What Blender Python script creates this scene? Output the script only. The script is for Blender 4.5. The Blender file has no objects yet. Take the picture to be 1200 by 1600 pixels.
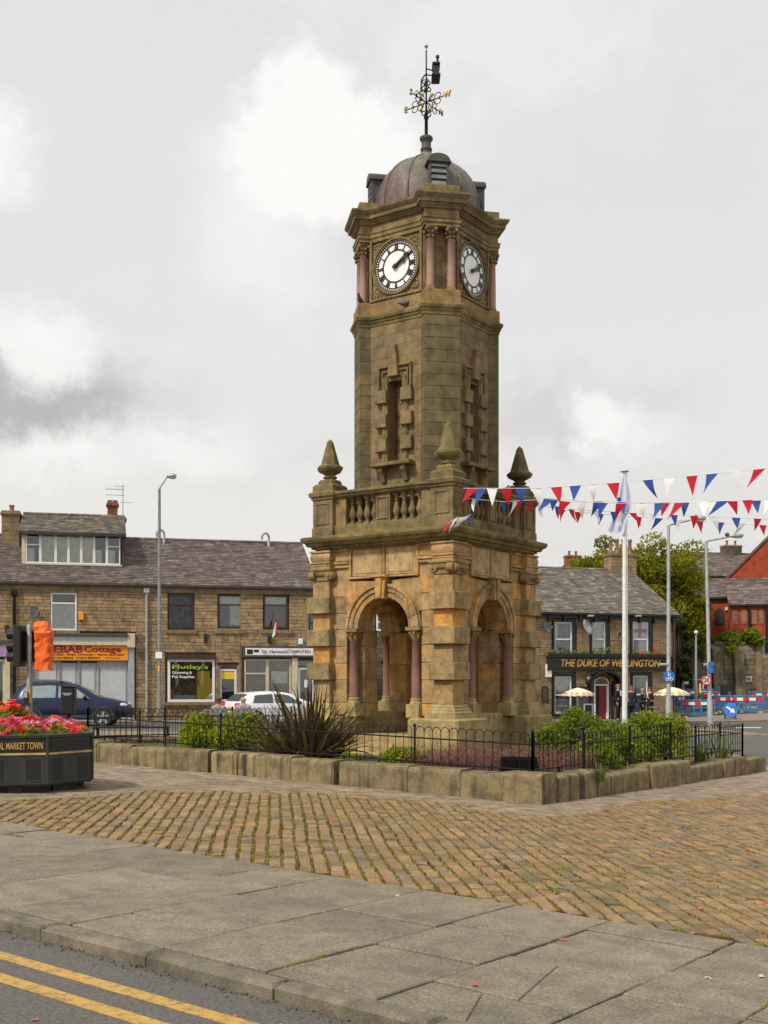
import bpy, math, random
from math import sin, cos, pi, sqrt, radians, atan2
from mathutils import Vector, Matrix, noise
random.seed(11)
R = random.random
def U(a, b): return a + (b - a) * R()

# ------------------------------------------------------------------ camera, world, sun, exposure
scene = bpy.context.scene
col = scene.collection
FPX, HOR, EYE = 1780.0, 1060.0, 1.6          # focal length and horizon in photo pixels, eye height in metres
cam_d = bpy.data.cameras.new('camera'); cam = bpy.data.objects.new('camera', cam_d); col.objects.link(cam)
cam.location = (0, 0, EYE); cam.rotation_euler = (radians(90), 0, 0)
cam_d.sensor_fit = 'HORIZONTAL'; cam_d.sensor_width = 36; cam_d.lens = 36 * FPX / 1200
cam_d.shift_y = (HOR - 800) / 1200; cam_d.clip_start = .1; cam_d.clip_end = 2000
scene.camera = cam
scene.view_settings.view_transform = 'Standard'
try: scene.view_settings.look = 'None'
except Exception: pass
scene.view_settings.gamma = 1; scene.view_settings.use_curve_mapping = False
scene.view_settings.exposure = 0.16
SUN_AZ = Vector((-.72, -.69, 0)).normalized(); SUN_EL = radians(48)
sun_d = bpy.data.lights.new('sun', 'SUN'); sun_d.energy = 2.9; sun_d.angle = radians(6); sun_d.color = (1, .93, .82)
sun = bpy.data.objects.new('sun', sun_d); col.objects.link(sun)
sdir = Vector((SUN_AZ.x * cos(SUN_EL), SUN_AZ.y * cos(SUN_EL), sin(SUN_EL)))
sun.rotation_euler = (-sdir).to_track_quat('-Z', 'Y').to_euler()

world = bpy.data.worlds.new('World'); scene.world = world; world.use_nodes = True
def make_sky():
    nt = world.node_tree; N = nt.nodes; L = nt.links; N.clear()
    def n(t, **k):
        o = N.new(t)
        for a, b in k.items(): setattr(o, a, b)
        return o
    out = n('ShaderNodeOutputWorld'); bg = n('ShaderNodeBackground'); bg.inputs[1].default_value = .088
    L.new(bg.outputs[0], out.inputs[0])
    sky = n('ShaderNodeTexSky', sky_type='NISHITA', sun_disc=False)
    sky.sun_elevation = SUN_EL; sky.sun_rotation = atan2(SUN_AZ.x, SUN_AZ.y)
    tc = n('ShaderNodeTexCoord')
    def math_(op, a, b=None, clamp=False):
        m = n('ShaderNodeMath', operation=op); m.use_clamp = clamp
        for i, v in enumerate((a, b)):
            if v is None: continue
            if isinstance(v, (int, float)): m.inputs[i].default_value = v
            else: L.new(v, m.inputs[i])
        return m.outputs[0]
    def noise_(scale, detail=6, rough=.55, vec=None, off=(0, 0, 0), sc=(1, 1, 1)):
        mp = n('ShaderNodeMapping'); mp.inputs['Location'].default_value = off; mp.inputs['Scale'].default_value = sc
        L.new(vec or tc.outputs['Generated'], mp.inputs[0])
        t = n('ShaderNodeTexNoise'); t.inputs['Scale'].default_value = scale; t.inputs['Detail'].default_value = detail
        t.inputs['Roughness'].default_value = rough; L.new(mp.outputs[0], t.inputs[0]); return t
    def ramp(v, a, b, lo=0., hi=1.):
        m = n('ShaderNodeMapRange', interpolation_type='SMOOTHSTEP'); L.new(v, m.inputs[0])
        for i, x in enumerate((a, b, lo, hi)): m.inputs[i + 1].default_value = x
        return m.outputs[0]
    def mix(f, a, b, mode='MIX'):
        m = n('ShaderNodeMix', data_type='RGBA', blend_type=mode)
        if isinstance(f, (int, float)): m.inputs[0].default_value = f
        else: L.new(f, m.inputs[0])
        for i, v in ((6, a), (7, b)):
            if isinstance(v, tuple): m.inputs[i].default_value = (*v, 1)
            else: L.new(v, m.inputs[i])
        return m.outputs[2]
    # warped direction for cloud edges
    wn = noise_(11, 9, .68)
    sub = n('ShaderNodeVectorMath', operation='SUBTRACT'); L.new(wn.outputs['Color'], sub.inputs[0]); sub.inputs[1].default_value = (.5, .5, .5)
    scl = n('ShaderNodeVectorMath', operation='SCALE'); L.new(sub.outputs[0], scl.inputs[0]); scl.inputs['Scale'].default_value = .12
    wv = n('ShaderNodeVectorMath', operation='ADD'); L.new(tc.outputs['Generated'], wv.inputs[0]); L.new(scl.outputs[0], wv.inputs[1])
    def blob(px, py, r0, r1, squash=1.0):
        d = Vector(((px - 600) / FPX, 1, (HOR - py) / FPX)).normalized()
        s = n('ShaderNodeVectorMath', operation='SUBTRACT'); L.new(wv.outputs[0], s.inputs[0]); s.inputs[1].default_value = d
        k = n('ShaderNodeVectorMath', operation='MULTIPLY'); L.new(s.outputs[0], k.inputs[0]); k.inputs[1].default_value = (1, 1, squash)
        ln = n('ShaderNodeVectorMath', operation='LENGTH'); L.new(k.outputs[0], ln.inputs[0])
        return ramp(ln.outputs['Value'], r0, r1, 1, 0)
    base = mix(.90, sky.outputs[0], (8.5, 8.45, 8.45))
    big = noise_(2.4, 7, .55, wv.outputs[0], (3.1, 1.7, .4), (1, 1, 2.6))
    sep = n('ShaderNodeSeparateXYZ'); L.new(tc.outputs['Generated'], sep.inputs[0])
    # warm pale band towards the horizon, all the way round
    hz = ramp(sep.outputs[2], .02, .40, 1, 0)
    base = mix(math_('MULTIPLY', hz, .75), base, (8.6, 8.4, 7.9))
    # grey undersides of the cloud deck
    grey = math_('MULTIPLY', ramp(big.outputs[0], .47, .68), .36)
    base = mix(grey, base, (6.9, 6.8, 6.65))
    for (px, py, r0, r1, sq, f) in ((20, 615, .03, .12, 1.7, .9), (140, 640, .0, .11, 2.1, .6), (900, 655, .0, .15, 3.0, .42), (480, 330, 0, .10, 1.6, .40)):
        base = mix(math_('MULTIPLY', blob(px, py, r0, r1, sq), f), base, (5.0, 4.9, 4.8))
    # white cumulus heads
    wh = ramp(noise_(3.4, 7, .6, wv.outputs[0], (.4, 5.2, 1.3), (1, 1, 2.2)).outputs[0], .54, .70)
    base = mix(math_('MULTIPLY', wh, .45), base, (9.6, 9.5, 9.3))
    for (px, py, r0, r1, sq, f) in ((488, 225, .052, .077, 1.0, 1.0), (425, 310, .0, .10, 1.0, .75), (570, 245, .01, .07, 1.1, .85), (400, 420, .0, .09, 1.2, .35), (60, 535, .02, .07, 1.3, .85), (-10, 240, .0, .05, 1, .9),
                                    (950, 650, .015, .05, 1.6, .85), (1010, 690, .0, .06, 2.2, .6), (280, 690, .0, .12, 3.2, .7), (80, 720, .0, .09, 2.6, .8)):
        base = mix(math_('MULTIPLY', blob(px, py, r0, r1, sq), f), base, (9.9, 9.85, 9.65))
    L.new(base, bg.inputs[0])
make_sky()

# ------------------------------------------------------------------ picture <-> place
def D(px, py, Y): return Vector(((px - 600) / FPX * Y, Y, EYE + (HOR - py) / FPX * Y))
def sstep(a, b, x):
    t = max(0, min(1, (x - a) / (b - a))); return t * t * (3 - 2 * t)
def gz(X, Y):                                   # height of the ground
    zn = -.0307 * (max(-9, min(9, X)) - 2.03) - .0056 * (Y - 14.46)
    zf = -.15 - .010 * (Y - 40) - .012 * (max(-14, min(16, X)) + 12)
    if Y > 62: zf = -.15 - .22 - .012 * (max(-14, min(16, X)) + 12)
    zf += .78 * sstep(57, 70, Y) * sstep(11, 20, X)
    w = sstep(24, 36, Y)
    return zn * (1 - w) + zf * w
def G(px, py):
    Y = 12
    for _ in range(60):
        X = (px - 600) / FPX * Y
        Y = .5 * Y + .5 * (EYE - gz(X, Y)) * FPX / (py - HOR)
    return Vector(((px - 600) / FPX * Y, Y, gz((px - 600) / FPX * Y, Y)))

# ------------------------------------------------------------------ objects
def tag(o, label=None, cat=None, group=None, kind=None):
    if label: o['label'] = label
    if cat: o['category'] = cat
    if group: o['group'] = group
    if kind: o['kind'] = kind
    return o
def thing(name, label, cat, loc=(0, 0, 0), rz=0, group=None, kind=None):
    o = bpy.data.objects.new(name, None); col.objects.link(o); o.location = loc; o.rotation_euler = (0, 0, rz)
    o.empty_display_size = .2
    return tag(o, label, cat, group, kind)
def copy_tree(o, parent=None):
    c = o.copy(); col.objects.link(c)
    if parent is not None: c.parent = parent
    for ch in list(o.children): copy_tree(ch, c)
    return c
def offs(poly, d):
    n = len(poly); out = []
    for i in range(n):
        p0 = Vector(poly[i - 1]); p1 = Vector(poly[i]); p2 = Vector(poly[(i + 1) % n])
        e1 = (p1 - p0); e2 = (p2 - p1)
        if e1.length < 1e-6 or e2.length < 1e-6: out.append(tuple(p1)); continue
        e1.normalize(); e2.normalize()
        n1 = Vector((-e1.y, e1.x)); n2 = Vector((-e2.y, e2.x)); m = n1 + n2
        if m.length < .2: m = n1
        else: m = m / max(.35, m.dot(n1)) 
        if m.length > 2.2: m = m.normalized() * 2.2
        out.append(tuple(p1 + m * d))
    return out
class Fr:
    def __init__(s, o=(0, 0, 0), ux=(1, 0, 0), uy=(0, 0, 1), un=None):
        s.o = Vector(o); s.ux = Vector(ux); s.uy = Vector(uy); s.un = Vector(un) if un else s.ux.cross(s.uy)
    def P(s, u, v, d=0): return s.o + s.ux * u + s.uy * v + s.un * d
FRONT = Fr()                                      # u = x, v = z, outward = -y
FLAT = Fr((0, 0, 0), (1, 0, 0), (0, 1, 0))        # u = x, v = y, outward = z
class Bag:
    def __init__(s, M=None): s.V = []; s.F = []; s.Rn = []; s.M = M; s.S = []
    def add(s, vs, fs, r=None, sm=False):
        b = len(s.V); r = R() if r is None else r
        if s.M is not None: vs = [s.M @ Vector(v) for v in vs]
        s.V += [tuple(v) for v in vs]; s.F += [tuple(i + b for i in f) for f in fs]; s.Rn += [r] * len(fs); s.S += [sm] * len(fs)
        return s
    def prism(s, fr, poly, d0, d1, ch=0, r=None):
        a = sum(poly[i - 1][0] * poly[i][1] - poly[i][0] * poly[i - 1][1] for i in range(len(poly)))
        if a < 0: poly = poly[::-1]
        n = len(poly)
        rings = [[fr.P(u, v, d0) for u, v in poly]]
        if ch > 0:
            rings += [[fr.P(u, v, d1 - ch) for u, v in poly], [fr.P(u, v, d1) for u, v in offs(poly, ch)]]
        else: rings += [[fr.P(u, v, d1) for u, v in poly]]
        vs = sum(rings, []); fs = [tuple(range(n))[::-1], tuple(range((len(rings) - 1) * n, len(rings) * n))]
        for k in range(len(rings) - 1):
            for i in range(n):
                j = (i + 1) % n; fs.append((k * n + i, k * n + j, (k + 1) * n + j, (k + 1) * n + i))
        return s.add(vs, fs, r)
    def rect(s, fr, u0, u1, v0, v1, d0, d1, ch=0, r=None):
        return s.prism(fr, [(u0, v0), (u1, v0), (u1, v1), (u0, v1)], d0, d1, ch, r)
    def box(s, x0, x1, y0, y1, z0, z1, r=None, ch=0):
        if ch:
            return s._oct(x0, x1, y0, y1, z0, z1, ch, r)
        return s.prism(FLAT, [(x0, y0), (x1, y0), (x1, y1), (x0, y1)], z0, z1, 0, r)
    def _oct(s, x0, x1, y0, y1, z0, z1, c, r):
        rg = []
        for z, k in ((z0, c), (z0 + c, 0), (z1 - c, 0), (z1, c)):
            a, b, e, f = x0 + k, x1 - k, y0 + k, y1 - k
            rg.append([(a + c, e, z), (b - c, e, z), (b, e + c, z), (b, f - c, z), (b - c, f, z), (a + c, f, z), (a, f - c, z), (a, e + c, z)])
        return s.loft(rg, True, True, r)
    def loft(s, rings, cap0=True, cap1=True, r=None, sm=False, closed=True):
        n = len(rings[0]); vs = sum([list(q) for q in rings], []); fs = []
        for k in range(len(rings) - 1):
            for i in range(n if closed else n - 1):
                j = (i + 1) % n; fs.append((k * n + i, k * n + j, (k + 1) * n + j, (k + 1) * n + i))
        r = R() if r is None else r
        s.add(vs, fs, r, sm)
        if cap0: s.add(rings[0], [tuple(range(n))[::-1]], r)
        if cap1: s.add(rings[-1], [tuple(range(n))], r)
        return s
    def tube(s, pts, rad, n=6, r=None, sm=True):
        pts = [Vector(p) for p in pts]; rings = []; up = None
        for i, p in enumerate(pts):
            t = (pts[min(i + 1, len(pts) - 1)] - pts[max(i - 1, 0)])
            if t.length < 1e-9: t = Vector((0, 0, 1))
            t.normalize()
            if up is None: up = Vector((0, 0, 1)) if abs(t.z) < .9 else Vector((1, 0, 0))
            a = t.cross(up)
            if a.length < 1e-6: a = t.cross(Vector((0, 1, 0)))
            a.normalize(); b = a.cross(t).normalized(); up = b
            rr = rad[i] if isinstance(rad, (list, tuple)) else rad
            rings.append([p + a * rr * cos(2 * pi * k / n) + b * rr * sin(2 * pi * k / n) for k in range(n)])
        return s.loft([q[::-1] for q in rings], True, True, r, sm)
    def lathe(s, c, prof, n=12, r=None, sm=True, ax=None):
        c = Vector(c)
        if ax is None: X, Y, Z = Vector((1, 0, 0)), Vector((0, 1, 0)), Vector((0, 0, 1))
        else:
            Z = Vector(ax).normalized(); X = Z.orthogonal().normalized(); Y = Z.cross(X)
        return s.loft([[c + X * q * cos(2 * pi * k / n) + Y * q * sin(2 * pi * k / n) + Z * z for k in range(n)] for q, z in prof], True, True, r, sm)
    def sq(s, cx, cy, prof, r=None):               # square mouldings: (half width, z)
        return s.loft([[(cx - h, cy - h, z), (cx + h, cy - h, z), (cx + h, cy + h, z), (cx - h, cy + h, z)] for h, z in prof], True, True, r)
    def ball(s, c, rad, n=8, m=6, r=None):
        rad = (rad,) * 3 if isinstance(rad, (int, float)) else rad
        rings = [[(c[0] + rad[0] * sin(pi * k / m) * cos(2 * pi * i / n), c[1] + rad[1] * sin(pi * k / m) * sin(2 * pi * i / n), c[2] - rad[2] * cos(pi * k / m)) for i in range(n)] for k in range(m + 1)]
        rings[0] = [(c[0] + (p[0] - c[0]) * 0 + 1e-4 * cos(2 * pi * i / n), c[1] + 1e-4 * sin(2 * pi * i / n), c[2] - rad[2]) for i, p in enumerate(rings[0])]
        rings[-1] = [(c[0] + 1e-4 * cos(2 * pi * i / n), c[1] + 1e-4 * sin(2 * pi * i / n), c[2] + rad[2]) for i in range(n)]
        return s.loft(rings, True, True, r, True)
    def mesh(s, name):
        me = bpy.data.meshes.new(name); me.from_pydata(s.V, [], s.F)
        a = me.attributes.new('rnd', 'FLOAT', 'FACE'); a.data.foreach_set('value', s.Rn)
        if any(s.S): me.polygons.foreach_set('use_smooth', s.S)
        me.update(); return me
    def build(s, name, mat, parent=None, label=None, cat=None, group=None, kind=None, loc=None):
        me = s.mesh(name); me.materials.append(mat)
        o = bpy.data.objects.new(name, me); col.objects.link(o)
        if parent: o.parent = parent
        if loc: o.location = loc
        return tag(o, label, cat, group, kind)
def B(M=None): return Bag(M)
def stones(name, items, mat, parent, cap=300, M=None):
    """items: (key, function(bag)); the largest keys become single parts, the rest one 'stuff' part."""
    items = sorted(items, key=lambda i: -i[0])
    for k, f in items[:cap]:
        b = B(M); f(b); b.build(name, mat, parent)
    if items[cap:]:
        b = B(M)
        for k, f in items[cap:]: f(b)
        b.build(name + '_mass', mat, parent, kind='stuff')
def text(body, mat, parent, loc, rot, width=None, height=.2, name='lettering', extrude=.006, align='CENTER', bold=0.0, shear=0.0):
    cu = bpy.data.curves.new(name, 'FONT'); cu.body = body; cu.size = 1; cu.extrude = extrude / height; cu.align_x = align; cu.align_y = 'CENTER'; cu.offset = bold
    cu.resolution_u = 3; cu.shear = shear
    o = bpy.data.objects.new(name, cu); col.objects.link(o); cu.materials.append(mat)
    bpy.context.view_layer.update()
    w, h = o.dimensions.x, o.dimensions.y
    s = height / max(.01, .7)
    me = bpy.data.meshes.new_from_object(o); me.name = name; bpy.data.objects.remove(o)
    m2 = bpy.data.objects.new(name, me); col.objects.link(m2); m2.scale = (s if width is None else width / w, s, s); m2.location = loc; m2.rotation_euler = rot
    if parent: m2.parent = parent
    return m2

# ------------------------------------------------------------------ materials
def _nodes(name):
    m = bpy.data.materials.new(name); m.use_nodes = True; nt = m.node_tree; nt.nodes.clear(); return m, nt
class NT:
    def __init__(s, name):
        s.m, s.nt = _nodes(name); s.N = s.nt.nodes; s.L = s.nt.links
        s.out = s.N.new('ShaderNodeOutputMaterial'); s.b = s.N.new('ShaderNodeBsdfPrincipled'); s.L.new(s.b.outputs[0], s.out.inputs[0])
        s.tc = s.N.new('ShaderNodeTexCoord')
    def set(s, sock, v):
        if isinstance(v, (int, float)): sock.default_value = v
        elif isinstance(v, tuple): sock.default_value = (*v, 1) if len(v) == 3 and sock.type == 'RGBA' else v
        else: s.L.new(v, sock)
    def noise(s, scale, detail=4, rough=.55, sc=None, coord='Object'):
        t = s.N.new('ShaderNodeTexNoise'); t.inputs['Scale'].default_value = scale; t.inputs['Detail'].default_value = detail; t.inputs['Roughness'].default_value = rough
        v = s.tc.outputs[coord]
        if sc:
            mp = s.N.new('ShaderNodeMapping'); mp.inputs['Scale'].default_value = sc; s.L.new(v, mp.inputs[0]); v = mp.outputs[0]
        s.L.new(v, t.inputs[0]); return t.outputs[0]
    def rng(s, v, a, b, lo=0., hi=1.):
        m = s.N.new('ShaderNodeMapRange'); m.interpolation_type = 'SMOOTHSTEP'; s.set(m.inputs[0], v)
        for i, x in enumerate((a, b, lo, hi)): m.inputs[i + 1].default_value = x
        return m.outputs[0]
    def mix(s, f, a, b, mode='MIX'):
        m = s.N.new('ShaderNodeMix'); m.data_type = 'RGBA'; m.blend_type = mode
        s.set(m.inputs[0], f); s.set(m.inputs[6], a); s.set(m.inputs[7], b); return m.outputs[2]
    def math(s, op, a, b):
        m = s.N.new('ShaderNodeMath'); m.operation = op; s.set(m.inputs[0], a); s.set(m.inputs[1], b); return m.outputs[0]
    def attr(s, n='rnd'):
        a = s.N.new('ShaderNodeAttribute'); a.attribute_name = n; return a.outputs['Fac']
    def ramp(s, f, cols, const=False):
        r = s.N.new('ShaderNodeValToRGB'); e = r.color_ramp.elements
        if const: r.color_ramp.interpolation = 'CONSTANT'
        while len(e) < len(cols): e.new(.5)
        for i, c in enumerate(cols): e[i].position = i / (len(cols) if const else max(1, len(cols) - 1)); e[i].color = (*c, 1)
        s.L.new(f, r.inputs[0]); return r.outputs[0]
    def up(s):
        g = s.N.new('ShaderNodeNewGeometry'); x = s.N.new('ShaderNodeSeparateXYZ'); s.L.new(g.outputs['Normal'], x.inputs[0]); return x.outputs[2]
    def z(s, coord='Object'):
        x = s.N.new('ShaderNodeSeparateXYZ'); s.L.new(s.tc.outputs[coord], x.inputs[0]); return x.outputs[2]
    def bump(s, h, strength=.4, dist=.01):
        b = s.N.new('ShaderNodeBump'); b.inputs['Strength'].default_value = strength; b.inputs['Distance'].default_value = dist
        s.L.new(h, b.inputs['Height']); s.L.new(b.outputs[0], s.b.inputs['Normal'])
    def done(s, base, rough=.8, spec=.3):
        s.set(s.b.inputs['Base Color'], base); s.set(s.b.inputs['Roughness'], rough); s.b.inputs['Specular IOR Level'].default_value = spec; return s.m
def stone_mat(name, cols, rough=.9, mott=.35, dark=.5, moss=0., mosscol=(.11, .11, .025), fine=45, mid=5, bump=.5, streak=0., soot=0., const=False, dist=.008, ff=.6, gum=0.):
    t = NT(name)
    c = t.ramp(t.attr(), cols, const)
    a = t.rng(t.noise(mid, 6, .62), .3, .7); f = t.rng(t.noise(fine, 4, .75), .25, .75)
    c = t.mix(mott, c, t.mix(1., c, t.ramp(a, [(.45, .42, .4), (1, 1, 1), (1.5, 1.4, 1.25)]), 'MULTIPLY'))
    c = t.mix(ff, c, t.ramp(f, [(.45,) * 3, (1.,) * 3, (1.5,) * 3]), 'MULTIPLY')
    if streak:
        k = t.rng(t.noise(1, 5, .6, sc=(7, 7, .55)), .48, .72)
        c = t.mix(t.math('MULTIPLY', k, streak), c, (.045, .04, .03))
    if soot:
        k = t.rng(t.noise(1.3, 6, .65), .45, .7)
        c = t.mix(t.math('MULTIPLY', k, soot), c, (.055, .045, .035))
    if gum:
        v = t.N.new('ShaderNodeTexVoronoi'); v.inputs['Scale'].default_value = 3.2; t.L.new(t.tc.outputs['Object'], v.inputs[0]); sp = t.rng(v.outputs['Distance'], .035, .055, 1., 0.)
        c = t.mix(t.math('MULTIPLY', sp, gum), c, (.33, .31, .27)); w = t.rng(t.noise(.9, 7, .7), .52, .62); c = t.mix(t.math('MULTIPLY', w, .25), c, (.10, .09, .07))
    if moss:
        k = t.rng(t.noise(2.2, 6, .65), .40, .68); u = t.rng(t.up(), -.35, .9, .35, 1.)
        c = t.mix(t.math('MULTIPLY', t.math('MULTIPLY', k, u), moss), c, mosscol)
    t.bump(t.mix(.5, f, t.noise(14, 4)), bump, dist)
    return t.done(c, rough, .25)
def plain(name, c, rough=.5, metal=0., var=.12, bump=0., spec=.5, dirt=0.):
    t = NT(name)
    k = t.noise(6, 5)
    lo = tuple(x * (1 - 2 * var) for x in c); hi = tuple(min(1, x * (1 + 1.5 * var)) for x in c)
    b = t.ramp(t.rng(k, .3, .7), [lo, c, hi])
    if dirt: b = t.mix(t.math('MULTIPLY', t.rng(t.noise(2.5, 6, .7), .45, .75), dirt), b, (.06, .05, .04))
    t.b.inputs['Metallic'].default_value = metal
    if bump: t.bump(t.noise(30, 3), bump, .01)
    return t.done(b, rough, spec)
def leaf_mat(name, cols, tr=.35, rough=.55):
    t = NT(name)
    c = t.ramp(t.attr(), cols)
    tl = t.N.new('ShaderNodeBsdfTranslucent'); t.L.new(c, tl.inputs[0])
    mx = t.N.new('ShaderNodeMixShader'); mx.inputs[0].default_value = tr
    t.L.new(t.b.outputs[0], mx.inputs[1]); t.L.new(tl.outputs[0], mx.inputs[2]); t.L.new(mx.outputs[0], t.out.inputs[0])
    return t.done(c, rough, .3)
def glass_mat(name, tint=(.75, .8, .8), refl=.10):
    m, nt = _nodes(name); N, L = nt.nodes, nt.links
    o = N.new('ShaderNodeOutputMaterial'); mx = N.new('ShaderNodeMixShader'); t = N.new('ShaderNodeBsdfTransparent'); g = N.new('ShaderNodeBsdfGlossy')
    t.inputs[0].default_value = (*tint, 1); g.inputs['Roughness'].default_value = .03; g.inputs[0].default_value = (.9, .92, .95, 1)
    lw = N.new('ShaderNodeFresnel'); lw.inputs[0].default_value = 1.5
    ad = N.new('ShaderNodeMath'); ad.operation = 'ADD'; ad.inputs[1].default_value = refl; L.new(lw.outputs[0], ad.inputs[0])
    L.new(ad.outputs[0], mx.inputs[0]); L.new(t.outputs[0], mx.inputs[1]); L.new(g.outputs[0], mx.inputs[2]); L.new(mx.outputs[0], o.inputs[0]); return m

M = {}
M['warm'] = stone_mat('warm_sandstone', [(.41, .27, .12), (.52, .285, .10), (.46, .28, .115), (.40, .275, .14), (.56, .28, .075), (.47, .305, .15), (.32, .215, .105), (.43, .27, .12), (.36, .25, .135)], moss=.3, mott=.6, streak=.4, soot=.2, bump=.35)
M['plinth'] = stone_mat('plinth_sandstone', [(.38, .295, .14), (.42, .315, .145), (.34, .27, .13)], moss=.35, mott=.5, streak=.3, bump=.35)
M['band'] = stone_mat('algae_sandstone', [(.30, .235, .11), (.37, .26, .12), (.25, .205, .10), (.43, .27, .12)], moss=.5, mosscol=(.105, .10, .03), mott=.6, streak=.45, bump=.35)
M['shaft'] = stone_mat('weathered_sandstone', [(.22, .16, .085), (.25, .18, .092), (.20, .15, .08), (.27, .185, .085), (.23, .165, .085), (.31, .19, .08), (.24, .175, .095)], moss=.35, mosscol=(.085, .085, .035), mott=.6, streak=.4, soot=.3, bump=.35)
M['shaftc'] = stone_mat('olive_corner_sandstone', [(.175, .14, .07), (.155, .125, .065), (.195, .155, .08), (.14, .12, .06), (.21, .16, .08)], moss=.55, mosscol=(.085, .085, .035), mott=.6, streak=.35, soot=.35, bump=.35)
M['trim'] = stone_mat('moulded_sandstone', [(.24, .175, .085), (.21, .16, .08), (.27, .185, .085)], moss=.4, mosscol=(.09, .085, .03), mott=.6, streak=.55, soot=.5, bump=.3)
M['mossy'] = stone_mat('mossy_cornice_stone', [(.24, .18, .075), (.20, .16, .065)], moss=.85, mosscol=(.105, .10, .022), mott=.7, soot=.8, bump=.6)
M['carved'] = stone_mat('carved_sandstone', [(.30, .205, .09), (.27, .19, .085)], moss=.2, mott=.5, fine=60, bump=.8)
M['mortar'] = stone_mat('lime_mortar', [(.28, .24, .17), (.30, .25, .18)], mott=.4, soot=.2)
M['granite2'] = stone_mat('red_granite', [(.29, .15, .11), (.27, .14, .105)], rough=.5, fine=140, mott=.25, bump=.05, soot=.2)
M['panel'] = stone_mat('pale_panel_stone', [(.46, .32, .15), (.43, .30, .145)], mott=.5, streak=.3, fine=60, bump=.5)
M['ashwall'] = stone_mat('pale_wall_stone', [(.25, .21, .145), (.21, .175, .12), (.29, .24, .165), (.18, .15, .105)], mott=.6, soot=.5, mid=1.2, fine=12, streak=.7, moss=.3)
M['granite'] = stone_mat('pink_granite', [(.40, .235, .19), (.37, .22, .18)], rough=.5, fine=140, mott=.15, bump=.05)
M['garden_wall'] = stone_mat('garden_wall_stone', [(.25, .195, .105), (.215, .17, .095), (.275, .215, .115), (.19, .15, .085)], moss=.4, mosscol=(.11, .10, .03), mott=.7, streak=1.0, soot=.25, bump=.8)
M['sett'] = stone_mat('worn_setts', [(.30, .185, .098), (.255, .17, .095), (.335, .20, .102), (.245, .175, .106), (.20, .155, .105), (.32, .22, .118), (.285, .16, .082), (.29, .19, .107), (.15, .12, .088)], mott=.55, moss=.35, mosscol=(.13, .115, .04), rough=.75, bump=.6, soot=.25)
M['flag'] = stone_mat('concrete_flags', [(.218, .188, .135), (.243, .21, .152), (.198, .172, .125), (.258, .222, .162), (.226, .195, .14)], mott=.35, fine=64, ff=.9, gum=.4, rough=.85, bump=1., soot=.14, dist=.005)
M['apron'] = stone_mat('old_york_flags', [(.29, .22, .155), (.25, .195, .14), (.32, .245, .175), (.24, .19, .145)], mott=.7, moss=.25, rough=.8, soot=.25)
M['kerb'] = stone_mat('kerb_stone', [(.205, .178, .128), (.235, .203, .148), (.185, .165, .122)], mott=.6, fine=90, soot=.55, bump=.8)
M['terr'] = stone_mat('terrace_stone', [(.37, .25, .135), (.31, .215, .115), (.42, .29, .155), (.27, .195, .115), (.36, .255, .145), (.21, .155, .10), (.39, .275, .155)], mott=.5, soot=.4, mid=2.5, fine=25)
M['terrl'] = stone_mat('terrace_stone_sooty', [(.23, .155, .08), (.19, .13, .07), (.27, .17, .08), (.145, .10, .058), (.215, .15, .085), (.105, .075, .05), (.25, .165, .09)], mott=.6, soot=.6, mid=2.5, fine=25)
M['dress'] = stone_mat('dressed_stone', [(.28, .20, .115), (.25, .18, .105), (.22, .16, .095)], mott=.5, soot=.4, mid=3, fine=25)
M['pubstone'] = stone_mat('pub_stone', [(.30, .21, .12), (.26, .185, .105), (.34, .235, .135), (.23, .165, .095), (.32, .225, .13)], mott=.4, soot=.3, mid=3, fine=25)
M['slate'] = stone_mat('roof_slate', [(.125, .095, .083), (.165, .125, .112), (.145, .115, .105), (.10, .078, .072), (.22, .185, .165), (.13, .096, .082)], rough=.7, mott=.5, soot=.3, mid=2, fine=20, bump=.3)
M['slateg'] = stone_mat('lichened_slate', [(.135, .118, .10), (.18, .16, .13), (.155, .135, .115), (.11, .095, .08), (.28, .25, .20), (.14, .115, .095)], rough=.75, mott=.6, moss=.3, mosscol=(.15, .14, .09), mid=2, fine=20, bump=.3)
M['cbrick'] = stone_mat('chimney_brick', [(.26, .11, .06), (.22, .09, .055), (.30, .13, .07)], mott=.5, soot=.4)
M['brick'] = stone_mat('red_brick', [(.36, .066, .026), (.31, .058, .024), (.41, .078, .03)], mott=.5, mid=2, fine=18, soot=.2)
M['rock'] = stone_mat('retaining_stone', [(.15, .125, .085), (.12, .10, .07), (.18, .145, .095)], mott=.6, soot=.6, mid=1.2, fine=12, streak=.6, moss=.4)
M['terracotta'] = plain('terracotta', (.30, .15, .09), .8, dirt=.5)
M['copper'] = None
def copper():
    t = NT('weathered_copper'); n1 = t.noise(2.2, 6, .6); n2 = t.noise(1, 6, .65, sc=(6, 6, .8))
    c = t.ramp(n2, [(.075, .045, .036), (.12, .072, .055), (.165, .105, .08)])
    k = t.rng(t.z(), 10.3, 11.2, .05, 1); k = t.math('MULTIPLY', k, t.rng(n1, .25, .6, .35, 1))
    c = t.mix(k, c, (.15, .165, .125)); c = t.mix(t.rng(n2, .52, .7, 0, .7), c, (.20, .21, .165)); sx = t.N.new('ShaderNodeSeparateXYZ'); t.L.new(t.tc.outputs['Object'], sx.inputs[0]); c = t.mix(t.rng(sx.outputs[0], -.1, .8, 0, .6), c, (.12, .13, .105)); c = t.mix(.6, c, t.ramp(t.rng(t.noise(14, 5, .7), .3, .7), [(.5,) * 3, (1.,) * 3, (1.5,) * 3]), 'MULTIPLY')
    t.b.inputs['Metallic'].default_value = .0; t.bump(n1, .15, .02); return t.done(c, .55, .4)
M['copper'] = copper()
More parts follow.
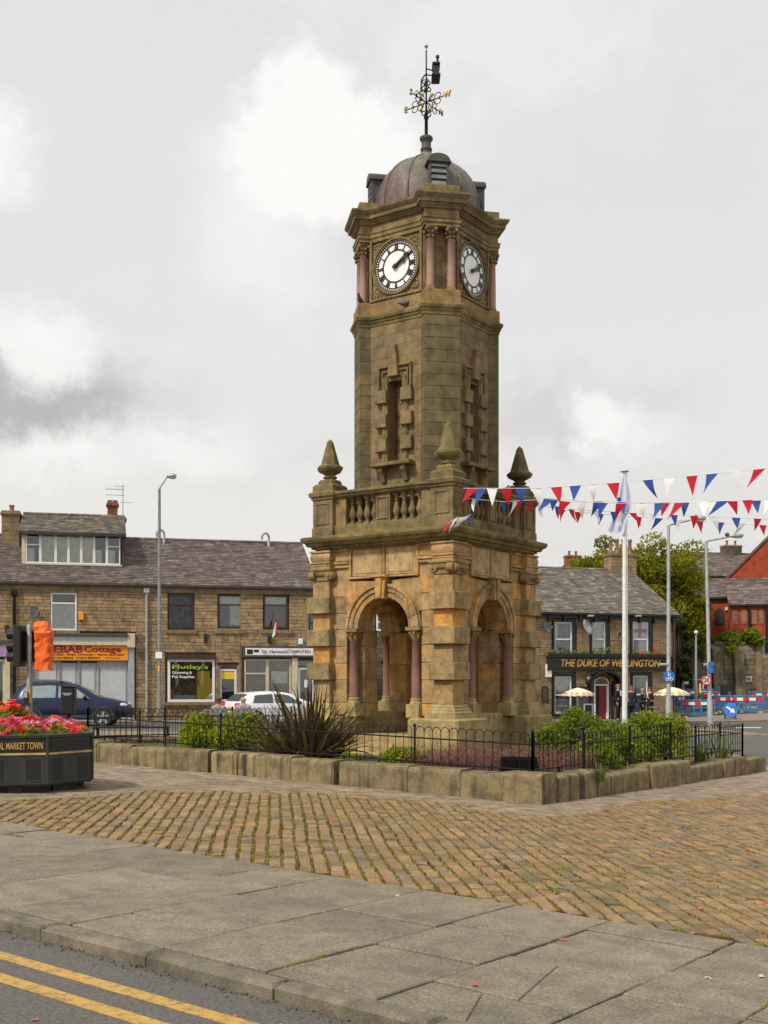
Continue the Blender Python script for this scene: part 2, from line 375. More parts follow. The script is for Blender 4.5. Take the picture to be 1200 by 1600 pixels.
M['lead'] = plain('dark_lead', (.07, .06, .055), .65, .0, dirt=.4)
M['black'] = plain('black_paint', (.012, .012, .013), .4, 0, .1)
M['iron'] = plain('black_iron', (.010, .010, .010), .55, 0, .2, spec=.25)
M['vanegrn'] = plain('dark_green_vane', (.03, .035, .03), .5, .3)
M['gold'] = plain('gold_leaf', (.50, .30, .08), .5, .5)
M['signgold'] = plain('sign_gold', (.62, .34, .05), .5, 0)
M['goldpaint'] = plain('gold_paint', (.52, .34, .10), .5, 0)
M['white'] = plain('white_paint', (.78, .78, .77), .45, 0, .04)
M['upvc'] = plain('white_window_frame', (.74, .75, .76), .35, 0, .03)
M['cream'] = plain('cream_paint', (.58, .50, .34), .6, 0, .06, dirt=.15)
M['greyp'] = plain('grey_paint', (.36, .38, .41), .6, 0, .06, dirt=.1)
M['board'] = plain('boarded_panel', (.50, .51, .51), .7, 0, .04, dirt=.06)
M['brown'] = plain('brown_frame', (.055, .025, .018), .4, 0, .1)
M['dial'] = plain('opal_dial', (.86, .86, .83), .3, 0, .015)
M['galv'] = plain('galvanised_steel', (.40, .41, .41), .5, .35, .08)
M['greypost'] = plain('grey_painted_post', (.22, .24, .23), .5, .2, .1, dirt=.2)
M['orange'] = plain('orange_sheet', (.85, .13, .008), .55, 0, .08)
M['osign'] = plain('orange_sign', (.86, .30, .008), .5, 0, .03)
M['oredtxt'] = plain('crimson_lettering', (.30, .006, .02), .5)
M['redtxt'] = plain('red_lettering', (.62, .03, .015), .5)
M['yellow'] = plain('yellow_sign', (.80, .56, .02), .5, 0, .04)
M['lime'] = plain('lime_lettering', (.55, .70, .04), .5)
M['red'] = leaf_mat('red_cloth', [(.60, .014, .03), (.70, .02, .04)], .35, .7)
M['blue'] = leaf_mat('blue_cloth', [(.035, .09, .40), (.06, .14, .50)], .35, .7)
M['whitec'] = leaf_mat('white_cloth', [(.88, .88, .88), (.90, .90, .89)], .2, .8)
M['lilac'] = leaf_mat('pale_flag_cloth', [(.68, .68, .84), (.68, .68, .84)], .2, .8)
M['barrier'] = plain('blue_plastic', (.05, .16, .35), .5, 0, .1, dirt=.2)
M['signblue'] = plain('blue_sign', (.02, .16, .58), .4)
M['redgloss'] = plain('red_reflector', (.70, .02, .02), .35)
M['reddoor'] = plain('crimson_door', (.22, .004, .018), .4)
M['yfoot'] = plain('yellow_foot', (.55, .33, .03), .7, 0, .1, dirt=.4)
M['suvblue'] = plain('navy_car_paint', (.007, .014, .055), .22, .35, .03, spec=.8)
M['carwhite'] = plain('white_car_paint', (.78, .79, .80), .2, 0, .02, spec=.7)
M['cladding'] = plain('grey_plastic', (.035, .037, .04), .7)
M['tyre'] = plain('tyre_rubber', (.018, .018, .018), .85)
M['alloy'] = plain('alloy_rim', (.52, .53, .54), .35, .6, .05)
M['taillamp'] = plain('red_lamp_lens', (.62, .015, .02), .15, spec=.8)
M['headlamp'] = plain('clear_lamp_lens', (.66, .68, .70), .12, .1, spec=.9)
M['carglass'] = plain('car_glass', (.055, .075, .075), .06, 0, .03, spec=.9)
M['carglassl'] = plain('pale_tinted_glass', (.22, .29, .29), .1, 0, .05, spec=.9)
M['planter'] = plain('dark_planter_plastic', (.026, .030, .030), .55, 0, .15, dirt=.2)
M['planterd'] = plain('black_planter_panel', (.009, .010, .010), .5, 0, .1)
M['soil'] = stone_mat('garden_soil', [(.10, .075, .05), (.12, .085, .055)], mott=.7, moss=.4, mosscol=(.07, .09, .02), bump=1.)
M['skin'] = plain('skin', (.50, .27, .19), .55, 0, .05)
M['suit'] = plain('dark_suit_cloth', (.012, .012, .016), .85, 0, .1)
M['shirt'] = plain('white_shirt', (.72, .72, .74), .8, 0, .03)
M['hair1'] = plain('brown_hair', (.10, .035, .018), .7)
M['hair2'] = plain('grey_hair', (.30, .28, .26), .7)
M['hair3'] = plain('ginger_hair', (.32, .10, .03), .7)
M['wood'] = plain('bark', (.07, .055, .04), .9, 0, .2, bump=.8)
M['woodt'] = plain('weathered_table_wood', (.22, .19, .16), .8, 0, .15)
M['glass'] = glass_mat('window_glass', (.93, .95, .94), .03)
M['curtain'] = plain('net_curtain', (.66, .65, .60), .9, 0, .06)
M['blind'] = plain('beige_blind', (.66, .60, .46), .9, 0, .08)
M['bluecurt'] = plain('grey_blue_curtain', (.27, .29, .35), .9, 0, .15)
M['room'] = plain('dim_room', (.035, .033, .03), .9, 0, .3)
M['teal'] = plain('teal_room', (.10, .16, .15), .9, 0, .2)
M['magenta'] = plain('lilac_sign', (.40, .25, .42), .6)
M['parasol'] = plain('cream_parasol', (.75, .68, .50), .8, 0, .08)
M['parasolr'] = plain('russet_parasol_print', (.55, .36, .22), .8)
M['pigeon'] = plain('pigeon_grey', (.10, .105, .12), .7, 0, .2)
M['dish'] = plain('grey_dish', (.17, .18, .19), .5, .1)
M['grn'] = leaf_mat('shrub_leaves', [(.09, .13, .008), (.20, .26, .012), (.34, .39, .018), (.48, .50, .03)], .5)
M['grnd'] = leaf_mat('dark_shrub_leaves', [(.06, .095, .008), (.15, .21, .012), (.27, .33, .018), (.40, .43, .025)], .5)
M['tree'] = leaf_mat('tree_leaves', [(.08, .09, .006), (.17, .18, .008), (.29, .29, .014), (.42, .39, .022)], .5)
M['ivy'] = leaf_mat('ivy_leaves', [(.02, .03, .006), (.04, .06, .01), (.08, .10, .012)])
M['flax'] = leaf_mat('bronze_flax_leaves', [(.03, .022, .012), (.07, .052, .02), (.14, .105, .036), (.24, .19, .065)], .2, .45)
M['iris'] = leaf_mat('iris_leaves', [(.05, .09, .015), (.11, .17, .03), (.20, .25, .06)], .3)
M['heather'] = leaf_mat('red_heather', [(.09, .018, .028), (.18, .045, .05), (.34, .17, .125), (.40, .29, .18)], .3)
M['moss'] = leaf_mat('joint_moss', [(.13, .125, .012), (.22, .21, .02), (.15, .105, .025), (.28, .265, .035)], .1, .9)
M['fl_red'] = leaf_mat('red_petals', [(.62, .015, .02), (.70, .03, .04)], .25)
M['fl_pink'] = leaf_mat('pink_petals', [(.72, .09, .17), (.80, .18, .28)], .25)
M['fl_pale'] = leaf_mat('pale_pink_petals', [(.80, .38, .48), (.85, .55, .60)], .25)
M['fl_cream'] = leaf_mat('cream_petals', [(.80, .76, .52), (.78, .80, .45)], .25)
M['fl_coral'] = leaf_mat('coral_petals', [(.80, .10, .05), (.85, .16, .08)], .25)
M['fl_orange'] = leaf_mat('orange_red_petals', [(.80, .05, .01), (.85, .12, .01)], .25)
def asphalt(name, c, patch=True):
    t = NT(name); f = t.noise(140, 2, .8); a = t.noise(1.1, 6, .6)
    b = t.ramp(f, [tuple(x * .45 for x in c), c, tuple(x * 1.9 for x in c)])
    b = t.mix(.5, b, t.ramp(a, [(.6, .6, .62), (1, 1, 1), (1.35, 1.32, 1.25)]), 'MULTIPLY')
    b = t.mix(.6, b, t.ramp(t.rng(t.noise(48, 3, .8), .3, .7), [(.5,) * 3, (1.,) * 3, (1.6, 1.55, 1.45)]), 'MULTIPLY'); t.bump(f, .7, .006); return t.done(b, .85, .3)
M['asphalt'] = asphalt('asphalt', (.115, .108, .098))
M['tarmac'] = asphalt('pale_tarmac', (.22, .20, .17))
def worn_paint(name, c):
    t = NT(name); f = t.noise(90, 3, .8); k = t.rng(t.noise(16, 8, .8), .47, .60)
    b = t.mix(t.math('MULTIPLY', k, .6), c, (.10, .095, .085)); b = t.mix(.5, b, t.ramp(f, [(.6,) * 3, (1.,) * 3, (1.25,) * 3]), 'MULTIPLY')
    t.bump(f, .5, .004); return t.done(b, .75, .3)
M['yline'] = worn_paint('worn_yellow_line', (.50, .31, .075))
M['wline'] = worn_paint('worn_white_line', (.62, .62, .60))
def bed():
    t = NT('mossy_joint_bed'); k = t.noise(1.3, 6, .65); f = t.noise(50, 3, .7)
    c = t.mix(t.rng(k, .42, .62), (.06, .043, .022), (.17, .155, .02)); c = t.mix(.7, c, t.ramp(f, [(.4,) * 3, (1.,) * 3, (1.6,) * 3]), 'MULTIPLY')
    t.bump(f, 1., .01); return t.done(c, .95, .1)
M['bed'] = bed()
M['matt'] = plain('matt_black', (.006, .006, .006), .95, 0, .1, spec=.05)
M['dirt'] = stone_mat('joint_dirt', [(.055, .047, .035), (.065, .055, .04)], mott=.6, moss=.35, mosscol=(.12, .11, .02))
# ------------------------------------------------------------------ the ground
NEAR = Fr((0, 0, gz(0, 0)), (1, 0, -.0307), (0, 1, -.0056), (0, 0, 1))     # the tilted plane the plaza lies in
def terrain():
    xs = [-260, -160, -100, -70, -50, -40, -32, -26, -22, -18, -16, -14, -12, -10] + [x * 1.0 for x in range(-9, 10)] + [10, 12, 14, 16, 18, 22, 26, 32, 40, 50, 70, 100, 160, 260]
    ys = [-30, -10, 0, 4, 8, 12, 16, 20, 22.5, 24, 25.5, 27, 29, 31, 33, 35, 36, 38, 40, 44, 48, 52, 56, 60, 62.5, 66, 72, 80, 100, 140, 220, 400]
    v = []; f = []
    for y in ys:
        for x in xs: v.append((x, y, gz(x, y) - .078 * (1 - sstep(22.4, 26, y))))
    n = len(xs)
    for j in range(len(ys) - 1):
        for i in range(n - 1): f.append((j * n + i, j * n + i + 1, (j + 1) * n + i + 1, (j + 1) * n + i))
    b = B(); b.add(v, f, .5, True); return b.build('road', M['asphalt'], kind='structure')
terrain()
K0 = G(0, 1432); K1 = G(640, 1592)
kd = Vector((K1.x - K0.x, K1.y - K0.y)).normalized(); kn = Vector((-kd.y, kd.x))
if kn.y < 0: kn = -kn
O2 = Vector((K0.x, K0.y))
def ST(s, t): p = O2 + kd * s + kn * t; return (p.x, p.y)
PW = 2.60                                                     # pavement width
def quadST(s0, s1, t0, t1): return [ST(s0, t0), ST(s1, t0), ST(s1, t1), ST(s0, t1)]
pav = B(); pav.prism(NEAR, quadST(-9, 9, .06, PW + .02), -.3, -.022); pav = pav.build('pavement', M['dirt'], kind='structure')
def rough(q, a, n=5):
    out = []
    for i in range(len(q)):
        p, e = q[i], q[(i + 1) % len(q)]
        for k in range(n): out.append((p[0] + (e[0] - p[0]) * k / n + random.gauss(0, a), p[1] + (e[1] - p[1]) * k / n + random.gauss(0, a)))
    return out
kerb = B(); kerb.prism(NEAR, quadST(-9, 9, .02, .14), -.3, -.03); kerb = kerb.build('kerb', M['dirt'], kind='structure')
s = -8.7
for L_ in [.91] * 20:
    b = B(); b.prism(NEAR, rough(quadST(s + .004, s + L_ - .004, U(-.004, .004), .15 + U(-.002, .002)), .0025, 8), -.2, U(-.003, .003), .02); b.build('kerb_stone', M['kerb'], kerb); s += L_
# flags: courses that run across the pavement
rs = random.Random(5); s = -8.8; ci = 0; flagmoss = []
while s < 8.6:
    w = rs.choice([.62, .70, .76, .80]); t = .158; first = True
    while t < PW - .02:
        l = rs.choice([.60, .75, .90, .90, 1.05]) if not first else rs.choice([.45, .62, .9])
        first = False
        if PW - (t + l) < .3: l = PW - t
        g = .0075; q = [ST(s + g, t + g), ST(s + w - g, t + g), ST(s + w - g, t + l - g), ST(s + g, t + l - g)]
        cx = s + w / 2; dz = rs.uniform(-.007, .005); tu, tv = rs.uniform(-.006, .006), rs.uniform(-.006, .006)
        c = ST(cx, t + l / 2)
        fr = Fr(NEAR.o + Vector((0, 0, dz - tu * c[0] - tv * c[1])), NEAR.ux + Vector((0, 0, tu)), NEAR.uy + Vector((0, 0, tv)), (0, 0, 1))
        pc = (600 + FPX * c[0] / max(1, c[1]))
        if 3.0 < c[1] < 14 and -700 < pc < 2200:
            crack = abs(pc - 800) < 130 and 5.2 < c[1] < 6.0
            if crack:                                         # one flag has broken across
                m0 = ST(s + w * .62, t + g); m1 = ST(s + w * .38, t + l - g)
                for poly in ([q[0], m0, m1, q[3]], [m0, q[1], q[2], m1]):
                    b = B(); b.prism(fr, offs(poly if sum(poly[i-1][0]*poly[i][1]-poly[i][0]*poly[i-1][1] for i in range(4)) > 0 else poly[::-1], .002), -.06, rs.uniform(-.002, .002), .005); b.build('flagstone', M['flag'], pav)
            else:
                b = B(); b.prism(fr, rough(q, .0028), -.06, 0, .006, rs.random()); b.build('flagstone', M['flag'], pav)
                if rs.random() < .4:
                    k0, k1 = rs.choice([(0, 1), (1, 2)]); f0 = rs.uniform(0, .5); f1 = f0 + rs.uniform(.2, .5)
                    for _ in range(45):
                        f_ = rs.uniform(f0, min(1, f1)); mx = q[k0][0] + (q[k1][0] - q[k0][0]) * f_; my = q[k0][1] + (q[k1][1] - q[k0][1]) * f_; flagmoss.append((mx + rs.gauss(0, .005), my + rs.gauss(0, .005)))
        t += l
    s += w; ci += 1
# yellow lines
for t0, t1 in ((-.42, -.32), (-.69, -.59)):
    b = B(); b.prism(NEAR, quadST(-9, 9, t0, t1), -.077, -.0735); b.build('yellow_line', M['yline'], kind='structure')

grit = B()
for _ in range(900):
    s_, t_ = U(-7, 7), -abs(random.gauss(0, .05)) - .004
    x, y = ST(s_, t_); z = gz(x, y) - .075; w_ = U(.003, .011); a = U(0, 6.3); grit.add([(x - w_ * cos(a), y - w_ * sin(a), z), (x + w_ * sin(a), y - w_ * cos(a), z), (x + w_ * cos(a), y + w_ * sin(a), z), (x, y, z + w_ * .9)], [(0, 1, 3), (1, 2, 3), (2, 0, 3)], R())
grit.build('gutter_grit', M['soil'], kind='stuff')
# setts
plaza = B(); plaza.prism(NEAR, quadST(-13, 13, PW + .02, 20), -.3, -.014); plaza = plaza.build('plaza', M['bed'], kind='structure')
AP = [(-400, 1262), (-100, 1254), (120, 1246), (250, 1233), (420, 1235), (560, 1241), (720, 1257), (850, 1276), (930, 1268), (1000, 1252), (1200, 1241), (1500, 1238), (2000, 1236)]
def interp(tab, x):
    for (a, b), (c, d) in zip(tab, tab[1:]):
        if x <= c: return b + (d - b) * (x - a) / (c - a)
    return tab[-1][1]
def PX(X, Y, Z): return 600 + FPX * X / Y, HOR - FPX * (Z - EYE) / Y
def is_sett(X, Y):
    if (Vector((X, Y)) - O2).dot(kn) < PW + .02 or Y < 4: return False
    px, py = PX(X, Y, gz(X, Y)); return py > interp(AP, px) and -330 < px < 1850
rd = Vector((-.0955, .9954)); rp = Vector((.9954, .0955)); rs = random.Random(3)
items = []; mossb = B()
for i in range(-75, 100):
    q = 4 + rs.uniform(0, .2)
    while q < 23:
        L_ = rs.choice([.15, .18, .21, .24, .27]) * rs.uniform(.93, 1.07)
        wob = .028 * noise.noise((i * .13, q * .55, 3.1)) + .010 * noise.noise((i * .9, q * 1.7, 7))
        c = rp * (i * .122 + wob) + rd * (q + L_ / 2)
        if is_sett(c.x, c.y):
            hw = .0485 + rs.uniform(-.005, .004); hl = L_ / 2 - rs.uniform(.004, .009); an = rs.gauss(0, .035); cc, ss = cos(an), sin(an)
            ax = rp * cc + rd * ss; ay = rd * cc - rp * ss
            poly = [(c + ax * a * hw * rs.uniform(.94, 1.04) + ay * e * hl * rs.uniform(.95, 1.02)) for a, e in ((-1, -1), (1, -1), (1, 1), (-1, 1))]
            poly = [tuple(p) for p in poly]; dz = rs.gauss(.001, .004) + .008 * noise.noise((c.x * .7, c.y * .7, 0)); r = rs.random()
            items.append((-c.length, lambda b, poly=poly, dz=dz, r=r, tu=rs.gauss(0, .035), tv=rs.gauss(0, .03), cx=c.x, cy=c.y: b.prism(Fr(NEAR.o + Vector((0, 0, -tu * cx - tv * cy)), NEAR.ux + Vector((0, 0, tu)), NEAR.uy + Vector((0, 0, tv)), (0, 0, 1)), poly, -.05, dz, .007, r)))
            dens = noise.noise((c.x * .55, c.y * .55, 9)) + .25 + .12 * (c.x > 2)
            for side in (.061,):
                for _ in range(5):
                    if rs.random() < .45 + .9 * dens:
                        m = c + rp * (side + rs.gauss(0, .006)) + rd * rs.uniform(-L_ / 2, L_ / 2); h = rs.uniform(.006, .022); z = gz(m.x, m.y) - .015; w_ = rs.uniform(.008, .016); l_ = rs.uniform(.015, .04)
                        mossb.add([(m.x - w_, m.y, z), (m.x, m.y - l_, z), (m.x + w_, m.y, z), (m.x, m.y + l_, z), (m.x, m.y, z + h + .008)], [(0, 1, 4), (1, 2, 4), (2, 3, 4), (3, 0, 4)], rs.random())
            if rs.random() < .25 + .5 * dens:
                m = c + rd * (L_ / 2); z = gz(m.x, m.y) - .016
                for _ in range(3):
                    p = m + rp * rs.uniform(-.05, .05); mossb.add([(p.x - .018, p.y, z), (p.x, p.y - .007, z), (p.x + .018, p.y, z), (p.x, p.y + .007, z), (p.x, p.y, z + .018)], [(0, 1, 4), (1, 2, 4), (2, 3, 4), (3, 0, 4)], rs.random())
        q += L_
stones('sett', items, M['sett'], plaza, 300)
for x, y in flagmoss:
    z = gz(x, y) - .008; w_ = U(.005, .012); mossb.add([(x - w_, y, z), (x, y - w_, z), (x + w_, y, z), (x, y + w_, z), (x, y, z + U(.009, .016))], [(0, 1, 4), (1, 2, 4), (2, 3, 4), (3, 0, 4)], R())
mossb.build('joint_moss', M['moss'], kind='stuff')
# the old flags between the setts and the garden wall
apron = B(); apron.prism(NEAR, [tuple(G(px, py).xy) for px, py in [(p[0], p[1]) for p in AP if -420 < p[0] < 2100]] + [(9, 24), (-9, 24)], -.2, -.007); apron = apron.build('apron', M['apron'], kind='structure')
dL = Vector((-.819, .574)); dR = Vector((.574, .819)); KC = Vector((2.03, 14.46))
rs = random.Random(8); W0 = -1.9
for (a, e, flip) in ((dL, -dR, 0), (dR, -dL, 1)):
    r0 = 0
    for row in range(9 if not flip else 7):
        h = rs.choice([.5, .62, .7]); q = -2.6 if flip else -.2
        while q < 14:
            l = rs.uniform(.6, 1.15)
            poly = [KC + a * u + e * v for u, v in ((q + .006, r0 + .006), (q + l - .006, r0 + .006), (q + l - .006, r0 + h - .006), (q + .006, r0 + h - .006))]
            ok = all(Vector(p).y < 23 and abs(p.x) < 9 for p in poly); c = KC + a * (q + l / 2) + e * (r0 + h / 2)
            px, py = PX(c.x, c.y, gz(c.x, c.y)); d = py - interp(AP, px)
            cor = [PX(p.x, p.y, gz(p.x, p.y)) for p in poly]
            ins = sum(1 for (x, y) in cor if y < interp(AP, x) + 2)
            other = (c - KC).dot(-dL if not flip else -dR)
            if ok and ins >= 3 and (flip or other < .05 or True) and -330 < px < 1800:
                if not flip and (c - KC).dot(dL) < -.0: pass
                elif flip and (c - KC).dot(dR) < -.0 and (c - KC).dot(-dR) > 0 and (c - KC).dot(dL) > 0: pass
                else:
                    b = B(); b.prism(NEAR, [tuple(p) for p in poly], -.06, rs.uniform(-.006, .002) - .001 * flip, .008, rs.random()); b.build('flagstone', M['apron'], apron)
            q += l
        r0 += h
# grass and moss tufts in the flag joints, petals blown about
tuft = B(); rs = random.Random(21)
for (px, py, n_, sp) in ((285, 1186 + 14, 40, .12), (515, 1239, 26, .2), (240, 1244, 30, .3), (640, 1229, 26, .2), (870, 1242, 20, .12), (985, 1241, 40, .22), (1090, 1206, 46, .3), (1010, 1222, 24, .15), (930, 1252, 20, .3), (1160, 1208, 40, .3), (150, 1257, 40, .6), (290, 1228, 24, .5), (1050, 1232, 30, .4), (730, 1238, 14, .1), (455, 1230, 20, .5)):
    g = G(px, py)
    for _ in range(n_):
        x, y = g.x + rs.gauss(0, sp), g.y + rs.gauss(0, sp * .5); z = gz(x, y) - .01; h = rs.uniform(.02, .055); a = rs.uniform(0, 6.3); w = .006
        tuft.add([(x - w * cos(a), y - w * sin(a), z), (x + w * cos(a), y + w * sin(a), z), (x + rs.gauss(0, .02), y + rs.gauss(0, .02), z + h)], [(0, 1, 2)], rs.random())
tuft.build('grass', M['grn'], kind='stuff')
for mat, spots in (('fl_coral', [(1192, 1344), (1186, 1343), (1140, 1343), (1103, 1371), (977, 1365), (960, 1384), (1000, 1393), (1092, 1420), (1088, 1499), (1083, 1459), (1076, 1371), (365, 1564), (880, 1469), (742, 1539), (55, 1567), (690, 1239), (1198, 1340), (1030, 1330), (1195, 1412)]),
                   ('fl_pink', [(165, 1246), (37, 1249), (120, 1246), (476, 1220), (82, 1278), (215, 1262), (470, 1223)]),
                   ('fl_pale', [(168, 1248), (310, 1213), (420, 1222), (430, 1222), (1083, 1353), (1157, 1360), (1110, 1530), (1190, 1527), (438, 1576), (1040, 1280), (620, 1400), (335, 1210)])):
    b = B()
    for px, py in spots:
        g = G(px, py); z = .004 if (g.xy - O2).dot(kn) > 0 else -.073
        for _ in range(2):
            x, y, a, w = g.x + U(-.01, .01), g.y + U(-.02, .02), U(0, 6), U(.008, .016)
            b.add([(x + w * cos(a + k * pi / 2) * (1.4 if k % 2 else 1), y + w * sin(a + k * pi / 2) * (1.4 if k % 2 else 1), gz(x, y) + z + (.006 if k == 1 else .001)) for k in range(4)], [(0, 1, 2, 3)])
    b.build('fallen_petals', M[mat], kind='stuff')

# ------------------------------------------------------------------ the raised garden round the tower
GS = 9.4
soil = B(); n = 14; vs = []
for j in range(n + 1):
    for i in range(n + 1):
        p = KC + dL * (.2 + (GS - .4) * i / n) + dR * (.2 + (GS - .4) * j / n); vs.append((p.x, p.y, gz(max(-8.9, min(8.9, p.x)), min(23, p.y)) + .25 + U(-.02, .02)))
soil.add(vs, [(j * (n + 1) + i, j * (n + 1) + i + 1, (j + 1) * (n + 1) + i + 1, (j + 1) * (n + 1) + i)[::-1] for j in range(n) for i in range(n)], .4, True)
soil.build('garden_bed', M['soil'], kind='structure')
def gzn(p): return gz(max(-8.9, min(8.9, p.x)), min(23.5, p.y))
def wall_side(o, a, inn, label, segs):
    w = thing('garden_wall', label, 'wall', (0, 0, 0), group='low stone walls round the garden'); rs = random.Random(int(o.x * 100) + len(segs))
    for (q0, q1, h, proud, level) in segs:
        q = q0
        while q < q1 - .05:
            l = min(rs.uniform(.5, 1.0), q1 - q)
            if q1 - (q + l) < .25: l = q1 - q
            p = o + a * (q + l / 2); zb = gzn(o + a * ((q0 + q1) / 2 if level else q + l / 2)); zg = gzn(p); hh = h + rs.uniform(-.012, .012)
            fr = Fr((p.x - a.x * l / 2, p.y - a.y * l / 2, 0), (inn.x, inn.y, 0), (0, 0, 1), (a.x, a.y, 0))
            z1 = zb + hh; f0 = -proud + rs.uniform(-.008, .008)
            poly = [(f0, zg - .25), (f0 + .002, z1 - .06), (f0 + .010, z1 - .025), (f0 + .03, z1 - .008), (f0 + .06, z1), (.33, z1), (.37, z1 - .04), (.37, zg - .25)]
            b = B(); b.prism(fr, poly, .002, l - .002, .004, rs.random()); b.build('stone', M['garden_wall'], w)
            q += l
    return w
wall_side(KC, dL, dR, 'low stone garden wall of rounded blocks running left from the front corner', [(.0, .62, .37, .05, 0), (.62, 2.83, .335, 0, 0), (2.83, 3.27, .345, .0, 0), (3.36, 5.22, .34, .0, 0), (5.22, 5.75, .335, .035, 0), (5.85, 9.4, .325, 0, 0)])
wall_side(KC, dR, dL, 'low stepped stone garden wall running right from the front corner', [(.38, 1.75, .36, .02, 1), (1.75, 3.5, .29, .0, 1), (3.5, 4.2, .36, .05, 1), (4.2, 5.2, .37, .02, 1), (5.2, 6.9, .27, 0, 1), (6.9, 8.1, .32, .03, 1), (8.1, 9.4, .28, 0, 1)])
wall_side(KC + dL * GS, dR, -dL, 'low stone garden wall along the far left side behind the bench', [(0.38, 9.4, .32, 0, 0)])
wall_side(KC + dR * GS, dL, -dR, 'low stone garden wall along the far right side facing the inn', [(0.38, 9.0, .30, 0, 0)])

def cane_mesh(pitch, h):
    b = B(); rr = pitch / 2; pts = [(0, 0, -.04), (0, 0, h - rr)] + [(rr - rr * cos(k * pi / 6), 0, h - rr + rr * sin(k * pi / 6)) for k in range(1, 7)]
    b.tube(pts, .0065, 4, .5); return b.mesh('railing_bar')
CANE = cane_mesh(.132, .50); CANE.materials.append(M['iron'])
def railings(o, a, L_, label, steps=None, inset=Vector((0, 0))):
    t = thing('railings', label, 'railings', (0, 0, 0), group='hoop-topped railings round the garden')
    def zt(q):
        if steps:
            for q0, q1, dz in steps:
                if q <= q1: p = o + a * ((q0 + q1) / 2); return gzn(p) + .34 + dz
        return gzn(o + a * q) + .345
    q = .0; ang = atan2(a.y, a.x); npost = 0; pitch = .132
    panels = steps if steps else [(k * 1.85, min(L_, (k + 1) * 1.85), 0) for k in range(int(L_ / 1.85 + .99))]
    for q0, q1, dz in panels:
        za, zb = (zt(q0 + 1e-3), zt(q1 - 1e-3))
        pa, pb = o + a * q0, o + a * q1
        for (hh) in (.05, .385):
            b = B(); b.tube([(pa.x, pa.y, za + hh), (pb.x, pb.y, zb + hh)], .011, 4); b.build('rail', M['iron'], t)
        b = B(); z = max(za, zt(max(0, q0 - 1e-3)))
        b.box(pa.x - .015, pa.x + .015, pa.y - .015, pa.y + .015, za - .12, z + .54); b.lathe((pa.x, pa.y, z + .54), [(.019, 0), (.028, .012), (.028, .02), (.006, .045)], 8); b.build('post', M['iron'], t)
        k = int((q1 - q0 - .06) / pitch)
        for i in range(k):
            qq = q0 + .05 + i * (q1 - q0 - .07) / k; p = o + a * qq; z = za + (zb - za) * (qq - q0) / (q1 - q0)
            c = bpy.data.objects.new('railing_bar', CANE); col.objects.link(c); c.parent = t; c.location = (p.x, p.y, z + .05); c.rotation_euler = (0, 0, ang)
        for fq in (.33, .67) if not steps else (.5,):
            p = pa + (pb - pa) * fq; z = za + (zb - za) * fq; b = B(); b.box(p.x - .014, p.x + .014, p.y - .014, p.y + .014, z - .13, z + .06); b.build('foot', M['iron'], t)
    pb = o + a * L_; z = zt(L_ - 1e-3); b = B(); b.box(pb.x - .015, pb.x + .015, pb.y - .015, pb.y + .015, z - .12, z + .54); b.build('post', M['iron'], t)
    return t
KI = KC + dL * .34 + dR * .34
railings(KI, dL, 8.7, 'black hoop-topped railings on the left front wall before the flax')
railings(KI, dR, 8.7, 'black stepped hoop-topped railings on the right front wall before the green shrubs', [(0, 1.55, .02), (1.55, 3.2, .0), (3.2, 4.9, .05), (4.9, 6.1, -.01), (6.1, 7.4, 0.02), (7.4, 8.7, 0)])
railings(KI + dL * 8.7, dR, 8.7, 'black hoop-topped railings on the far left wall behind the bench')
railings(KI + dR * 8.7, dL, 8.7, 'black hoop-topped railings on the far right wall towards the inn')
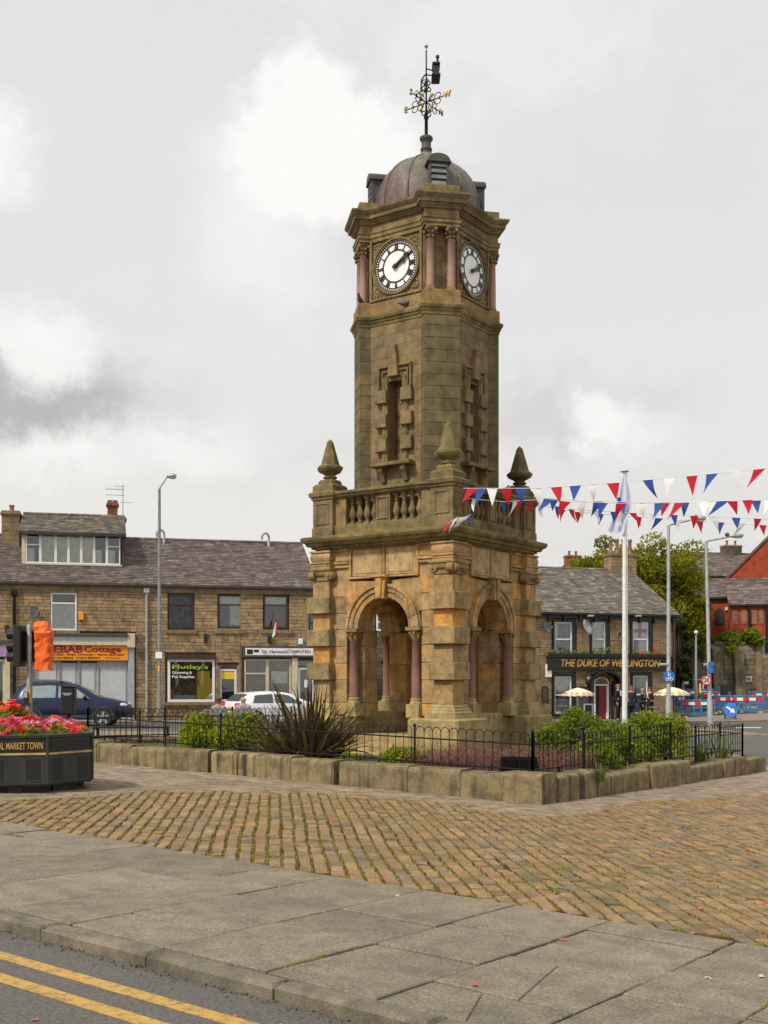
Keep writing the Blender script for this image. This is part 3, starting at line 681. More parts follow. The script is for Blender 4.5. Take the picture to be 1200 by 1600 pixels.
# ------------------------------------------------------------------ the clock tower
TC = Vector((.778, 20.97, 0)); TROT = radians(-35)
T = thing('clock_tower', 'square sandstone clock tower with arched base, balustrade and copper dome', 'clock tower', TC, TROT)
def RZ(k): return Matrix.Rotation(k * pi / 2, 4, 'Z')
def tp(name, b, mat, kind=None): return b.build(name, M[mat], T, kind=kind)
rs = random.Random(17)
CZ = [.95, 1.17, 1.57, 1.87, 2.17, 2.47, 2.755, 3.05, 3.35]
for k in range(4):
    m = RZ(k)
    # corner pier (+x,-y): plinth, stones of the pier, pilaster of alternating bands
    b = B(m); b._oct(.72, 1.72, -1.72, -.72, .0, .93, .03, None); tp('plinth_block', b, 'plinth')
    b = B(m); b.box(.83, 1.34, -1.34, -.83, .9, 3.4); tp('pier_core', b, 'mortar')
    for z0, z1 in zip(CZ, CZ[1:]):
        b = B(m); b._oct(.793, 1.38, -1.38, -.793, z0 + .003, z1 - .003, .008, rs.random()); tp('pier_stone', b, 'warm')
    for i, (z0, z1) in enumerate(zip(CZ[1:], CZ[2:])):
        wide = i in (1, 3, 5)
        b = B(m)
        if i == 6: b._oct(1.11, 1.48, -1.48, -1.11, z0, z1 - .01, .006, rs.random())
        elif wide: b._oct(1.06, 1.565, -1.565, -1.06, z0 + .002, z1 - .002, .012, rs.random())
        else: b._oct(1.105, 1.48, -1.48, -1.105, z0, z1, .006, rs.random())
        tp('pilaster_stone', b, 'band' if wide else 'warm')
    b = B(m); b.sq(1.3, -1.3, [(.30, .93), (.30, 1.03), (.27, 1.05), (.27, 1.08), (.24, 1.10), (.24, 1.13), (.205, 1.15), (.205, 1.17)]); tp('pilaster_base', b, 'plinth')
    # ionic capital with scrolls
    b = B(m); b.sq(1.295, -1.295, [(.20, 3.35), (.20, 3.37), (.185, 3.38), (.185, 3.44), (.22, 3.47), (.225, 3.49)]); b.sq(1.295, -1.295, [(.235, 3.52), (.25, 3.54), (.25, 3.565), (.24, 3.57)])
    for (ax, cx, cy) in (((0, -1, 0), 1.10, -1.49), ((0, -1, 0), 1.49, -1.49), ((1, 0, 0), 1.49, -1.10), ((1, 0, 0), 1.49, -1.49)):
        A = Vector(ax); c = Vector((cx, cy, 3.45)) 
        b.lathe(c, [(.085, -.09), (.085, .02), (.07, .035), (.05, .022), (.035, .02), (.03, .05), (.01, .055)], 14, .4, True, A)
    for (fx, fy, tx, ty) in ((1.295, -1.50, 1, 0), (1.50, -1.295, 0, 1)):
        for j in range(-2, 3): b.ball((fx + tx * j * .05, fy + ty * j * .05, 3.455), .022, 6, 4)
        b.box(fx - .19 * tx - .02 * ty, fx + .19 * tx + .02 * ty, fy - .19 * ty - .02 * tx, fy + .19 * ty + .02 * tx, 3.485, 3.525)
    tp('capital', b, 'carved')
    b = B(m); b.sq(1.295, -1.295, [(.205, 3.57), (.205, 3.61), (.215, 3.615), (.215, 3.65), (.235, 3.66), (.235, 3.685), (.20, 3.69), (.215, 3.72), (.225, 3.76), (.222, 3.80), (.205, 3.845), (.23, 3.86), (.23, 3.89)]); tp('entablature_block', b, 'warm')
    # the wall between the piers
    RI, RO, SP = .54, .79, 2.48
    f = FRONT
    for sg in (-1, 1):
        b = B(m); b.rect(f, *sorted((sg * .565, sg * .80)), .9, 2.47, .84, 1.17); tp('jamb_core', b, 'mortar')
        for z0, z1 in ((.93, 1.17), (1.17, 1.57), (1.57, 1.87), (1.87, 2.17), (2.17, 2.47)):
            b = B(m); b.rect(f, *sorted((sg * RI, sg * .795)), z0 + .003, z1 - .003, .80, 1.20, .008, rs.random()); tp('jamb_stone', b, 'warm')
        for z0, z1 in ((2.48, 2.755), (2.755, 3.05), (3.05, 3.345)):
            pts = []
            for j in range(7):
                v = z0 + (z1 - z0) * j / 6 - SP; u = sqrt(max(0, RO * RO - v * v)); 
                if v < RO or not pts or pts[-1][0] > .101: pts.append((max(.10, u), v + SP))
            poly = [(sg * u, v) for u, v in pts] + [(sg * .797, z1), (sg * .797, z0)]
            if poly[-1][0] * sg - pts[0][0] > .01 or z0 > 2.5:
                b = B(m); b.prism(f, [(u, v) for u, v in poly], .97, 1.38 - rs.uniform(0, .004), 0, rs.random()); tp('spandrel_stone', b, 'warm')
        # voussoirs
        A0 = [pi / 2 - .18 - (pi / 2 - .18) * j / 5 for j in range(6)]
        for a1, a0 in zip(A0, A0[1:]):
            g = .004; arc = [a0 + g + (a1 - a0 - 2 * g) * j / 4 for j in range(5)]
            poly = [(sg * RI * cos(a), SP + RI * sin(a)) for a in arc] + [(sg * RO * cos(a), SP + RO * sin(a)) for a in arc[::-1]]
            b = B(m); r = rs.random(); b.prism(f, poly, .96, 1.40, 0, r)
            for r0, r1, d in ((.635, .72, 1.425), (.72, .775, 1.455)):
                b.prism(f, [(sg * r0 * cos(a), SP + r0 * sin(a)) for a in arc] + [(sg * r1 * cos(a), SP + r1 * sin(a)) for a in arc[::-1]], 1.39, d, .006, r)
            tp('voussoir', b, 'warm')
        # columns
        u = sg * .665; d = 1.335; c = (u, -d, 0)
        b = B(m); b.box(u - .13, u + .13, -1.47, -1.2, .93, 1.16); tp('column_pedestal', b, 'plinth')
        b = B(m); b.lathe((u, -d, 0), [(.115, 1.16), (.118, 1.19), (.10, 1.205), (.10, 1.22), (.11, 1.235), (.092, 1.26)], 14); tp('column_base', b, 'plinth')
        b = B(m); b.lathe((u, -d, 0), [(.088, 1.26), (.088, 1.6), (.077, 2.255), (.086, 2.262), (.086, 2.275)], 16); tp('column_shaft', b, 'granite2')
        b = B(m); b.lathe((u, -d, 0), [(.077, 2.27), (.085, 2.32), (.095, 2.38), (.12, 2.42)], 12)
        for q in range(8):
            a = q * pi / 4 + .2; b.tube([(u + .08 * cos(a), -d + .08 * sin(a), 2.29), (u + .105 * cos(a), -d + .105 * sin(a), 2.35), (u + .135 * cos(a), -d + .135 * sin(a), 2.385), (u + .14 * cos(a), -d + .14 * sin(a), 2.36)], [.02, .024, .02, .012], 5)
        b.box(u - .145, u + .145, -d - .135, -1.1, 2.42, 2.478); tp('column_capital', b, 'carved')
    b = B(m); b.prism(f, [(-.085, 2.98), (.085, 2.98), (.125, 3.36), (-.125, 3.36)], .96, 1.50, .008); b.prism(f, [(-.04, 2.99), (.04, 2.99), (.06, 3.35), (-.06, 3.35)], 1.49, 1.535, .01); b.rect(f, -.17, .17, 3.35, 3.385, 1.3, 1.56, .01); tp('keystone', b, 'warm')
    # panel zone
    b = B(m); b.rect(f, -1.07, 1.07, 3.35, 3.91, .90, 1.355); tp('panel_backing', b, 'warm')
    b = B(m)
    for u0, u1, v0, v1, d in ((-.74, .74, 3.355, 3.39, 1.42), (-.74, -.69, 3.39, 3.91, 1.40), (.69, .74, 3.39, 3.91, 1.40), (-.03, .03, 3.39, 3.91, 1.385)): b.rect(f, u0, u1, v0, v1, 1.34, d, .008)
    tp('panel_frame', b, 'warm')
    for sg in (-1, 1):
        b = B(m); b.rect(f, *sorted((sg * .04, sg * .68)), 3.40, 3.90, 1.34, 1.368, .01)
        b.rect(f, *sorted((sg * .10, sg * .62)), 3.44, 3.87, 1.36, 1.378, .012)
        tp('inscription_panel', b, 'panel')
        b = B(m)
        for z0, z1, d in ((3.57, 3.62, 1.40), (3.63, 3.68, 1.42), (3.69, 3.86, 1.385), (3.86, 3.90, 1.42)): b.rect(f, *sorted((sg * .745, sg * 1.10)), z0, z1, 1.34, d, .006)
        tp('entablature_moulding', b, 'warm')
    # dado under the arch (the front left arch is the way in)
    if k != 0:
        b = B(m); b.rect(f, -.74, .74, .1, .98, .9, 1.3, .02); tp('dado', b, 'plinth')
    else:
        for (d0, d1, z) in ((.9, 1.35, .62), (1.35, 1.65, .46), (1.65, 1.95, .34)):
            b = B(m); b.rect(f, -.735, .735, .0, z, d0, d1, .015); tp('step', b, 'plinth')
b = B(); b.box(-1, 1, -1, 1, 0, .6); tp('floor', b, 'apron')
b = B(); b.box(-.97, .97, -.97, .97, 3.42, 3.6); tp('vault', b, 'warm')
# lower cornice in lengths of stone
b = B(); b.sq(0, 0, [(1.40, 3.885), (1.47, 3.92), (1.50, 3.925), (1.50, 3.955), (1.56, 3.97), (1.585, 4.02), (1.62, 4.035), (1.645, 4.08), (1.645, 4.12), (1.60, 4.14), (1.3, 4.16)]); tp('cornice', b, 'mossy')
# balustrade
for k in range(4):
    m = RZ(k); f = FRONT
    b = B(m); b.sq(1.26, -1.26, [(.235, 4.13), (.235, 4.30), (.22, 4.315), (.22, 4.80), (.245, 4.82), (.245, 4.85), (.275, 4.87), (.285, 4.93), (.26, 4.955)]); 
    for F2 in (Fr((1.26, -1.26, 0)), Fr((1.26, -1.26, 0), (0, 1, 0), (0, 0, 1), (1, 0, 0))):
        for u0, u1, v0, v1 in ((-.15, .15, 4.36, 4.39), (-.15, .15, 4.72, 4.75), (-.15, -.12, 4.39, 4.72), (.12, .15, 4.39, 4.72)): b.rect(F2, u0, u1, v0, v1, .21, .235, .006)
    tp('pedestal', b, 'trim')
    b = B(m); b.rect(f, -1.03, 1.03, 4.13, 4.33, 1.14, 1.44, .012); tp('balustrade_plinth', b, 'mossy')
    b = B(m); b.prism(Fr((-1.03, 0, 0), (0, -1, 0), (0, 0, 1), (1, 0, 0)), [(1.13, 4.82), (1.43, 4.82), (1.46, 4.85), (1.46, 4.87), (1.49, 4.89), (1.49, 4.925), (1.44, 4.945), (1.13, 4.945)], 0, 2.06); tp('balustrade_rail', b, 'mossy')
    for u0, u1 in ((-1.035, -.80), (.80, 1.035), (-.15, .15)):
        b = B(m); b.rect(f, u0, u1, 4.33, 4.82, 1.20, 1.40, .006)
        if u1 - u0 < .31 and abs(u0 + u1) < .01:
            for q in ((-.12, .12, 4.38, 4.41), (-.12, .12, 4.74, 4.77), (-.12, -.095, 4.41, 4.74), (.095, .12, 4.41, 4.74)): b.rect(f, *q, 1.395, 1.42, .005)
        tp('balustrade_pier', b, 'trim')
    for base in (-.80, .15):
        for j in range(4):
            u = base + .65 * (j + .5) / 4; c = (u, -1.30, 0)
            b = B(m); b.sq(u, -1.30, [(.062, 4.33), (.062, 4.365)]); b.lathe(c, [(.05, 4.365), (.055, 4.38), (.035, 4.40), (.04, 4.425), (.066, 4.475), (.07, 4.51), (.058, 4.56), (.036, 4.64), (.032, 4.69), (.046, 4.70), (.046, 4.715), (.034, 4.725), (.05, 4.765), (.056, 4.78)], 10); b.sq(u, -1.30, [(.06, 4.78), (.06, 4.82)]); tp('baluster', b, 'trim')
    # obelisk finial
    b = B(m); b.sq(1.26, -1.26, [(.225, 4.95), (.225, 5.06), (.20, 5.09), (.15, 5.12), (.15, 5.15), (.125, 5.19)])
    pr = [(.10, 5.18), (.10, 5.21), (.13, 5.225), (.13, 5.25), (.09, 5.27), (.10, 5.285), (.21, 5.34), (.24, 5.385), (.24, 5.42), (.19, 5.455), (.175, 5.47), (.062, 5.87), (.055, 5.885), (.012, 5.93)]
    b.loft([[(1.26 + q * cos(pi / 8 + i * pi / 4), -1.26 + q * sin(pi / 8 + i * pi / 4), z) for i in range(8)] for q, z in pr]); tp('obelisk_finial', b, 'mossy')

# shaft: octagonal core with square corner piers
def foot(o, w=.32, rr=1.29, s=1.0):
    out = []
    for k in range(4):
        e = Vector((cos(k * pi / 2 - pi / 4), sin(k * pi / 2 - pi / 4))); t = Vector((-e.y, e.x)); ri = sqrt(2) * (s + o) - (w + o)
        for r, q in ((ri, -w - o), (rr + o, -w - o), (rr + o, w + o), (ri, w + o)): p = e * r + t * q; out.append((p.x, p.y))
    return out
def foot_loft(b, prof, **kw): return b.loft([[(x, y, z) for x, y in foot(o, **kw)] for z, o in prof])
b = B(); foot_loft(b, [(4.12, -.01), (7.93, -.01)], w=.318, rr=1.286, s=.73); tp('shaft_core', b, 'mortar')
NC = 18; H0, H1 = 4.13, 7.92; hc = (H1 - H0) / NC
for k in range(4):
    e = Vector((cos(k * pi / 2 - pi / 4), sin(k * pi / 2 - pi / 4), 0)); t = Vector((-e.y, e.x, 0)); F2 = Fr((0, 0, 0), t, (0, 0, 1), e)
    for i in range(NC):
        z0, z1 = H0 + i * hc + .003, H0 + (i + 1) * hc - .003
        for (u0, u1) in (((-.32, -.0), (.0, .32)) if i % 2 == 0 and not i in (12, 6) else ((-.32, .32),)):
            b = B(); b.rect(F2, u0 + (.004 if u0 == 0 else .001), u1 - (.004 if u1 == 0 else .001), z0 + .001, z1 - .001, 1.0, 1.29, .003, rs.random()); tp('shaft_corner_stone', b, 'shaftc')
    m = RZ(k); f = FRONT
    W = .545
    for i in range(NC):
        z0, z1 = H0 + i * hc, H0 + (i + 1) * hc; mid = (z0 + z1) / 2
        if 5.38 < mid < 6.95: spans = [(-W, -.155), (.155, W)]
        else: spans = [(-W, rs.uniform(-.12, .2)), (0, W)] if i % 2 else [(-W, -.25), (-.25, .22), (.22, W)]
        if i % 2 and not 5.38 < mid < 6.95: spans[1] = (spans[0][1], W)
        for u0, u1 in spans:
            b = B(m); b.rect(f, u0 + .004, u1 - .004, z0 + .004, z1 - .004, .72, 1.0, .003, rs.random()); tp('shaft_stone', b, 'shaft')
    for q in ((-W, -.16, H0, H1), (.16, W, H0, H1), (-.16, .16, H0, 5.35), (-.16, .16, 6.96, H1)): b = B(m); b.rect(f, *q, .8, .994, 0, .5); tp('mortar_bed', b, 'mortar')
    # slit window with blocked surround
    
    for sg in (-1, 1):
        b = B(m); b.rect(f, *sorted((sg * .155, sg * .27)), 5.42, 6.93, .99, 1.035, .005); b.rect(f, *sorted((sg * .20, sg * .245)), 5.42, 6.93, 1.03, 1.05, .004); tp('window_architrave', b, 'trim')
        for z0 in (5.62, 6.05, 6.48):
            b = B(m); b.rect(f, *sorted((sg * .15, sg * .385)), z0, z0 + .23, .99, 1.095, .01, rs.random()); tp('window_block', b, 'trim')
        b = B(m)                                                # eared lintel moulding
        b.rect(f, *sorted((sg * .32, sg * .36)), 6.74, 7.11, .99, 1.05, .005); b.rect(f, *sorted((sg * .09, sg * .36)), 7.11, 7.15, .99, 1.05, .005); b.rect(f, *sorted((sg * .25, sg * .285)), 6.80, 7.03, .99, 1.035, .004); b.rect(f, *sorted((sg * .09, sg * .285)), 7.03, 7.06, .99, 1.035, .004)
        tp('window_ear', b, 'trim')
        b = B(m); b.prism(Fr((sg * .24 - .045, 0, 0), (0, -1, 0), (0, 0, 1), (1, 0, 0)), [(.98, 5.08), (1.05, 5.08), (1.07, 5.14), (1.10, 5.2), (1.15, 5.27), (1.15, 5.34), (.98, 5.34)], 0, .09); tp('sill_bracket', b, 'trim')
    b = B(m); b.rect(f, -.155, .155, 6.93, 7.16, .75, 1.01); b.prism(f, [(-.115, 6.93), (.115, 6.93), (.045, 7.48), (-.045, 7.48)], .98, 1.10, .008); tp('window_keystone', b, 'trim')
    b = B(m); b.rect(f, -.42, .42, 5.34, 5.40, .9, 1.20, .012); b.rect(f, -.36, .36, 5.40, 5.43, .9, 1.12, .008); tp('window_sill', b, 'mossy')
    for i in range(7):
        b = B(m); b.rect(f, -.15, .15, 5.43 + i * .215 + .004, 5.43 + (i + 1) * .215 - .004, .70, .76 - .012 * (i % 2), .005, rs.random()); tp('window_infill_stone', b, 'shaft')
# string course
b = B(); foot_loft(b, [(7.90, -.02), (7.90, .012), (7.95, .016), (7.96, .032), (8.0, .036), (8.01, .058), (8.05, .07), (8.07, .07), (8.11, .02), (8.12, -.1)]); tp('string_course', b, 'mossy')
# clock stage
b = B(); foot_loft(b, [(8.08, .0), (8.32, .0), (8.335, -.02)], w=.33, rr=1.305); tp('clock_stage_plinth', b, 'shaft')
b = B(); foot_loft(b, [(8.30, -.03), (9.46, -.03)], w=.30, rr=1.125); tp('clock_stage_core', b, 'shaft')
for k in range(4):
    m = RZ(k); f = FRONT; ZC, RD = 8.90, .43
    e = Vector((cos(k * pi / 2 - pi / 4), sin(k * pi / 2 - pi / 4), 0)); t = Vector((-e.y, e.x, 0)); F2 = Fr((0, 0, 0), t, (0, 0, 1), e)
    for i in range(4):
        b = B(); b.rect(F2, -.10, .10, 8.34 + i * .27, 8.34 + (i + 1) * .27 - .005, 1.055, 1.103, .004, rs.random()); tp('clock_stage_stone', b, 'shaft')
    for q in (-.185, .185):
        c = e * 1.20 + t * q
        b = B(); b.lathe(c, [(.095, 8.335), (.095, 8.36), (.08, 8.37), (.088, 8.39), (.07, 8.41)], 14); tp('column_base', b, 'shaft')
        b = B(); b.lathe(c, [(.07, 8.40), (.07, 8.7), (.062, 9.20), (.07, 9.205), (.07, 9.215)], 16); tp('column_shaft', b, 'granite')
        b = B(); b.lathe(c, [(.06, 9.21), (.07, 9.27), (.09, 9.34), (.11, 9.37)], 12)
        for j in range(8):
            a = j * pi / 4; 
            for (h, rr, s_) in ((9.25, .085, .024), (9.32, .10, .026)): b.ball((c.x + rr * cos(a + h * 20), c.y + rr * sin(a + h * 20), h), s_, 5, 4)
        for j in range(4):
            a = j * pi / 2 - pi / 4 + k * pi / 2 + pi / 4; b.ball((c.x + .12 * cos(a), c.y + .12 * sin(a), 9.365), .038, 6, 5)
        b.lathe(c, [(.12, 9.385), (.135, 9.40), (.135, 9.43)], 4); tp('column_capital', b, 'trim')
    # dial panel
    b = B(m)
    for u0, u1, v0, v1 in ((-.56, -.51, 8.34, 9.44), (.51, .56, 8.34, 9.44), (-.51, .51, 8.34, 8.385), (-.51, .51, 9.40, 9.44)): b.rect(f, u0, u1, v0, v1, .93, 1.015, .008)
    tp('dial_panel_frame', b, 'trim')
    b = B(m); rr2 = random.Random(k + 40)
    for sx in (-1, 1):
        for sz in (-1, 1):
            for j in range(46):
                u, v = rr2.uniform(.16, .49), rr2.uniform(.16, .49)
                if u * u + v * v > .51 ** 2: b.ball((sx * u, -.972, ZC + sz * v), (rr2.uniform(.014, .034), .022, rr2.uniform(.012, .03)), 6, 4)
            for j in range(7): a = j / 7 * 4.5; r_ = .075 - j * .008; b.ball((sx * (.40 + r_ * cos(a)), -.975, ZC + sz * (.40 + r_ * sin(a))), (.02, .02, .02), 6, 4)
    tp('spandrel_carving', b, 'carved', 'stuff')
    b = B(m); n = 48
    def ring(b, r0, r1, d0, d1, n=48):
        for i in range(n):
            a0, a1 = 2 * pi * i / n, 2 * pi * (i + 1) / n
            b.prism(f, [(r0 * cos(a0), ZC + r0 * sin(a0)), (r1 * cos(a0), ZC + r1 * sin(a0)), (r1 * cos(a1), ZC + r1 * sin(a1)), (r0 * cos(a1), ZC + r0 * sin(a1))], d0, d1, 0, .5)
    ring(b, .44, .47, .96, 1.0); ring(b, .47, .50, .96, 1.02); tp('dial_surround', b, 'trim')
    dial = B(m); dial.prism(f, [(.44 * cos(2 * pi * i / 64), ZC + .44 * sin(2 * pi * i / 64)) for i in range(64)], .95, .976); dial = tp('clock_dial', dial, 'dial')
    b = B(m); ring(b, .383, .44, .974, .982); b.build('dial_ring', M['black'], dial); b = B(m); ring(b, .268, .296, .974, .982); b.build('inner_ring', M['black'], dial)
    b = B(m)
    for i in range(60):
        a = 2 * pi * i / 60; r0, r1 = .405, .43; w = .008
        b.prism(f, [((r * sin(a) + w * c2 * cos(a)), ZC + r * cos(a) - w * c2 * sin(a)) for r, c2 in ((r0, -1), (r1, -1), (r1, 1), (r0, 1))], .981, .984, 0, .5)
    b.build('minute_track', M['dial'], dial, kind='stuff')
    for i, nm in enumerate(['XII', 'I', 'II', 'III', 'IIII', 'V', 'VI', 'VII', 'VIII', 'IX', 'X', 'XI']):
        a = 2 * pi * i / 12; r_ = .345
        loc = m @ Vector((r_ * sin(a), -.979, ZC + r_ * cos(a)))
        o = text(nm, M['black'], dial, (0, 0, 0), (0, 0, 0), {1: .018, 2: .045, 3: .07, 4: .085, 5: .1}[len(nm)] * (1.6 if nm in ('V', 'X') else 1) * (1.35 if 'X' in nm or 'V' in nm else 1.25), .108, 'numeral', .003, bold=.07)
        o.matrix_local = Matrix.Translation(loc) @ m @ Matrix.Rotation(a, 4, 'Y') @ Matrix.Rotation(pi / 2, 4, 'X') @ Matrix.Diagonal((*o.scale, 1))
    for (ln, wd, a, d) in ((.27, .026, radians(65), 1.0), (.40, .02, radians(56), 1.012)):
        b = B(m); q = lambda r, w: (r * sin(a) + w * cos(a), ZC + r * cos(a) - w * sin(a))
        b.prism(f, [q(-.06, -wd * 1.5), q(-.06, wd * 1.5), q(.03, wd), q(ln * .55, wd * .8), q(ln * .62, wd * 2.1), q(ln * .74, wd * 1.6), q(ln * .78, wd * .6), q(ln, 0), q(ln * .78, -wd * .6), q(ln * .74, -wd * 1.6), q(ln * .62, -wd * 2.1), q(ln * .55, -wd * .8), q(.03, -wd)], d, d + .01)
        b.lathe(m.inverted() @ (m @ Vector((0, -.97, ZC))), [(.035, 0), (.035, d - .955)], 12, .5, False, (0, -1, 0)); b.build('clock_hand', M['black'], dial)
# entablature and main cornice
b = B(); foot_loft(b, [(9.425, -.05), (9.43, .0), (9.49, .0), (9.49, .018), (9.55, .02), (9.565, .035), (9.58, -.01), (9.72, -.012)]); tp('entablature', b, 'trim')
b = B(); foot_loft(b, [(9.715, -.02), (9.73, .026), (9.76, .038), (9.77, .056), (9.80, .06), (9.81, .10), (9.865, .108), (9.88, .124), (9.915, .15), (9.935, .162), (9.965, .162), (9.99, .08), (10.0, -.02)]); tp('main_cornice', b, 'trim')
b = B(); foot_loft(b, [(9.97, -.10), (10.06, -.10), (10.065, -.3)]); tp('blocking_course', b, 'mossy')
for k in range(4):
    e = Vector((cos(k * pi / 2 - pi / 4), sin(k * pi / 2 - pi / 4), 0)); t = Vector((-e.y, e.x, 0)); F2 = Fr((0, 0, 0), t, (0, 0, 1), e)
    b = B(); b.rect(F2, -.33, .33, 9.98, 10.14, .97, 1.30, .012); tp('blocking_stone', b, 'mossy')
    v = B(); v.rect(F2, -.165, .165, 10.0, 10.64, .70, 1.02); v = tp('dome_vent', v, 'lead')
    b = B(); b.prism(F2, [(-.215, 10.63), (.215, 10.63), (.215, 10.67)] + [(.20 * cos(a), 10.67 + .12 * sin(a)) for a in [pi * j / 10 for j in range(11)]] + [(-.215, 10.67)], .5, 1.09, .012); b.build('vent_hood', M['lead'], v)
    b = B(); b.rect(F2, -.175, -.135, 10.05, 10.64, 1.0, 1.06, .004); b.build('vent_jamb', M['lead'], v); b = B(); b.rect(F2, .135, .175, 10.05, 10.64, 1.0, 1.06, .004); b.build('vent_jamb', M['lead'], v)
    for j in range(5):
        z = 10.14 + j * .105; b = B(); b.prism(Fr(tuple(t * -.135), (e.x, e.y, 0), (0, 0, 1), tuple(t)), [(1.02, z + .05), (1.055, z), (1.055, z + .035), (1.02, z + .085)], 0, .27); b.build('louvre_slat', M['greypost'], v)
# dome
DP = [(.985, 9.98), (.985, 10.20), (.965, 10.36), (.92, 10.54), (.85, 10.70), (.75, 10.85), (.62, 10.98), (.47, 11.09), (.32, 11.17), (.21, 11.22), (.15, 11.28), (.125, 11.33)]
DP = [(q, 9.98 + (z - 9.98) * .93) for q, z in DP]
b = B(); b.lathe((0, 0, 0), DP, 48, .5); dome = tp('dome', b, 'copper')
for i in range(12):
    a = i * pi / 6 + pi / 12 - .03; b = B(); b.tube([((r + .004) * cos(a), (r + .004) * sin(a), z) for r, z in DP[:-1]], .02, 6, .2); b.build('dome_seam', M['copper'], dome)
b = B(); b.lathe((0, 0, 0), [(.15, 11.18), (.11, 11.25), (.09, 11.31), (.11, 11.32), (.11, 11.34), (.09, 11.35), (.09, 11.48), (.115, 11.50), (.125, 11.53), (.115, 11.56), (.05, 11.58)], 16); tp('dome_cap', b, 'lead')

# weathervane: a thing of its own on the dome
V = thing('weathervane', 'black and gilt weathervane with letter arms and a dark metal tower on the dome', 'weathervane', (TC.x, TC.y, 11.57), 0)
def vp(n, b, mt, par=None): return b.build(n, M[mt], par or V)
b = B(); b.lathe((0, 0, 0), [(.032, -.02), (.03, .32), (.045, .33), (.045, .36), (.022, .37), (.014, 1.0), (.012, 1.60)], 8); vp('mast', b, 'iron')
b = B(); b.lathe((0, 0, 0), [(.012, 1.55), (.025, 1.57), (.012, 1.60), (.012, 1.63), (.032, 1.65), (.04, 1.67), (.03, 1.68)], 8); vp('mast_tip', b, 'gold')
for i, ch in enumerate('NESW'):
    a = radians(52) + i * pi / 2; A = Vector((cos(a), sin(a), 0)); zz = .63
    b = B(); b.tube([A * .02 + Vector((0, 0, zz)), A * .43 + Vector((0, 0, zz))], .011, 5)
    for (r0, s) in ((.14, 1), (.14, -1), (.27, 1), (.27, -1)):
        b.tube([A * (r0 + .055 * cos(q) - .02 * q * .3) + Vector((0, 0, zz + s * (.06 + .045 * sin(q)))) for q in [j * .75 - 1.5 for j in range(8)]], .009, 4)
    arm = vp('arm', b, 'iron')
    b = B(); 
    for s in (1, -1): b.ball(A * .12 + Vector((0, 0, zz + s * .10)), (.03, .03, .045), 6, 4)
    vp('gilt_leaf', b, 'gold', arm)
    o = text(ch, M['gold'], arm, A * .47 + Vector((0, 0, zz)), (pi / 2, 0, atan2(A.y, A.x) if A.y < 0 else atan2(-A.y, -A.x)), None, .10, 'letter', .012, bold=.02)
b = B()
for s, z in ((1, .42), (1, .88), (.8, 1.0)):
    for j in range(4):
        a = radians(20) + j * pi / 2; A = Vector((cos(a), sin(a), 0)); b.tube([A * (.03 + .06 * s * sin(q)) + Vector((0, 0, z + .045 * cos(q))) for q in [jj * .7 for jj in range(7)]], .012, 4)
vp('scrollwork', b, 'iron')
hs = Vector((.18, .03, 1.12)); b = B(); b._oct(hs.x - .085, hs.x + .075, -.17, .17, 1.05, 1.10, .012, .5); b._oct(hs.x - .06, hs.x + .05, -.12, .13, 1.10, 1.27, .012, .5); b._oct(hs.x - .075, hs.x + .07, -.15, .16, 1.27, 1.31, .01, .5); b.lathe((hs.x + .03, .05, 0), [(.05, 1.31), (.03, 1.36), (.02, 1.46), (.035, 1.48), (.035, 1.52), (.01, 1.53)], 8); vane = vp('vane_tower', b, 'vanegrn')
b = B(); b.tube([(0, 0, 1.25), (.12, 0, 1.22)], .012, 5); b.tube([(0, 0, 1.14), (.1, 0, 1.13)], .012, 5); b.tube([(-.1, 0, .82), (-.09, 0, 1.05), (-.04, 0, 1.12), (0, 0, 1.16)], .014, 5); b.tube([(0, 0, .86), (-.09, 0, .84), (-.17, 0, .78), (-.2, 0, .70)], .012, 5); vp('vane_bracket', b, 'iron')
# pigeons on the ledges
def pigeon(p, rz, label):
    t = thing('pigeon', label, 'pigeon', p, rz, 'pigeons on the tower'); t.scale = (.75,) * 3; b = B()
    b.loft([[(x, r * cos(2 * pi * i / 8), z + r * 1.05 * sin(2 * pi * i / 8)) for i in range(8)] for x, r, z in ((-.17, .008, .09), (-.1, .03, .09), (-.03, .055, .085), (.05, .06, .10), (.10, .045, .135), (.125, .03, .17), (.14, .032, .20), (.165, .022, .205), (.185, .006, .20))], sm=True); b.build('body', M['pigeon'], t)
    b = B(); b.tube([(0, .02, 0), (0, .02, .05)], .006, 5); b.tube([(0, -.02, 0), (0, -.02, .05)], .006, 5); b.build('legs', M['redtxt'], t)
TM = Matrix.Translation(TC) @ Matrix.Rotation(TROT, 4, 'Z')
pigeon(TM @ Vector((.22, -1.06, 8.105)), radians(20), 'grey pigeon on the string course below the left clock face')
pigeon(TM @ Vector((-.71, -1.08, 8.33)), radians(250), 'grey pigeon beside the left corner columns of the clock stage')
pigeon(TM @ Vector((1.31, .55, 4.945)), radians(30), 'grey pigeon on the balustrade rail below the right slit window')
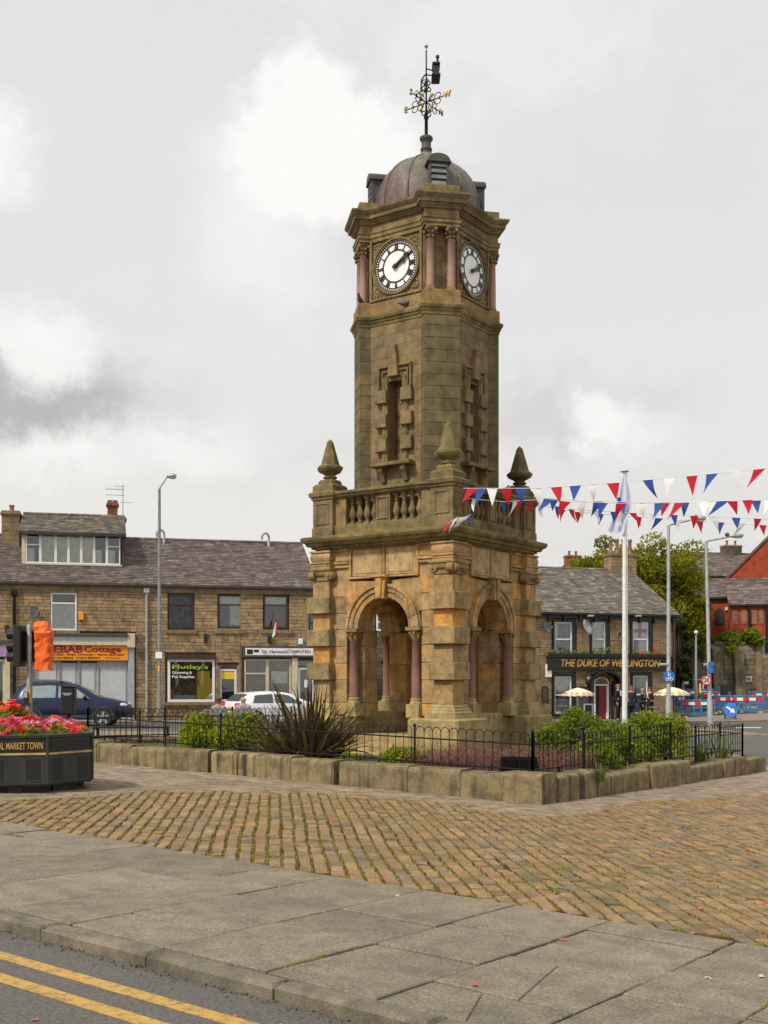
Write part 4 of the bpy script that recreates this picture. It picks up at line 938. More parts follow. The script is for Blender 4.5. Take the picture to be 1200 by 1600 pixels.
# ------------------------------------------------------------------ buildings
class Fac:
    """a facade line: origin A, direction th; px/py read a photo position onto its plane (d metres proud)."""
    def __init__(s, X, Y, th): s.A = Vector((X, Y)); s.th = th; s.c, s.s = cos(th), sin(th)
    def u(s, px, d=0):
        k = (px - 600) / FPX; return (k * (s.A.y - d * s.c) - s.A.x - d * s.s) / (s.c - k * s.s)
    def v(s, u, py, d=0): return EYE + (HOR - py) / FPX * (s.A.y + u * s.s - d * s.c)
    def q(s, px, py, d=0): u = s.u(px, d); return u, s.v(u, py, d)
    def box(s, x0, x1, y0, y1, d=0):                     # photo rectangle -> (u0,u1,v0,v1)
        u0, u1 = s.u(x0, d), s.u(x1, d); um = (u0 + u1) / 2; return u0, u1, s.v(um, y1, d), s.v(um, y0, d)
    def root(s, name, label, cat, u, z, group=None):
        p = s.A + Vector((s.c, s.s)) * u
        r = thing(name, label, cat, (p.x, p.y, z), s.th, group); r['u'] = u; s.f = Fr((-u, 0, -z)); del r['u']; return r
def wall_stones(f, root, u0, u1, v0, v1, holes, mat, ch=.145, lmin=.22, lmax=.5, cap=150, d=0, seed=1, bev=.008, name='stone'):
    rs = random.Random(seed); items = []; v = v0
    while v < v1 - .02:
        h = min(ch * rs.uniform(.9, 1.12), v1 - v); vm = v + h / 2
        spans = [(u0, u1)]
        for a, b, c, e in holes:
            if c - .01 < vm < e + .01:
                ns = []
                for x, y in spans:
                    if b <= x or a >= y: ns.append((x, y)); continue
                    if a > x: ns.append((x, a))
                    if b < y: ns.append((b, y))
                spans = ns
        for x, y in spans:
            u = x
            while u < y - .01:
                l = rs.uniform(lmin, lmax)
                if y - (u + l) < lmin * .7: l = y - u
                dd = d + rs.uniform(-.012, .010); r = rs.random()
                items.append((l * h, lambda b, a=(u + .005, u + l - .005, v + .005, v + h - .005), dd=dd, r=r: b.rect(f, *a, -.19 + d, dd, bev, r)))
                u += l
        v += h
    stones(name, items, M[mat], root, cap)
def slates(f, root, e, rdg, u0, u1, mat, ex=.17, w=.24, cutl=None, cutr=None, holes=(), seed=2, verge=None):
    """e, rdg = (v, d) of eave and ridge"""
    p0, p1 = f.P(u0, e[0], e[1]), f.P(u0, rdg[0], rdg[1]); L_ = (p1 - p0).length; sl = (p1 - p0).normalized()
    sf = Fr(p0, f.ux, sl); rs = random.Random(seed); b = B()
    b.rect(sf, 0, u1 - u0, 0, L_, -.12, -.005, 0, .5); base = b.build('roof', M[mat], root)
    b = B(); n = int(L_ / ex); ex = L_ / n
    for i in range(n):
        u = -rs.uniform(0, w)
        while u < u1 - u0:
            ww = w * rs.uniform(.75, 1.25); a, c = max(0, u + .004), min(u1 - u0, u + ww - .004); u += ww
            if c - a < .05: continue
            v0, v1 = i * ex + rs.uniform(-.012, .008), (i + 1) * ex + .03; mid = (a + c) / 2 + u0
            if any(h0 < mid < h1 and g0 < (i + .5) * ex < g1 for h0, h1, g0, g1 in holes): continue
            t0, t1 = .026 + rs.uniform(-.005, .007), .004
            P = [sf.P(a, v0, t0), sf.P(c, v0, t0), sf.P(c, v1, t1), sf.P(a, v1, t1), sf.P(a, v0, 0), sf.P(c, v0, 0)]
            b.add(P, [(0, 1, 2, 3), (4, 5, 1, 0), (4, 0, 3), (5, 2, 1)], rs.random())
    b.build('roof_slates', M[mat], base, kind='stuff')
    rb = B(); k = max(1, int((u1 - u0) / .45))
    for i in range(k): rb.tube([f.P(u0 + (u1 - u0) * i / k + .006, rdg[0] + .02, rdg[1]), f.P(u0 + (u1 - u0) * (i + 1) / k - .006, rdg[0] + .02, rdg[1])], .075, 8, rs.random(), False)
    rb.build('ridge_tiles', M[mat], base, kind='stuff')
    return base, sf, L_
def window(f, root, u0, u1, v0, v1, mat='upvc', fw=.05, trans=(), mull=(), back='room', d=-.09, backs=(), name='window', deep=.07, sash=0):
    b = B()
    b.rect(f, u0, u0 + fw, v0, v1, d - .03, d + .03, .006); b.rect(f, u1 - fw, u1, v0, v1, d - .03, d + .03, .006)
    b.rect(f, u0 + fw, u1 - fw, v0, v0 + fw, d - .03, d + .03, .006); b.rect(f, u0 + fw, u1 - fw, v1 - fw, v1, d - .03, d + .03, .006)
    for t in trans:
        v = v0 + (v1 - v0) * t; b.rect(f, u0 + fw, u1 - fw, v - fw * .45, v + fw * .45, d - .025, d + .025 + sash, .005)
    for t in mull:
        u = u0 + (u1 - u0) * t; b.rect(f, u - fw * .4, u + fw * .4, v0 + fw, v1 - fw, d - .025, d + .022, .005)
    w = b.build(name, M[mat], root)
    us = [u0 + fw] + [u0 + (u1 - u0) * t for t in mull] + [u1 - fw]; vs = [v0 + fw] + [v0 + (v1 - v0) * t for t in trans] + [v1 - fw]
    for a, c in zip(us, us[1:]):
        for e, g in zip(vs, vs[1:]):
            p = B(); p.rect(f, a + .01, c - .01, e + .01, g - .01, d - .008, d - .002, 0); p.build('pane', M['glass'], w)
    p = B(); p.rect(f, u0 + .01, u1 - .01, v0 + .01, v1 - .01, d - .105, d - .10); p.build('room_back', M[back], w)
    for (a, c, e, g, m) in backs:
        p = B(); ua, ub = u0 + (u1 - u0) * a, u0 + (u1 - u0) * c; va, vb = v0 + (v1 - v0) * e, v0 + (v1 - v0) * g
        k = max(2, int((ub - ua) / .05)); pts = [f.P(ua + (ub - ua) * i / k, 0, d - .07 + .012 * (i % 2)) for i in range(k + 1)]
        p.loft([[Vector((q.x, q.y, f.P(0, va).z)) for q in pts], [Vector((q.x, q.y, f.P(0, vb).z)) for q in pts]], False, False, closed=False)
        p.build('curtain', M[m], w)
    return w
def rects(f, lst, name, mat, root, ch=.006):
    b = B()
    for a in lst: b.rect(f, *a, ch)
    return b.build(name, M[mat], root)
def pipe(f, root, u, v0, v1, r, mat, d=.07):
    b = B(); b.tube([f.P(u, v0, d), f.P(u, v1, d)], r, 8)
    for k in range(5): v = v0 + (v1 - v0) * (k + .3) / 5; b.tube([f.P(u, v, d), f.P(u, v + .07, d)], r * 1.3, 8)
    b.rect(f, u - r * 2.2, u + r * 2.2, v1 - .02, v1 + .20, d - .09, d + .09, .02); return b.build('downpipe', M[mat], root)
def dish(f, root, u, v, r=.28, d=.12, mat='dish', tilt=.5):
    b = B(); c = f.P(u, v, d + .15); ax = (f.un + f.ux * tilt + f.uy * .45).normalized()
    b.lathe(c, [(.01, -.06), (r * .6, -.035), (r, .02), (r, .028), (r * .6, -.02), (.01, -.045)], 18, .5, True, ax); o = b.build('satellite_dish', M[mat], root)
    b = B(); b.tube([f.P(u, v - .05, 0), c - ax * .05], .02, 6); b.tube([c - f.uy * r * .9, c + ax * r * 1.1 - f.uy * .05], .012, 5); e = c + ax * r * 1.1 - f.uy * .05; b.ball(e, .035, 6, 5); b.build('bracket', M['galv'], o); return o
def chimney(f, root, u0, u1, v0, v1, d0, d1, mat, pots, potmat='terracotta', poth=.45, cap='dress', stone=True, seed=4):
    b = B(); b.rect(f, u0 + .02, u1 - .02, v0, v1, d0 + .02, d1 - .02); c = b.build('chimney', M[mat], root)
    rs = random.Random(seed); b = B(); v = v0; h0 = .2 if stone else .085
    while v < v1 - .05:
        h = min(h0 * rs.uniform(.9, 1.1), v1 - v)
        for (F2, a, e, dd) in ((f, u0, u1, d1), (Fr(f.P(u1, 0, 0), -f.un, f.uy, f.ux), -d1, -d0, 0), (Fr(f.P(u0, 0, 0), f.un, f.uy, -f.ux), d0, d1, 0)):
            u = a
            while u < e - .02:
                l = rs.uniform(.25, .5) if stone else rs.uniform(.18, .24)
                if e - u - l < .12: l = e - u
                b.rect(F2, u + .004, u + l - .004, v + .004, v + h - .004, dd - .05, dd + rs.uniform(-.006, .008), .006, rs.random()); u += l
        v += h
    b.build('chimney_stones' if stone else 'chimney_bricks', M[mat], c, kind='stuff')
    b = B(); b.rect(f, u0 - .06, u1 + .06, v1, v1 + .1, d0 - .06, d1 + .06, .015); b.rect(f, u0 - .02, u1 + .02, v1 + .1, v1 + .18, d0 - .02, d1 + .02, .015); b.build('chimney_cap', M[cap], c)
    for k in range(pots):
        b = B(); u = u0 + (u1 - u0) * (k + .5) / pots; b.lathe(f.P(u, v1 + .16, (d0 + d1) / 2), [(.13, 0), (.11, .03), (.095, poth * .8), (.125, poth * .85), (.125, poth), (.09, poth), (.08, poth * .7)], 10); b.build('chimney_pot', M[potmat], c)
    return c
# ---- the terrace of shops on the left
TF = Fac(-16.5, 46.0, radians(14)); VG = -.55
UE = [TF.u(x) for x in (-150, 24, 230, 376, 499)]
EAVE = lambda u: 5.52 - .0 * u
e_v, r_v, r_d = 5.50, 7.92, -4.3
def shop(name, label, i, holes, stone, seed, z):
    r = TF.root(name, label, 'building', UE[i], z, 'stone terrace of shops'); f = TF.f; u0, u1 = UE[i], UE[i + 1]
    rects(f, [(u0, u1, VG, e_v + .0, -8.4, -.20)], 'wall', 'dress', r, 0)
    wall_stones(f, r, u0 + .002, u1 - .002, VG, e_v - .30, holes, stone, seed=seed)
    rects(f, [(u0, u1, e_v - .30, e_v - .10, -.2, .03), (u0, u1, e_v - .10, e_v, -.2, .07)], 'eaves_course', 'dress', r, .01)
    rects(f, [(u0, u1, e_v - .06, e_v + .03, .10, .23)], 'gutter', 'lead', r, .02)
    return r, f, u0, u1
def gable(f, r, u, rd=-8.6):
    b = B(); F2 = Fr(f.P(u, 0, 0), -f.un, f.uy, f.ux); b.prism(F2, [(0, e_v), (4.3, r_v - .08), (8.4, e_v)], -.3, 0); b.build('gable', M['dress'], r)
def roofs(f, r, u0, u1, seed, holes=()):
    slates(f, r, (e_v + .02, .22), (r_v, r_d), u0, u1, 'slate', holes=holes, seed=seed)
    b = B(); sf = Fr(f.P(u0, e_v, -8.6), -f.ux, (f.P(0, r_v, r_d) - f.P(0, e_v, -8.6)).normalized()); b.rect(sf, u0 - u1, 0, 0, (f.P(0, r_v, r_d) - f.P(0, e_v, -8.6)).length, -.1, 0); b.build('rear_roof', M['slate'], r)
# (0) shop at the far left edge
h0 = TF.box(-80, 16, 1008, 1112)
r, f, u0, u1 = shop('terrace_shop', 'stone terrace shop cut by the left edge with a cream-framed window', 0, [h0], 'terr', 5, -.2); roofs(f, r, u0, u1, 31)
a = TF.box(-80, 8, 1030, 1105); window(f, r, a[0], a[1], a[2], a[3], 'cream', .1, back='teal', mull=(.5,), name='shop_window')
a = TF.box(8, 16, 1012, 1112); rects(f, [(a[0], a[1], VG, a[3], -.15, .06)], 'pilaster', 'cream', r, .01)
a = TF.box(-80, 12, 1006, 1026); rects(f, [(*a, -.15, .10)], 'shop_sign', 'magenta', r, .01); a = TF.box(-80, 16, 1000, 1006); rects(f, [(a[0], a[1] + .05, a[2], a[3], -.1, .16)], 'cornice', 'lead', r, .01)
chimney(f, r, TF.u(2, -3), TF.u(30, -3), 6.6, TF.v(TF.u(16, -3), 803, -3), -4.6, -3.2, 'dress', 1, 'terracotta', .35, seed=7)
pipe(f, r, TF.u(22), .5, TF.v(TF.u(24), 930), .055, 'iron')
a = TF.box(8, 14, 977, 988); rects(f, [(*a, 0, .12)], 'alarm_box', 'black', r, .01)
# (1) the take-away with the dormer
hs = [TF.box(79, 121, 924, 988), TF.box(46, 212, 988, 1130)]
DORM = (TF.u(36, -1.6), TF.u(190, -1.6))
r, f, u0, u1 = shop('terrace_shop', 'stone terrace take-away with orange sign, grey boarded front and long attic dormer', 1, hs, 'terr', 6, -.2)
roofs(f, r, u0, u1, 32)
# dormer: front windows, cheeks, its own slated roof
dd = -1.35; v0d, v1d = TF.v(DORM[0], 880, dd), TF.v(DORM[0], 832, dd)
dm = rects(f, [(DORM[0] + .05, DORM[1] - .05, v0d - .3, v1d + .02, -4.2, dd - .12)], 'dormer', 'brown', r, 0)
wx = [40, 63, 87, 107, 127, 147, 167, 188]
rects(f, [(TF.u(36, dd), TF.u(191, dd), v0d - .05, v0d + .02, dd - .12, dd + .05), (TF.u(36, dd), TF.u(191, dd), v1d - .02, v1d + .06, dd - .12, dd + .05), (TF.u(34, dd), TF.u(40, dd), v0d, v1d, dd - .12, dd + .03)], 'dormer_trim', 'cream', dm)
for i in range(7):
    a, c = TF.u(wx[i], dd), TF.u(wx[i + 1], dd); end = i in (0, 6)
    window(f, dm, a, c, v0d + .02, v1d - .02, 'upvc', .055, (.62,) if end else (), (), 'room', dd - .01, [(0, 1, 0, 1, 'blind')] if i in (1, 2, 3, 4) else [(0, .6, 0, .5, 'curtain')])
rects(f, [(TF.u(190, dd), TF.u(196, dd), v0d - .1, v1d + .02, -4.2, dd)], 'dormer_cheek', 'brown', dm, 0)
ve, vr_ = TF.v(DORM[0], 830, dd + .25), TF.v(TF.u(110, -4.2), 805, -4.2)
slates(f, r, (ve, dd + .30), (vr_, -4.3), TF.u(29, dd), TF.u(197, dd), 'slateg', seed=33)
rects(f, [(TF.u(29, dd), TF.u(197, dd), ve - .13, ve - .02, dd + .16, dd + .27)], 'dormer_fascia', 'black', dm)
ck = chimney(f, r, TF.u(166, -4), TF.u(196, -4), 7.2, TF.v(TF.u(180, -4), 812, -4), -4.9, -4.15, 'dress', 0, seed=8)
ck2 = chimney(f, r, TF.u(168, -4), TF.u(184, -4), TF.v(TF.u(180, -4), 807, -4), TF.v(TF.u(180, -4), 789, -4), -4.8, -4.3, 'cbrick', 2, poth=.12, cap='cbrick', stone=False, seed=9)
b = B(); ua = TF.u(192, -4.2)
b.tube([f.P(ua, TF.v(ua, 815, -4.2), -4.2), f.P(ua, TF.v(ua, 757, -4.2), -4.2)], .022, 5)
for py, x0, x1 in ((765, 165, 194), (774, 164, 194), (760, 178, 194), (785, 188, 208)): b.tube([f.P(TF.u(x0, -4.2), TF.v(ua, py, -4.2), -4.2), f.P(TF.u(x1, -4.2), TF.v(ua, py, -4.2), -4.2)], .013, 4)
for x in range(166, 192, 4): b.tube([f.P(TF.u(x, -4.2), TF.v(ua, 765, -4.2), -4.0), f.P(TF.u(x, -4.2), TF.v(ua, 765, -4.2), -4.4)], .008, 4)
b.build('aerial', M['galv'], r)
a = TF.box(79, 120, 926, 985); window(f, r, *a, 'upvc', .07, (.72,), (), 'room', -.06, [(0.05, .95, 0, .72, 'curtain')])
a = TF.box(74, 125, 985, 991); rects(f, [(*a, -.15, .07)], 'sill', 'dress', r); a = TF.box(76, 123, 916, 926); rects(f, [(*a, -.15, .015)], 'lintel', 'dress', r)
a = TF.box(123, 131, 957, 969); o = rects(f, [(*a, 0, .1)], 'alarm_box', 'osign', r, .02)
u, v = TF.q(54, 957); dish(f, r, u, v, .27, .1, 'dish', .9)
# shop front: cornice, orange sign, boarded lights, pilasters with console
for a, m, d0, d1, n in ((TF.box(50, 200, 990, 994), 'lead', -.1, .30, 'cornice'), (TF.box(50, 200, 994, 1003), 'board', -.1, .18, 'cornice_band'), (TF.box(50, 200, 1003, 1008.5), 'cream', -.1, .22, 'cornice_moulding'),
                        (TF.box(46, 200, 1009, 1032), 'osign', -.1, .12, 'shop_sign'), (TF.box(200, 210, 1012, 1125), 'greyp', -.15, .09, 'pilaster'), (TF.box(42, 50, 1008, 1125), 'greyp', -.15, .09, 'pilaster'), (TF.box(199, 211, 990, 1012), 'cream', -.15, .24, 'console'), (TF.box(48, 200, 1032, 1125), 'greyp', -.19, -.1, 'shop_front')):
    rects(f, [(*a, d0, d1)], n, m, r, .012)
for x0, x1, y0, y1 in ((54, 88, 1036, 1062), (98, 118, 1042, 1125), (128, 148, 1043, 1125), (157, 197, 1043, 1125), (54, 90, 1066, 1125)):
    a = TF.box(x0, x1, y0, y1); rects(f, [(*a, -.12, -.075)], 'boarded_panel', 'board', r, .01)
for x0, x1, y0, y1 in ((95, 122, 1033, 1036), (126, 152, 1033, 1036)):
    a = TF.box(x0, x1, y0, y1); rects(f, [(*a, -.12, -.085)], 'vent_slot', 'black', r, 0)
for x in (92, 123, 153): a = TF.box(x - 1.2, x + 1.2, 1033, 1125); rects(f, [(*a, -.12, -.05)], 'mullion', 'greyp', r, .005)
for tx, x0, x1, y, h, m in (('KEBAB', 70, 129, 1015, .27, 'oredtxt'), ('Cottage', 131, 189, 1015, .22, 'oredtxt'), ('PIZZAS - DONERS - FRIED CHICKEN - TEXAS BURGERS', 52, 194, 1023, .07, 'brown'), ('01254 882324', 84, 114, 1028, .075, 'brown'), ('01254 882555', 119, 156, 1028, .075, 'brown'), ('We Deliver', 164, 188, 1028, .06, 'redtxt')):
    u0_, u1_ = TF.u(x0), TF.u(x1); text(tx, M[m], r, f.P((u0_ + u1_) / 2, TF.v((u0_ + u1_) / 2, y), .124), (pi / 2, 0, 0), u1_ - u0_, h, 'lettering', .004, bold=.035 if h > .1 else .012)
pipe(f, r, TF.u(229), -.3, TF.v(TF.u(229), 926), .055, 'galv')
# (2) grooming shop
hs = [TF.box(262, 304, 925, 984), TF.box(340, 380, 927, 984), TF.box(258, 337, 1022, 1101), TF.box(341, 373, 1036, 1130)]
r, f, u0, u1 = shop('terrace_shop', 'stone terrace pet grooming shop with large white-framed display window', 2, hs, 'terr', 7, -.2); roofs(f, r, u0, u1, 34)
a = TF.box(263, 303, 927, 982); window(f, r, *a, 'brown', .07, (.68,), (), 'room', -.07, [(0, 1, 0, 1, 'bluecurt')])
a = TF.box(341, 379, 929, 982); window(f, r, *a, 'brown', .07, (.70,), (), 'room', -.07, [(.5, 1, .1, .7, 'blind'), (0, 1, .72, 1, 'curtain')])
for x0, x1 in ((259, 308), (336, 384)): a = TF.box(x0, x1, 984, 990); rects(f, [(*a, -.15, .07)], 'sill', 'dress', r); a = TF.box(x0, x1, 916, 926); rects(f, [(*a, -.15, .012)], 'lintel', 'dress', r)
a = TF.box(262, 336, 1030, 1097); w = window(f, r, *a, 'upvc', .11, (), (), 'room', -.08, name='shop_window')
for m, rr in (('yellow', (.62, .97, .08, .55)), ('redtxt', (.60, .66, .40, .62)), ('yellow', (.63, .9, .5, .72)), ('greyp', (.08, .6, .07, .16)), ('redtxt', (.05, .14, .1, .3))):
    b = B(); b.rect(f, a[0] + (a[1] - a[0]) * rr[0], a[0] + (a[1] - a[0]) * rr[1], a[2] + (a[3] - a[2]) * rr[2], a[2] + (a[3] - a[2]) * rr[3], -.15, -.14); b.build('window_poster', M[m], w)
for tx, x0, x1, y, h, m in (("Mutley's", 269, 325, 1042, .17, 'lime'), ('Grooming &', 269, 300, 1051, .11, 'white'), ('Pet Supplies', 269, 304, 1057.5, .11, 'white')):
    u0_, u1_ = TF.u(x0), TF.u(x1); text(tx, M[m], w, f.P((u0_ + u1_) / 2, TF.v(u0_, y), -.078), (pi / 2, 0, 0), u1_ - u0_, h, 'lettering', .003, bold=.015)
for x0, x1, y0, y1, m, d1 in ((260, 337, 1023, 1030, 'brown', .10), (256, 339, 1097, 1102, 'dress', .14)): a = TF.box(x0, x1, y0, y1); rects(f, [(*a, -.15, d1)], 'shop_trim', m, r)
a = TF.box(343, 370, 1045, 1125); dr = window(f, r, *a, 'upvc', .10, (.38,), (), 'room', -.08, name='door')
a = TF.box(346, 366, 1050, 1061); rects(f, [(*a, -.078, -.07)], 'notice', 'yellow', dr, 0)
for x0, x1 in ((341, 344), (370, 376)): a = TF.box(x0, x1, 1040, 1125); rects(f, [(*a, -.15, .05)], 'door_jamb', 'dress', r)
a = TF.box(343, 370, 1038, 1044); rects(f, [(*a, -.15, -.02)], 'door_sign', 'brown', r); 
for px, py in ((321, 995), ): a = TF.box(px - 2.5, px + 2.5, 990, 1004); rects(f, [(*a, 0, .14)], 'wall_lamp', 'black', r, .02)
for px in (253, 419):
    pass
def ridge_vent(f, r, px):
    b = B(); u = TF.u(px, -4.1); b.tube([f.P(u, r_v - .35, -3.9), f.P(u, r_v + .25, -3.9)] + [f.P(u - .16 + .16 * cos(q), r_v + .25 + .16 * sin(q), -3.9) for q in [j * pi / 6 for j in range(7)]] + [f.P(u - .32, r_v + .1, -3.9)], .06, 8); b.build('flue_pipe', M['galv'], r)
ridge_vent(f, r, 256)
# (3) computer shop, the end of the row
hs = [TF.box(411, 452, 927, 984), TF.box(378, 498, 1010, 1130), TF.box(481, 497, 940, 1006)]
r, f, u0, u1 = shop('terrace_shop', 'stone terrace computer shop with white sign board at the end of the row', 3, hs, 'terr', 8, -.25); roofs(f, r, u0, u1, 35); gable(f, r, u1)
a = TF.box(412, 450, 930, 982); window(f, r, *a, 'brown', .07, (.70,), (), 'room', -.07, [(0, 1, .72, 1, 'curtain')])
a = TF.box(482, 498, 943, 1005); window(f, r, *a, 'brown', .07, (.5,), (), 'room', -.07); a = TF.box(477, 482, 940, 1006); rects(f, [(*a, -.15, .03)], 'window_jamb', 'dress', r)
a = TF.box(407, 456, 984, 990); rects(f, [(*a, -.15, .07)], 'sill', 'dress', r); a = TF.box(407, 456, 917, 927); rects(f, [(*a, -.15, .012)], 'lintel', 'dress', r)
a = TF.box(379, 499, 1009.5, 1027); sg = rects(f, [(*a, -.1, .12)], 'shop_sign', 'lead', r); a = TF.box(383, 499, 1013, 1024); rects(f, [(*a, .11, .135)], 'sign_panel', 'white', sg, .004)
for tx, x0, x1, y, h, m in (('Gt. Harwood', 409, 448, 1018.5, .14, 'black'), ('COMPUTERS', 449, 485, 1018.5, .12, 'lead'), ('>>', 487, 497, 1018.5, .1, 'lime')):
    u0_, u1_ = TF.u(x0), TF.u(x1); text(tx, M[m], sg, f.P((u0_ + u1_) / 2, TF.v(u0_, y), .138), (pi / 2, 0, 0), u1_ - u0_, h, 'lettering', .003, bold=.012)
b = B(); u_, v_ = TF.q(393, 1018.5); b.rect(f, u_ - .22, u_ + .05, v_ - .11, v_ + .11, .13, .14, .01); b.rect(f, u_ + .08, u_ + .30, v_ - .03, v_ + .10, .13, .14, .01); b.build('sign_emblem', M['suit'], sg)
a = TF.box(378, 499, 1027, 1125); rects(f, [(*a, -.2, -.17)], 'shop_front', 'dress', r, 0)
a = TF.box(382, 418, 1030, 1110); window(f, r, *a, 'cream', .07, (.72,), (), 'teal', -.09, name='shop_window')
a = TF.box(418, 455, 1030, 1110); w = window(f, r, *a, 'cream', .07, (), (), 'room', -.09, name='shop_window'); a = TF.box(425, 450, 1049, 1068); rects(f, [(*a, -.15, -.14)], 'window_poster', 'white', w, 0)
a = TF.box(466, 492, 1043, 1125); dr = window(f, r, *a, 'upvc', .1, (.33,), (), 'room', -.09, name='door'); a = TF.box(476, 483, 1062, 1074); rects(f, [(*a, -.085, -.08)], 'notice', 'white', dr, 0)
a = TF.box(463, 496, 1030, 1043); window(f, r, *a, 'lead', .05, (), (), 'room', -.09, name='fanlight')
a = TF.box(456, 465, 1028, 1125); rects(f, [(*a, -.18, .04)], 'pilaster', 'cream', r)
for x in (401, 447): u_, v_ = TF.q(x, 1009); b = B(); b.tube([f.P(u_, v_, .05), f.P(u_, v_ + .1, .35)], .02, 5); b.lathe(f.P(u_, v_ + .02, .38), [(.02, .12), (.07, .06), (.09, 0)], 8); b.build('sign_lamp', M['lead'], r)
a = TF.box(418, 424, 994, 1004); rects(f, [(*a, 0, .14)], 'wall_lamp', 'black', r, .02); a = TF.box(466, 473, 998, 1007); rects(f, [(*a, 0, .1)], 'meter_box', 'white', r, .02)
ridge_vent(f, r, 419)
# flag leaning from the wall of the computer shop
fl = thing('wall_flag', 'small red and white flag on a stick leaning from the computer shop wall', 'flag', TF.root('x', None, None, 0, 0).location, 0); bpy.data.objects.remove(bpy.data.objects['x'])
Wp = lambda px, py, d: Vector((TF.A.x + TF.c * TF.u(px, d) + TF.s * d, TF.A.y + TF.s * TF.u(px, d) - TF.c * d, TF.v(TF.u(px, d), py, d)))
fl.location = Wp(424, 1003, .1); o0 = fl.location
b = B(); b.tube([Wp(424, 1003, .1) - o0, Wp(437, 955, .9) - o0], .014, 5); b.build('stick', M['woodt'], fl)
for (m, p) in (('red', [(434, 966), (432, 985), (429, 992), (432, 968)]), ('whitec', [(431, 972), (429, 992), (425, 996), (428, 982)])):
    b = B(); b.loft([[Wp(x, y, .80 + .03 * (i % 2)) - o0 for i, (x, y) in enumerate(p)], [Wp(x + .6, y, .83 + .03 * (i % 2)) - o0 for i, (x, y) in enumerate(p)]]); b.build('flag_cloth', M[m], fl)
# ---- stone house seen through the arch
HF = Fac((545 - 600) / FPX * 53, 53.0, radians(8))
hs = [HF.box(586, 612, 955, 988)]
r = HF.root('stone_house', 'sooty stone house with a white window seen through the tower arch', 'house', HF.u(545), -.4); f = HF.f; u0, u1 = HF.u(545), HF.u(760)
rects(f, [(u0, u1, -.6, 5.0, -6, -.2)], 'wall', 'dress', r, 0); wall_stones(f, r, u0, u1, -.6, 5.0, hs, 'rock', .21, .3, .6, 100, seed=12)
slates(f, r, (5.0, .2), (6.6, -3), u0, u1, 'slate', seed=36); b = B(); b.prism(Fr(f.P(u0, 0, 0), f.un, f.uy, -f.ux), [(0, 5.0), (-3, 6.5), (-6, 5.0)], -.2, 0); b.prism(Fr(f.P(u1, 0, 0), -f.un, f.uy, f.ux), [(0, 5.0), (3, 6.5), (6, 5.0)], -.2, 0); b.build('gable', M['dress'], r)
a = HF.box(588, 610, 957, 986); window(f, r, *a, 'upvc', .09, (.5,), (), 'teal', -.08)
b = B(); u_, v_ = HF.q(599, 1036); b.tube([f.P(u_, v_ + .35, 0), f.P(u_, v_ + .35, .35)], .015, 5); b.lathe(f.P(u_, v_, .35), [(.03, -.1), (.15, -.03), (.18, .1)], 8); b.build('hanging_basket', M['iron'], r)
# ---- the inn on the right
PF = Fac((850 - 600) / FPX * 58, 58.0, radians(19))
pe, pr, prd = 4.93, 7.72, -4.6
hs = [PF.box(862, 901, 966, 1030), PF.box(921, 953, 966, 1030), PF.box(984, 1020, 966, 1030), PF.box(862, 900, 1051, 1118), PF.box(985, 1019, 1050, 1118), PF.box(925, 953, 1048, 1135)]
ul, ur = PF.u(770), PF.u(1055)
r = PF.root('inn', 'two-storey stone inn with black window surrounds and gilt-lettered black fascia', 'pub', ul, -.65); f = PF.f
rects(f, [(ul, ur, -1.2, pe, -9, -.2)], 'wall', 'pubstone', r, 0)
wall_stones(f, r, ul, ur, -1.2, pe - .25, hs, 'pubstone', .125, .25, .5, 150, seed=21, bev=.006)
F2 = Fr(f.P(ur, 0, 0), -f.un, f.uy, f.ux)
wall_stones(F2, r, 0, 9, -1.2, pe, [], 'pubstone', .14, .25, .5, 40, seed=22)
b = B(); b.prism(F2, [(0, pe), (4.6, pr - .1), (9, pe)], -.25, .0); b.build('gable', M['pubstone'], r)
base, sf, L_ = slates(f, r, (pe + .02, .3), (pr, prd), ul, ur + .12, 'slateg', .18, .26, seed=40)
b = B(); sf2 = Fr(f.P(ul, pe, -9.4), -f.ux, (f.P(0, pr, prd) - f.P(0, pe, -9.4)).normalized()); b.rect(sf2, ul - ur, 0, 0, (f.P(0, pr, prd) - f.P(0, pe, -9.4)).length, -.1, 0); b.build('rear_roof', M['slateg'], r)
rects(f, [(ul, ur, pe - .25, pe - .05, -.2, .06)], 'eaves_board', 'black', r, .01); rects(f, [(ul, ur + .1, pe - .08, pe + .03, .16, .30)], 'gutter', 'black', r, .02)
b = B()
for k in range(12): u_ = ul + (ur - ul) * (k + .5) / 12; b.rect(f, u_ - .06, u_ + .06, pe - .42, pe - .05, 0, .16, .015)
b.build('eaves_brackets', M['black'], r, kind='stuff')
def black_surround(x0, x1, y0, y1, wl, wr):
    a = PF.box(x0, x1, y0, y1); w = (a[1] - a[0])
    rects(f, [(a[0], a[0] + wl, a[2], a[3] - .12, -.16, .035), (a[1] - wr, a[1], a[2], a[3] - .12, -.16, .035), (a[0], a[1], a[3] - .12, a[3], -.16, .04), (a[0], a[1], a[2] - .1, a[2], -.16, .08)], 'window_surround', 'black', r, .01); return a
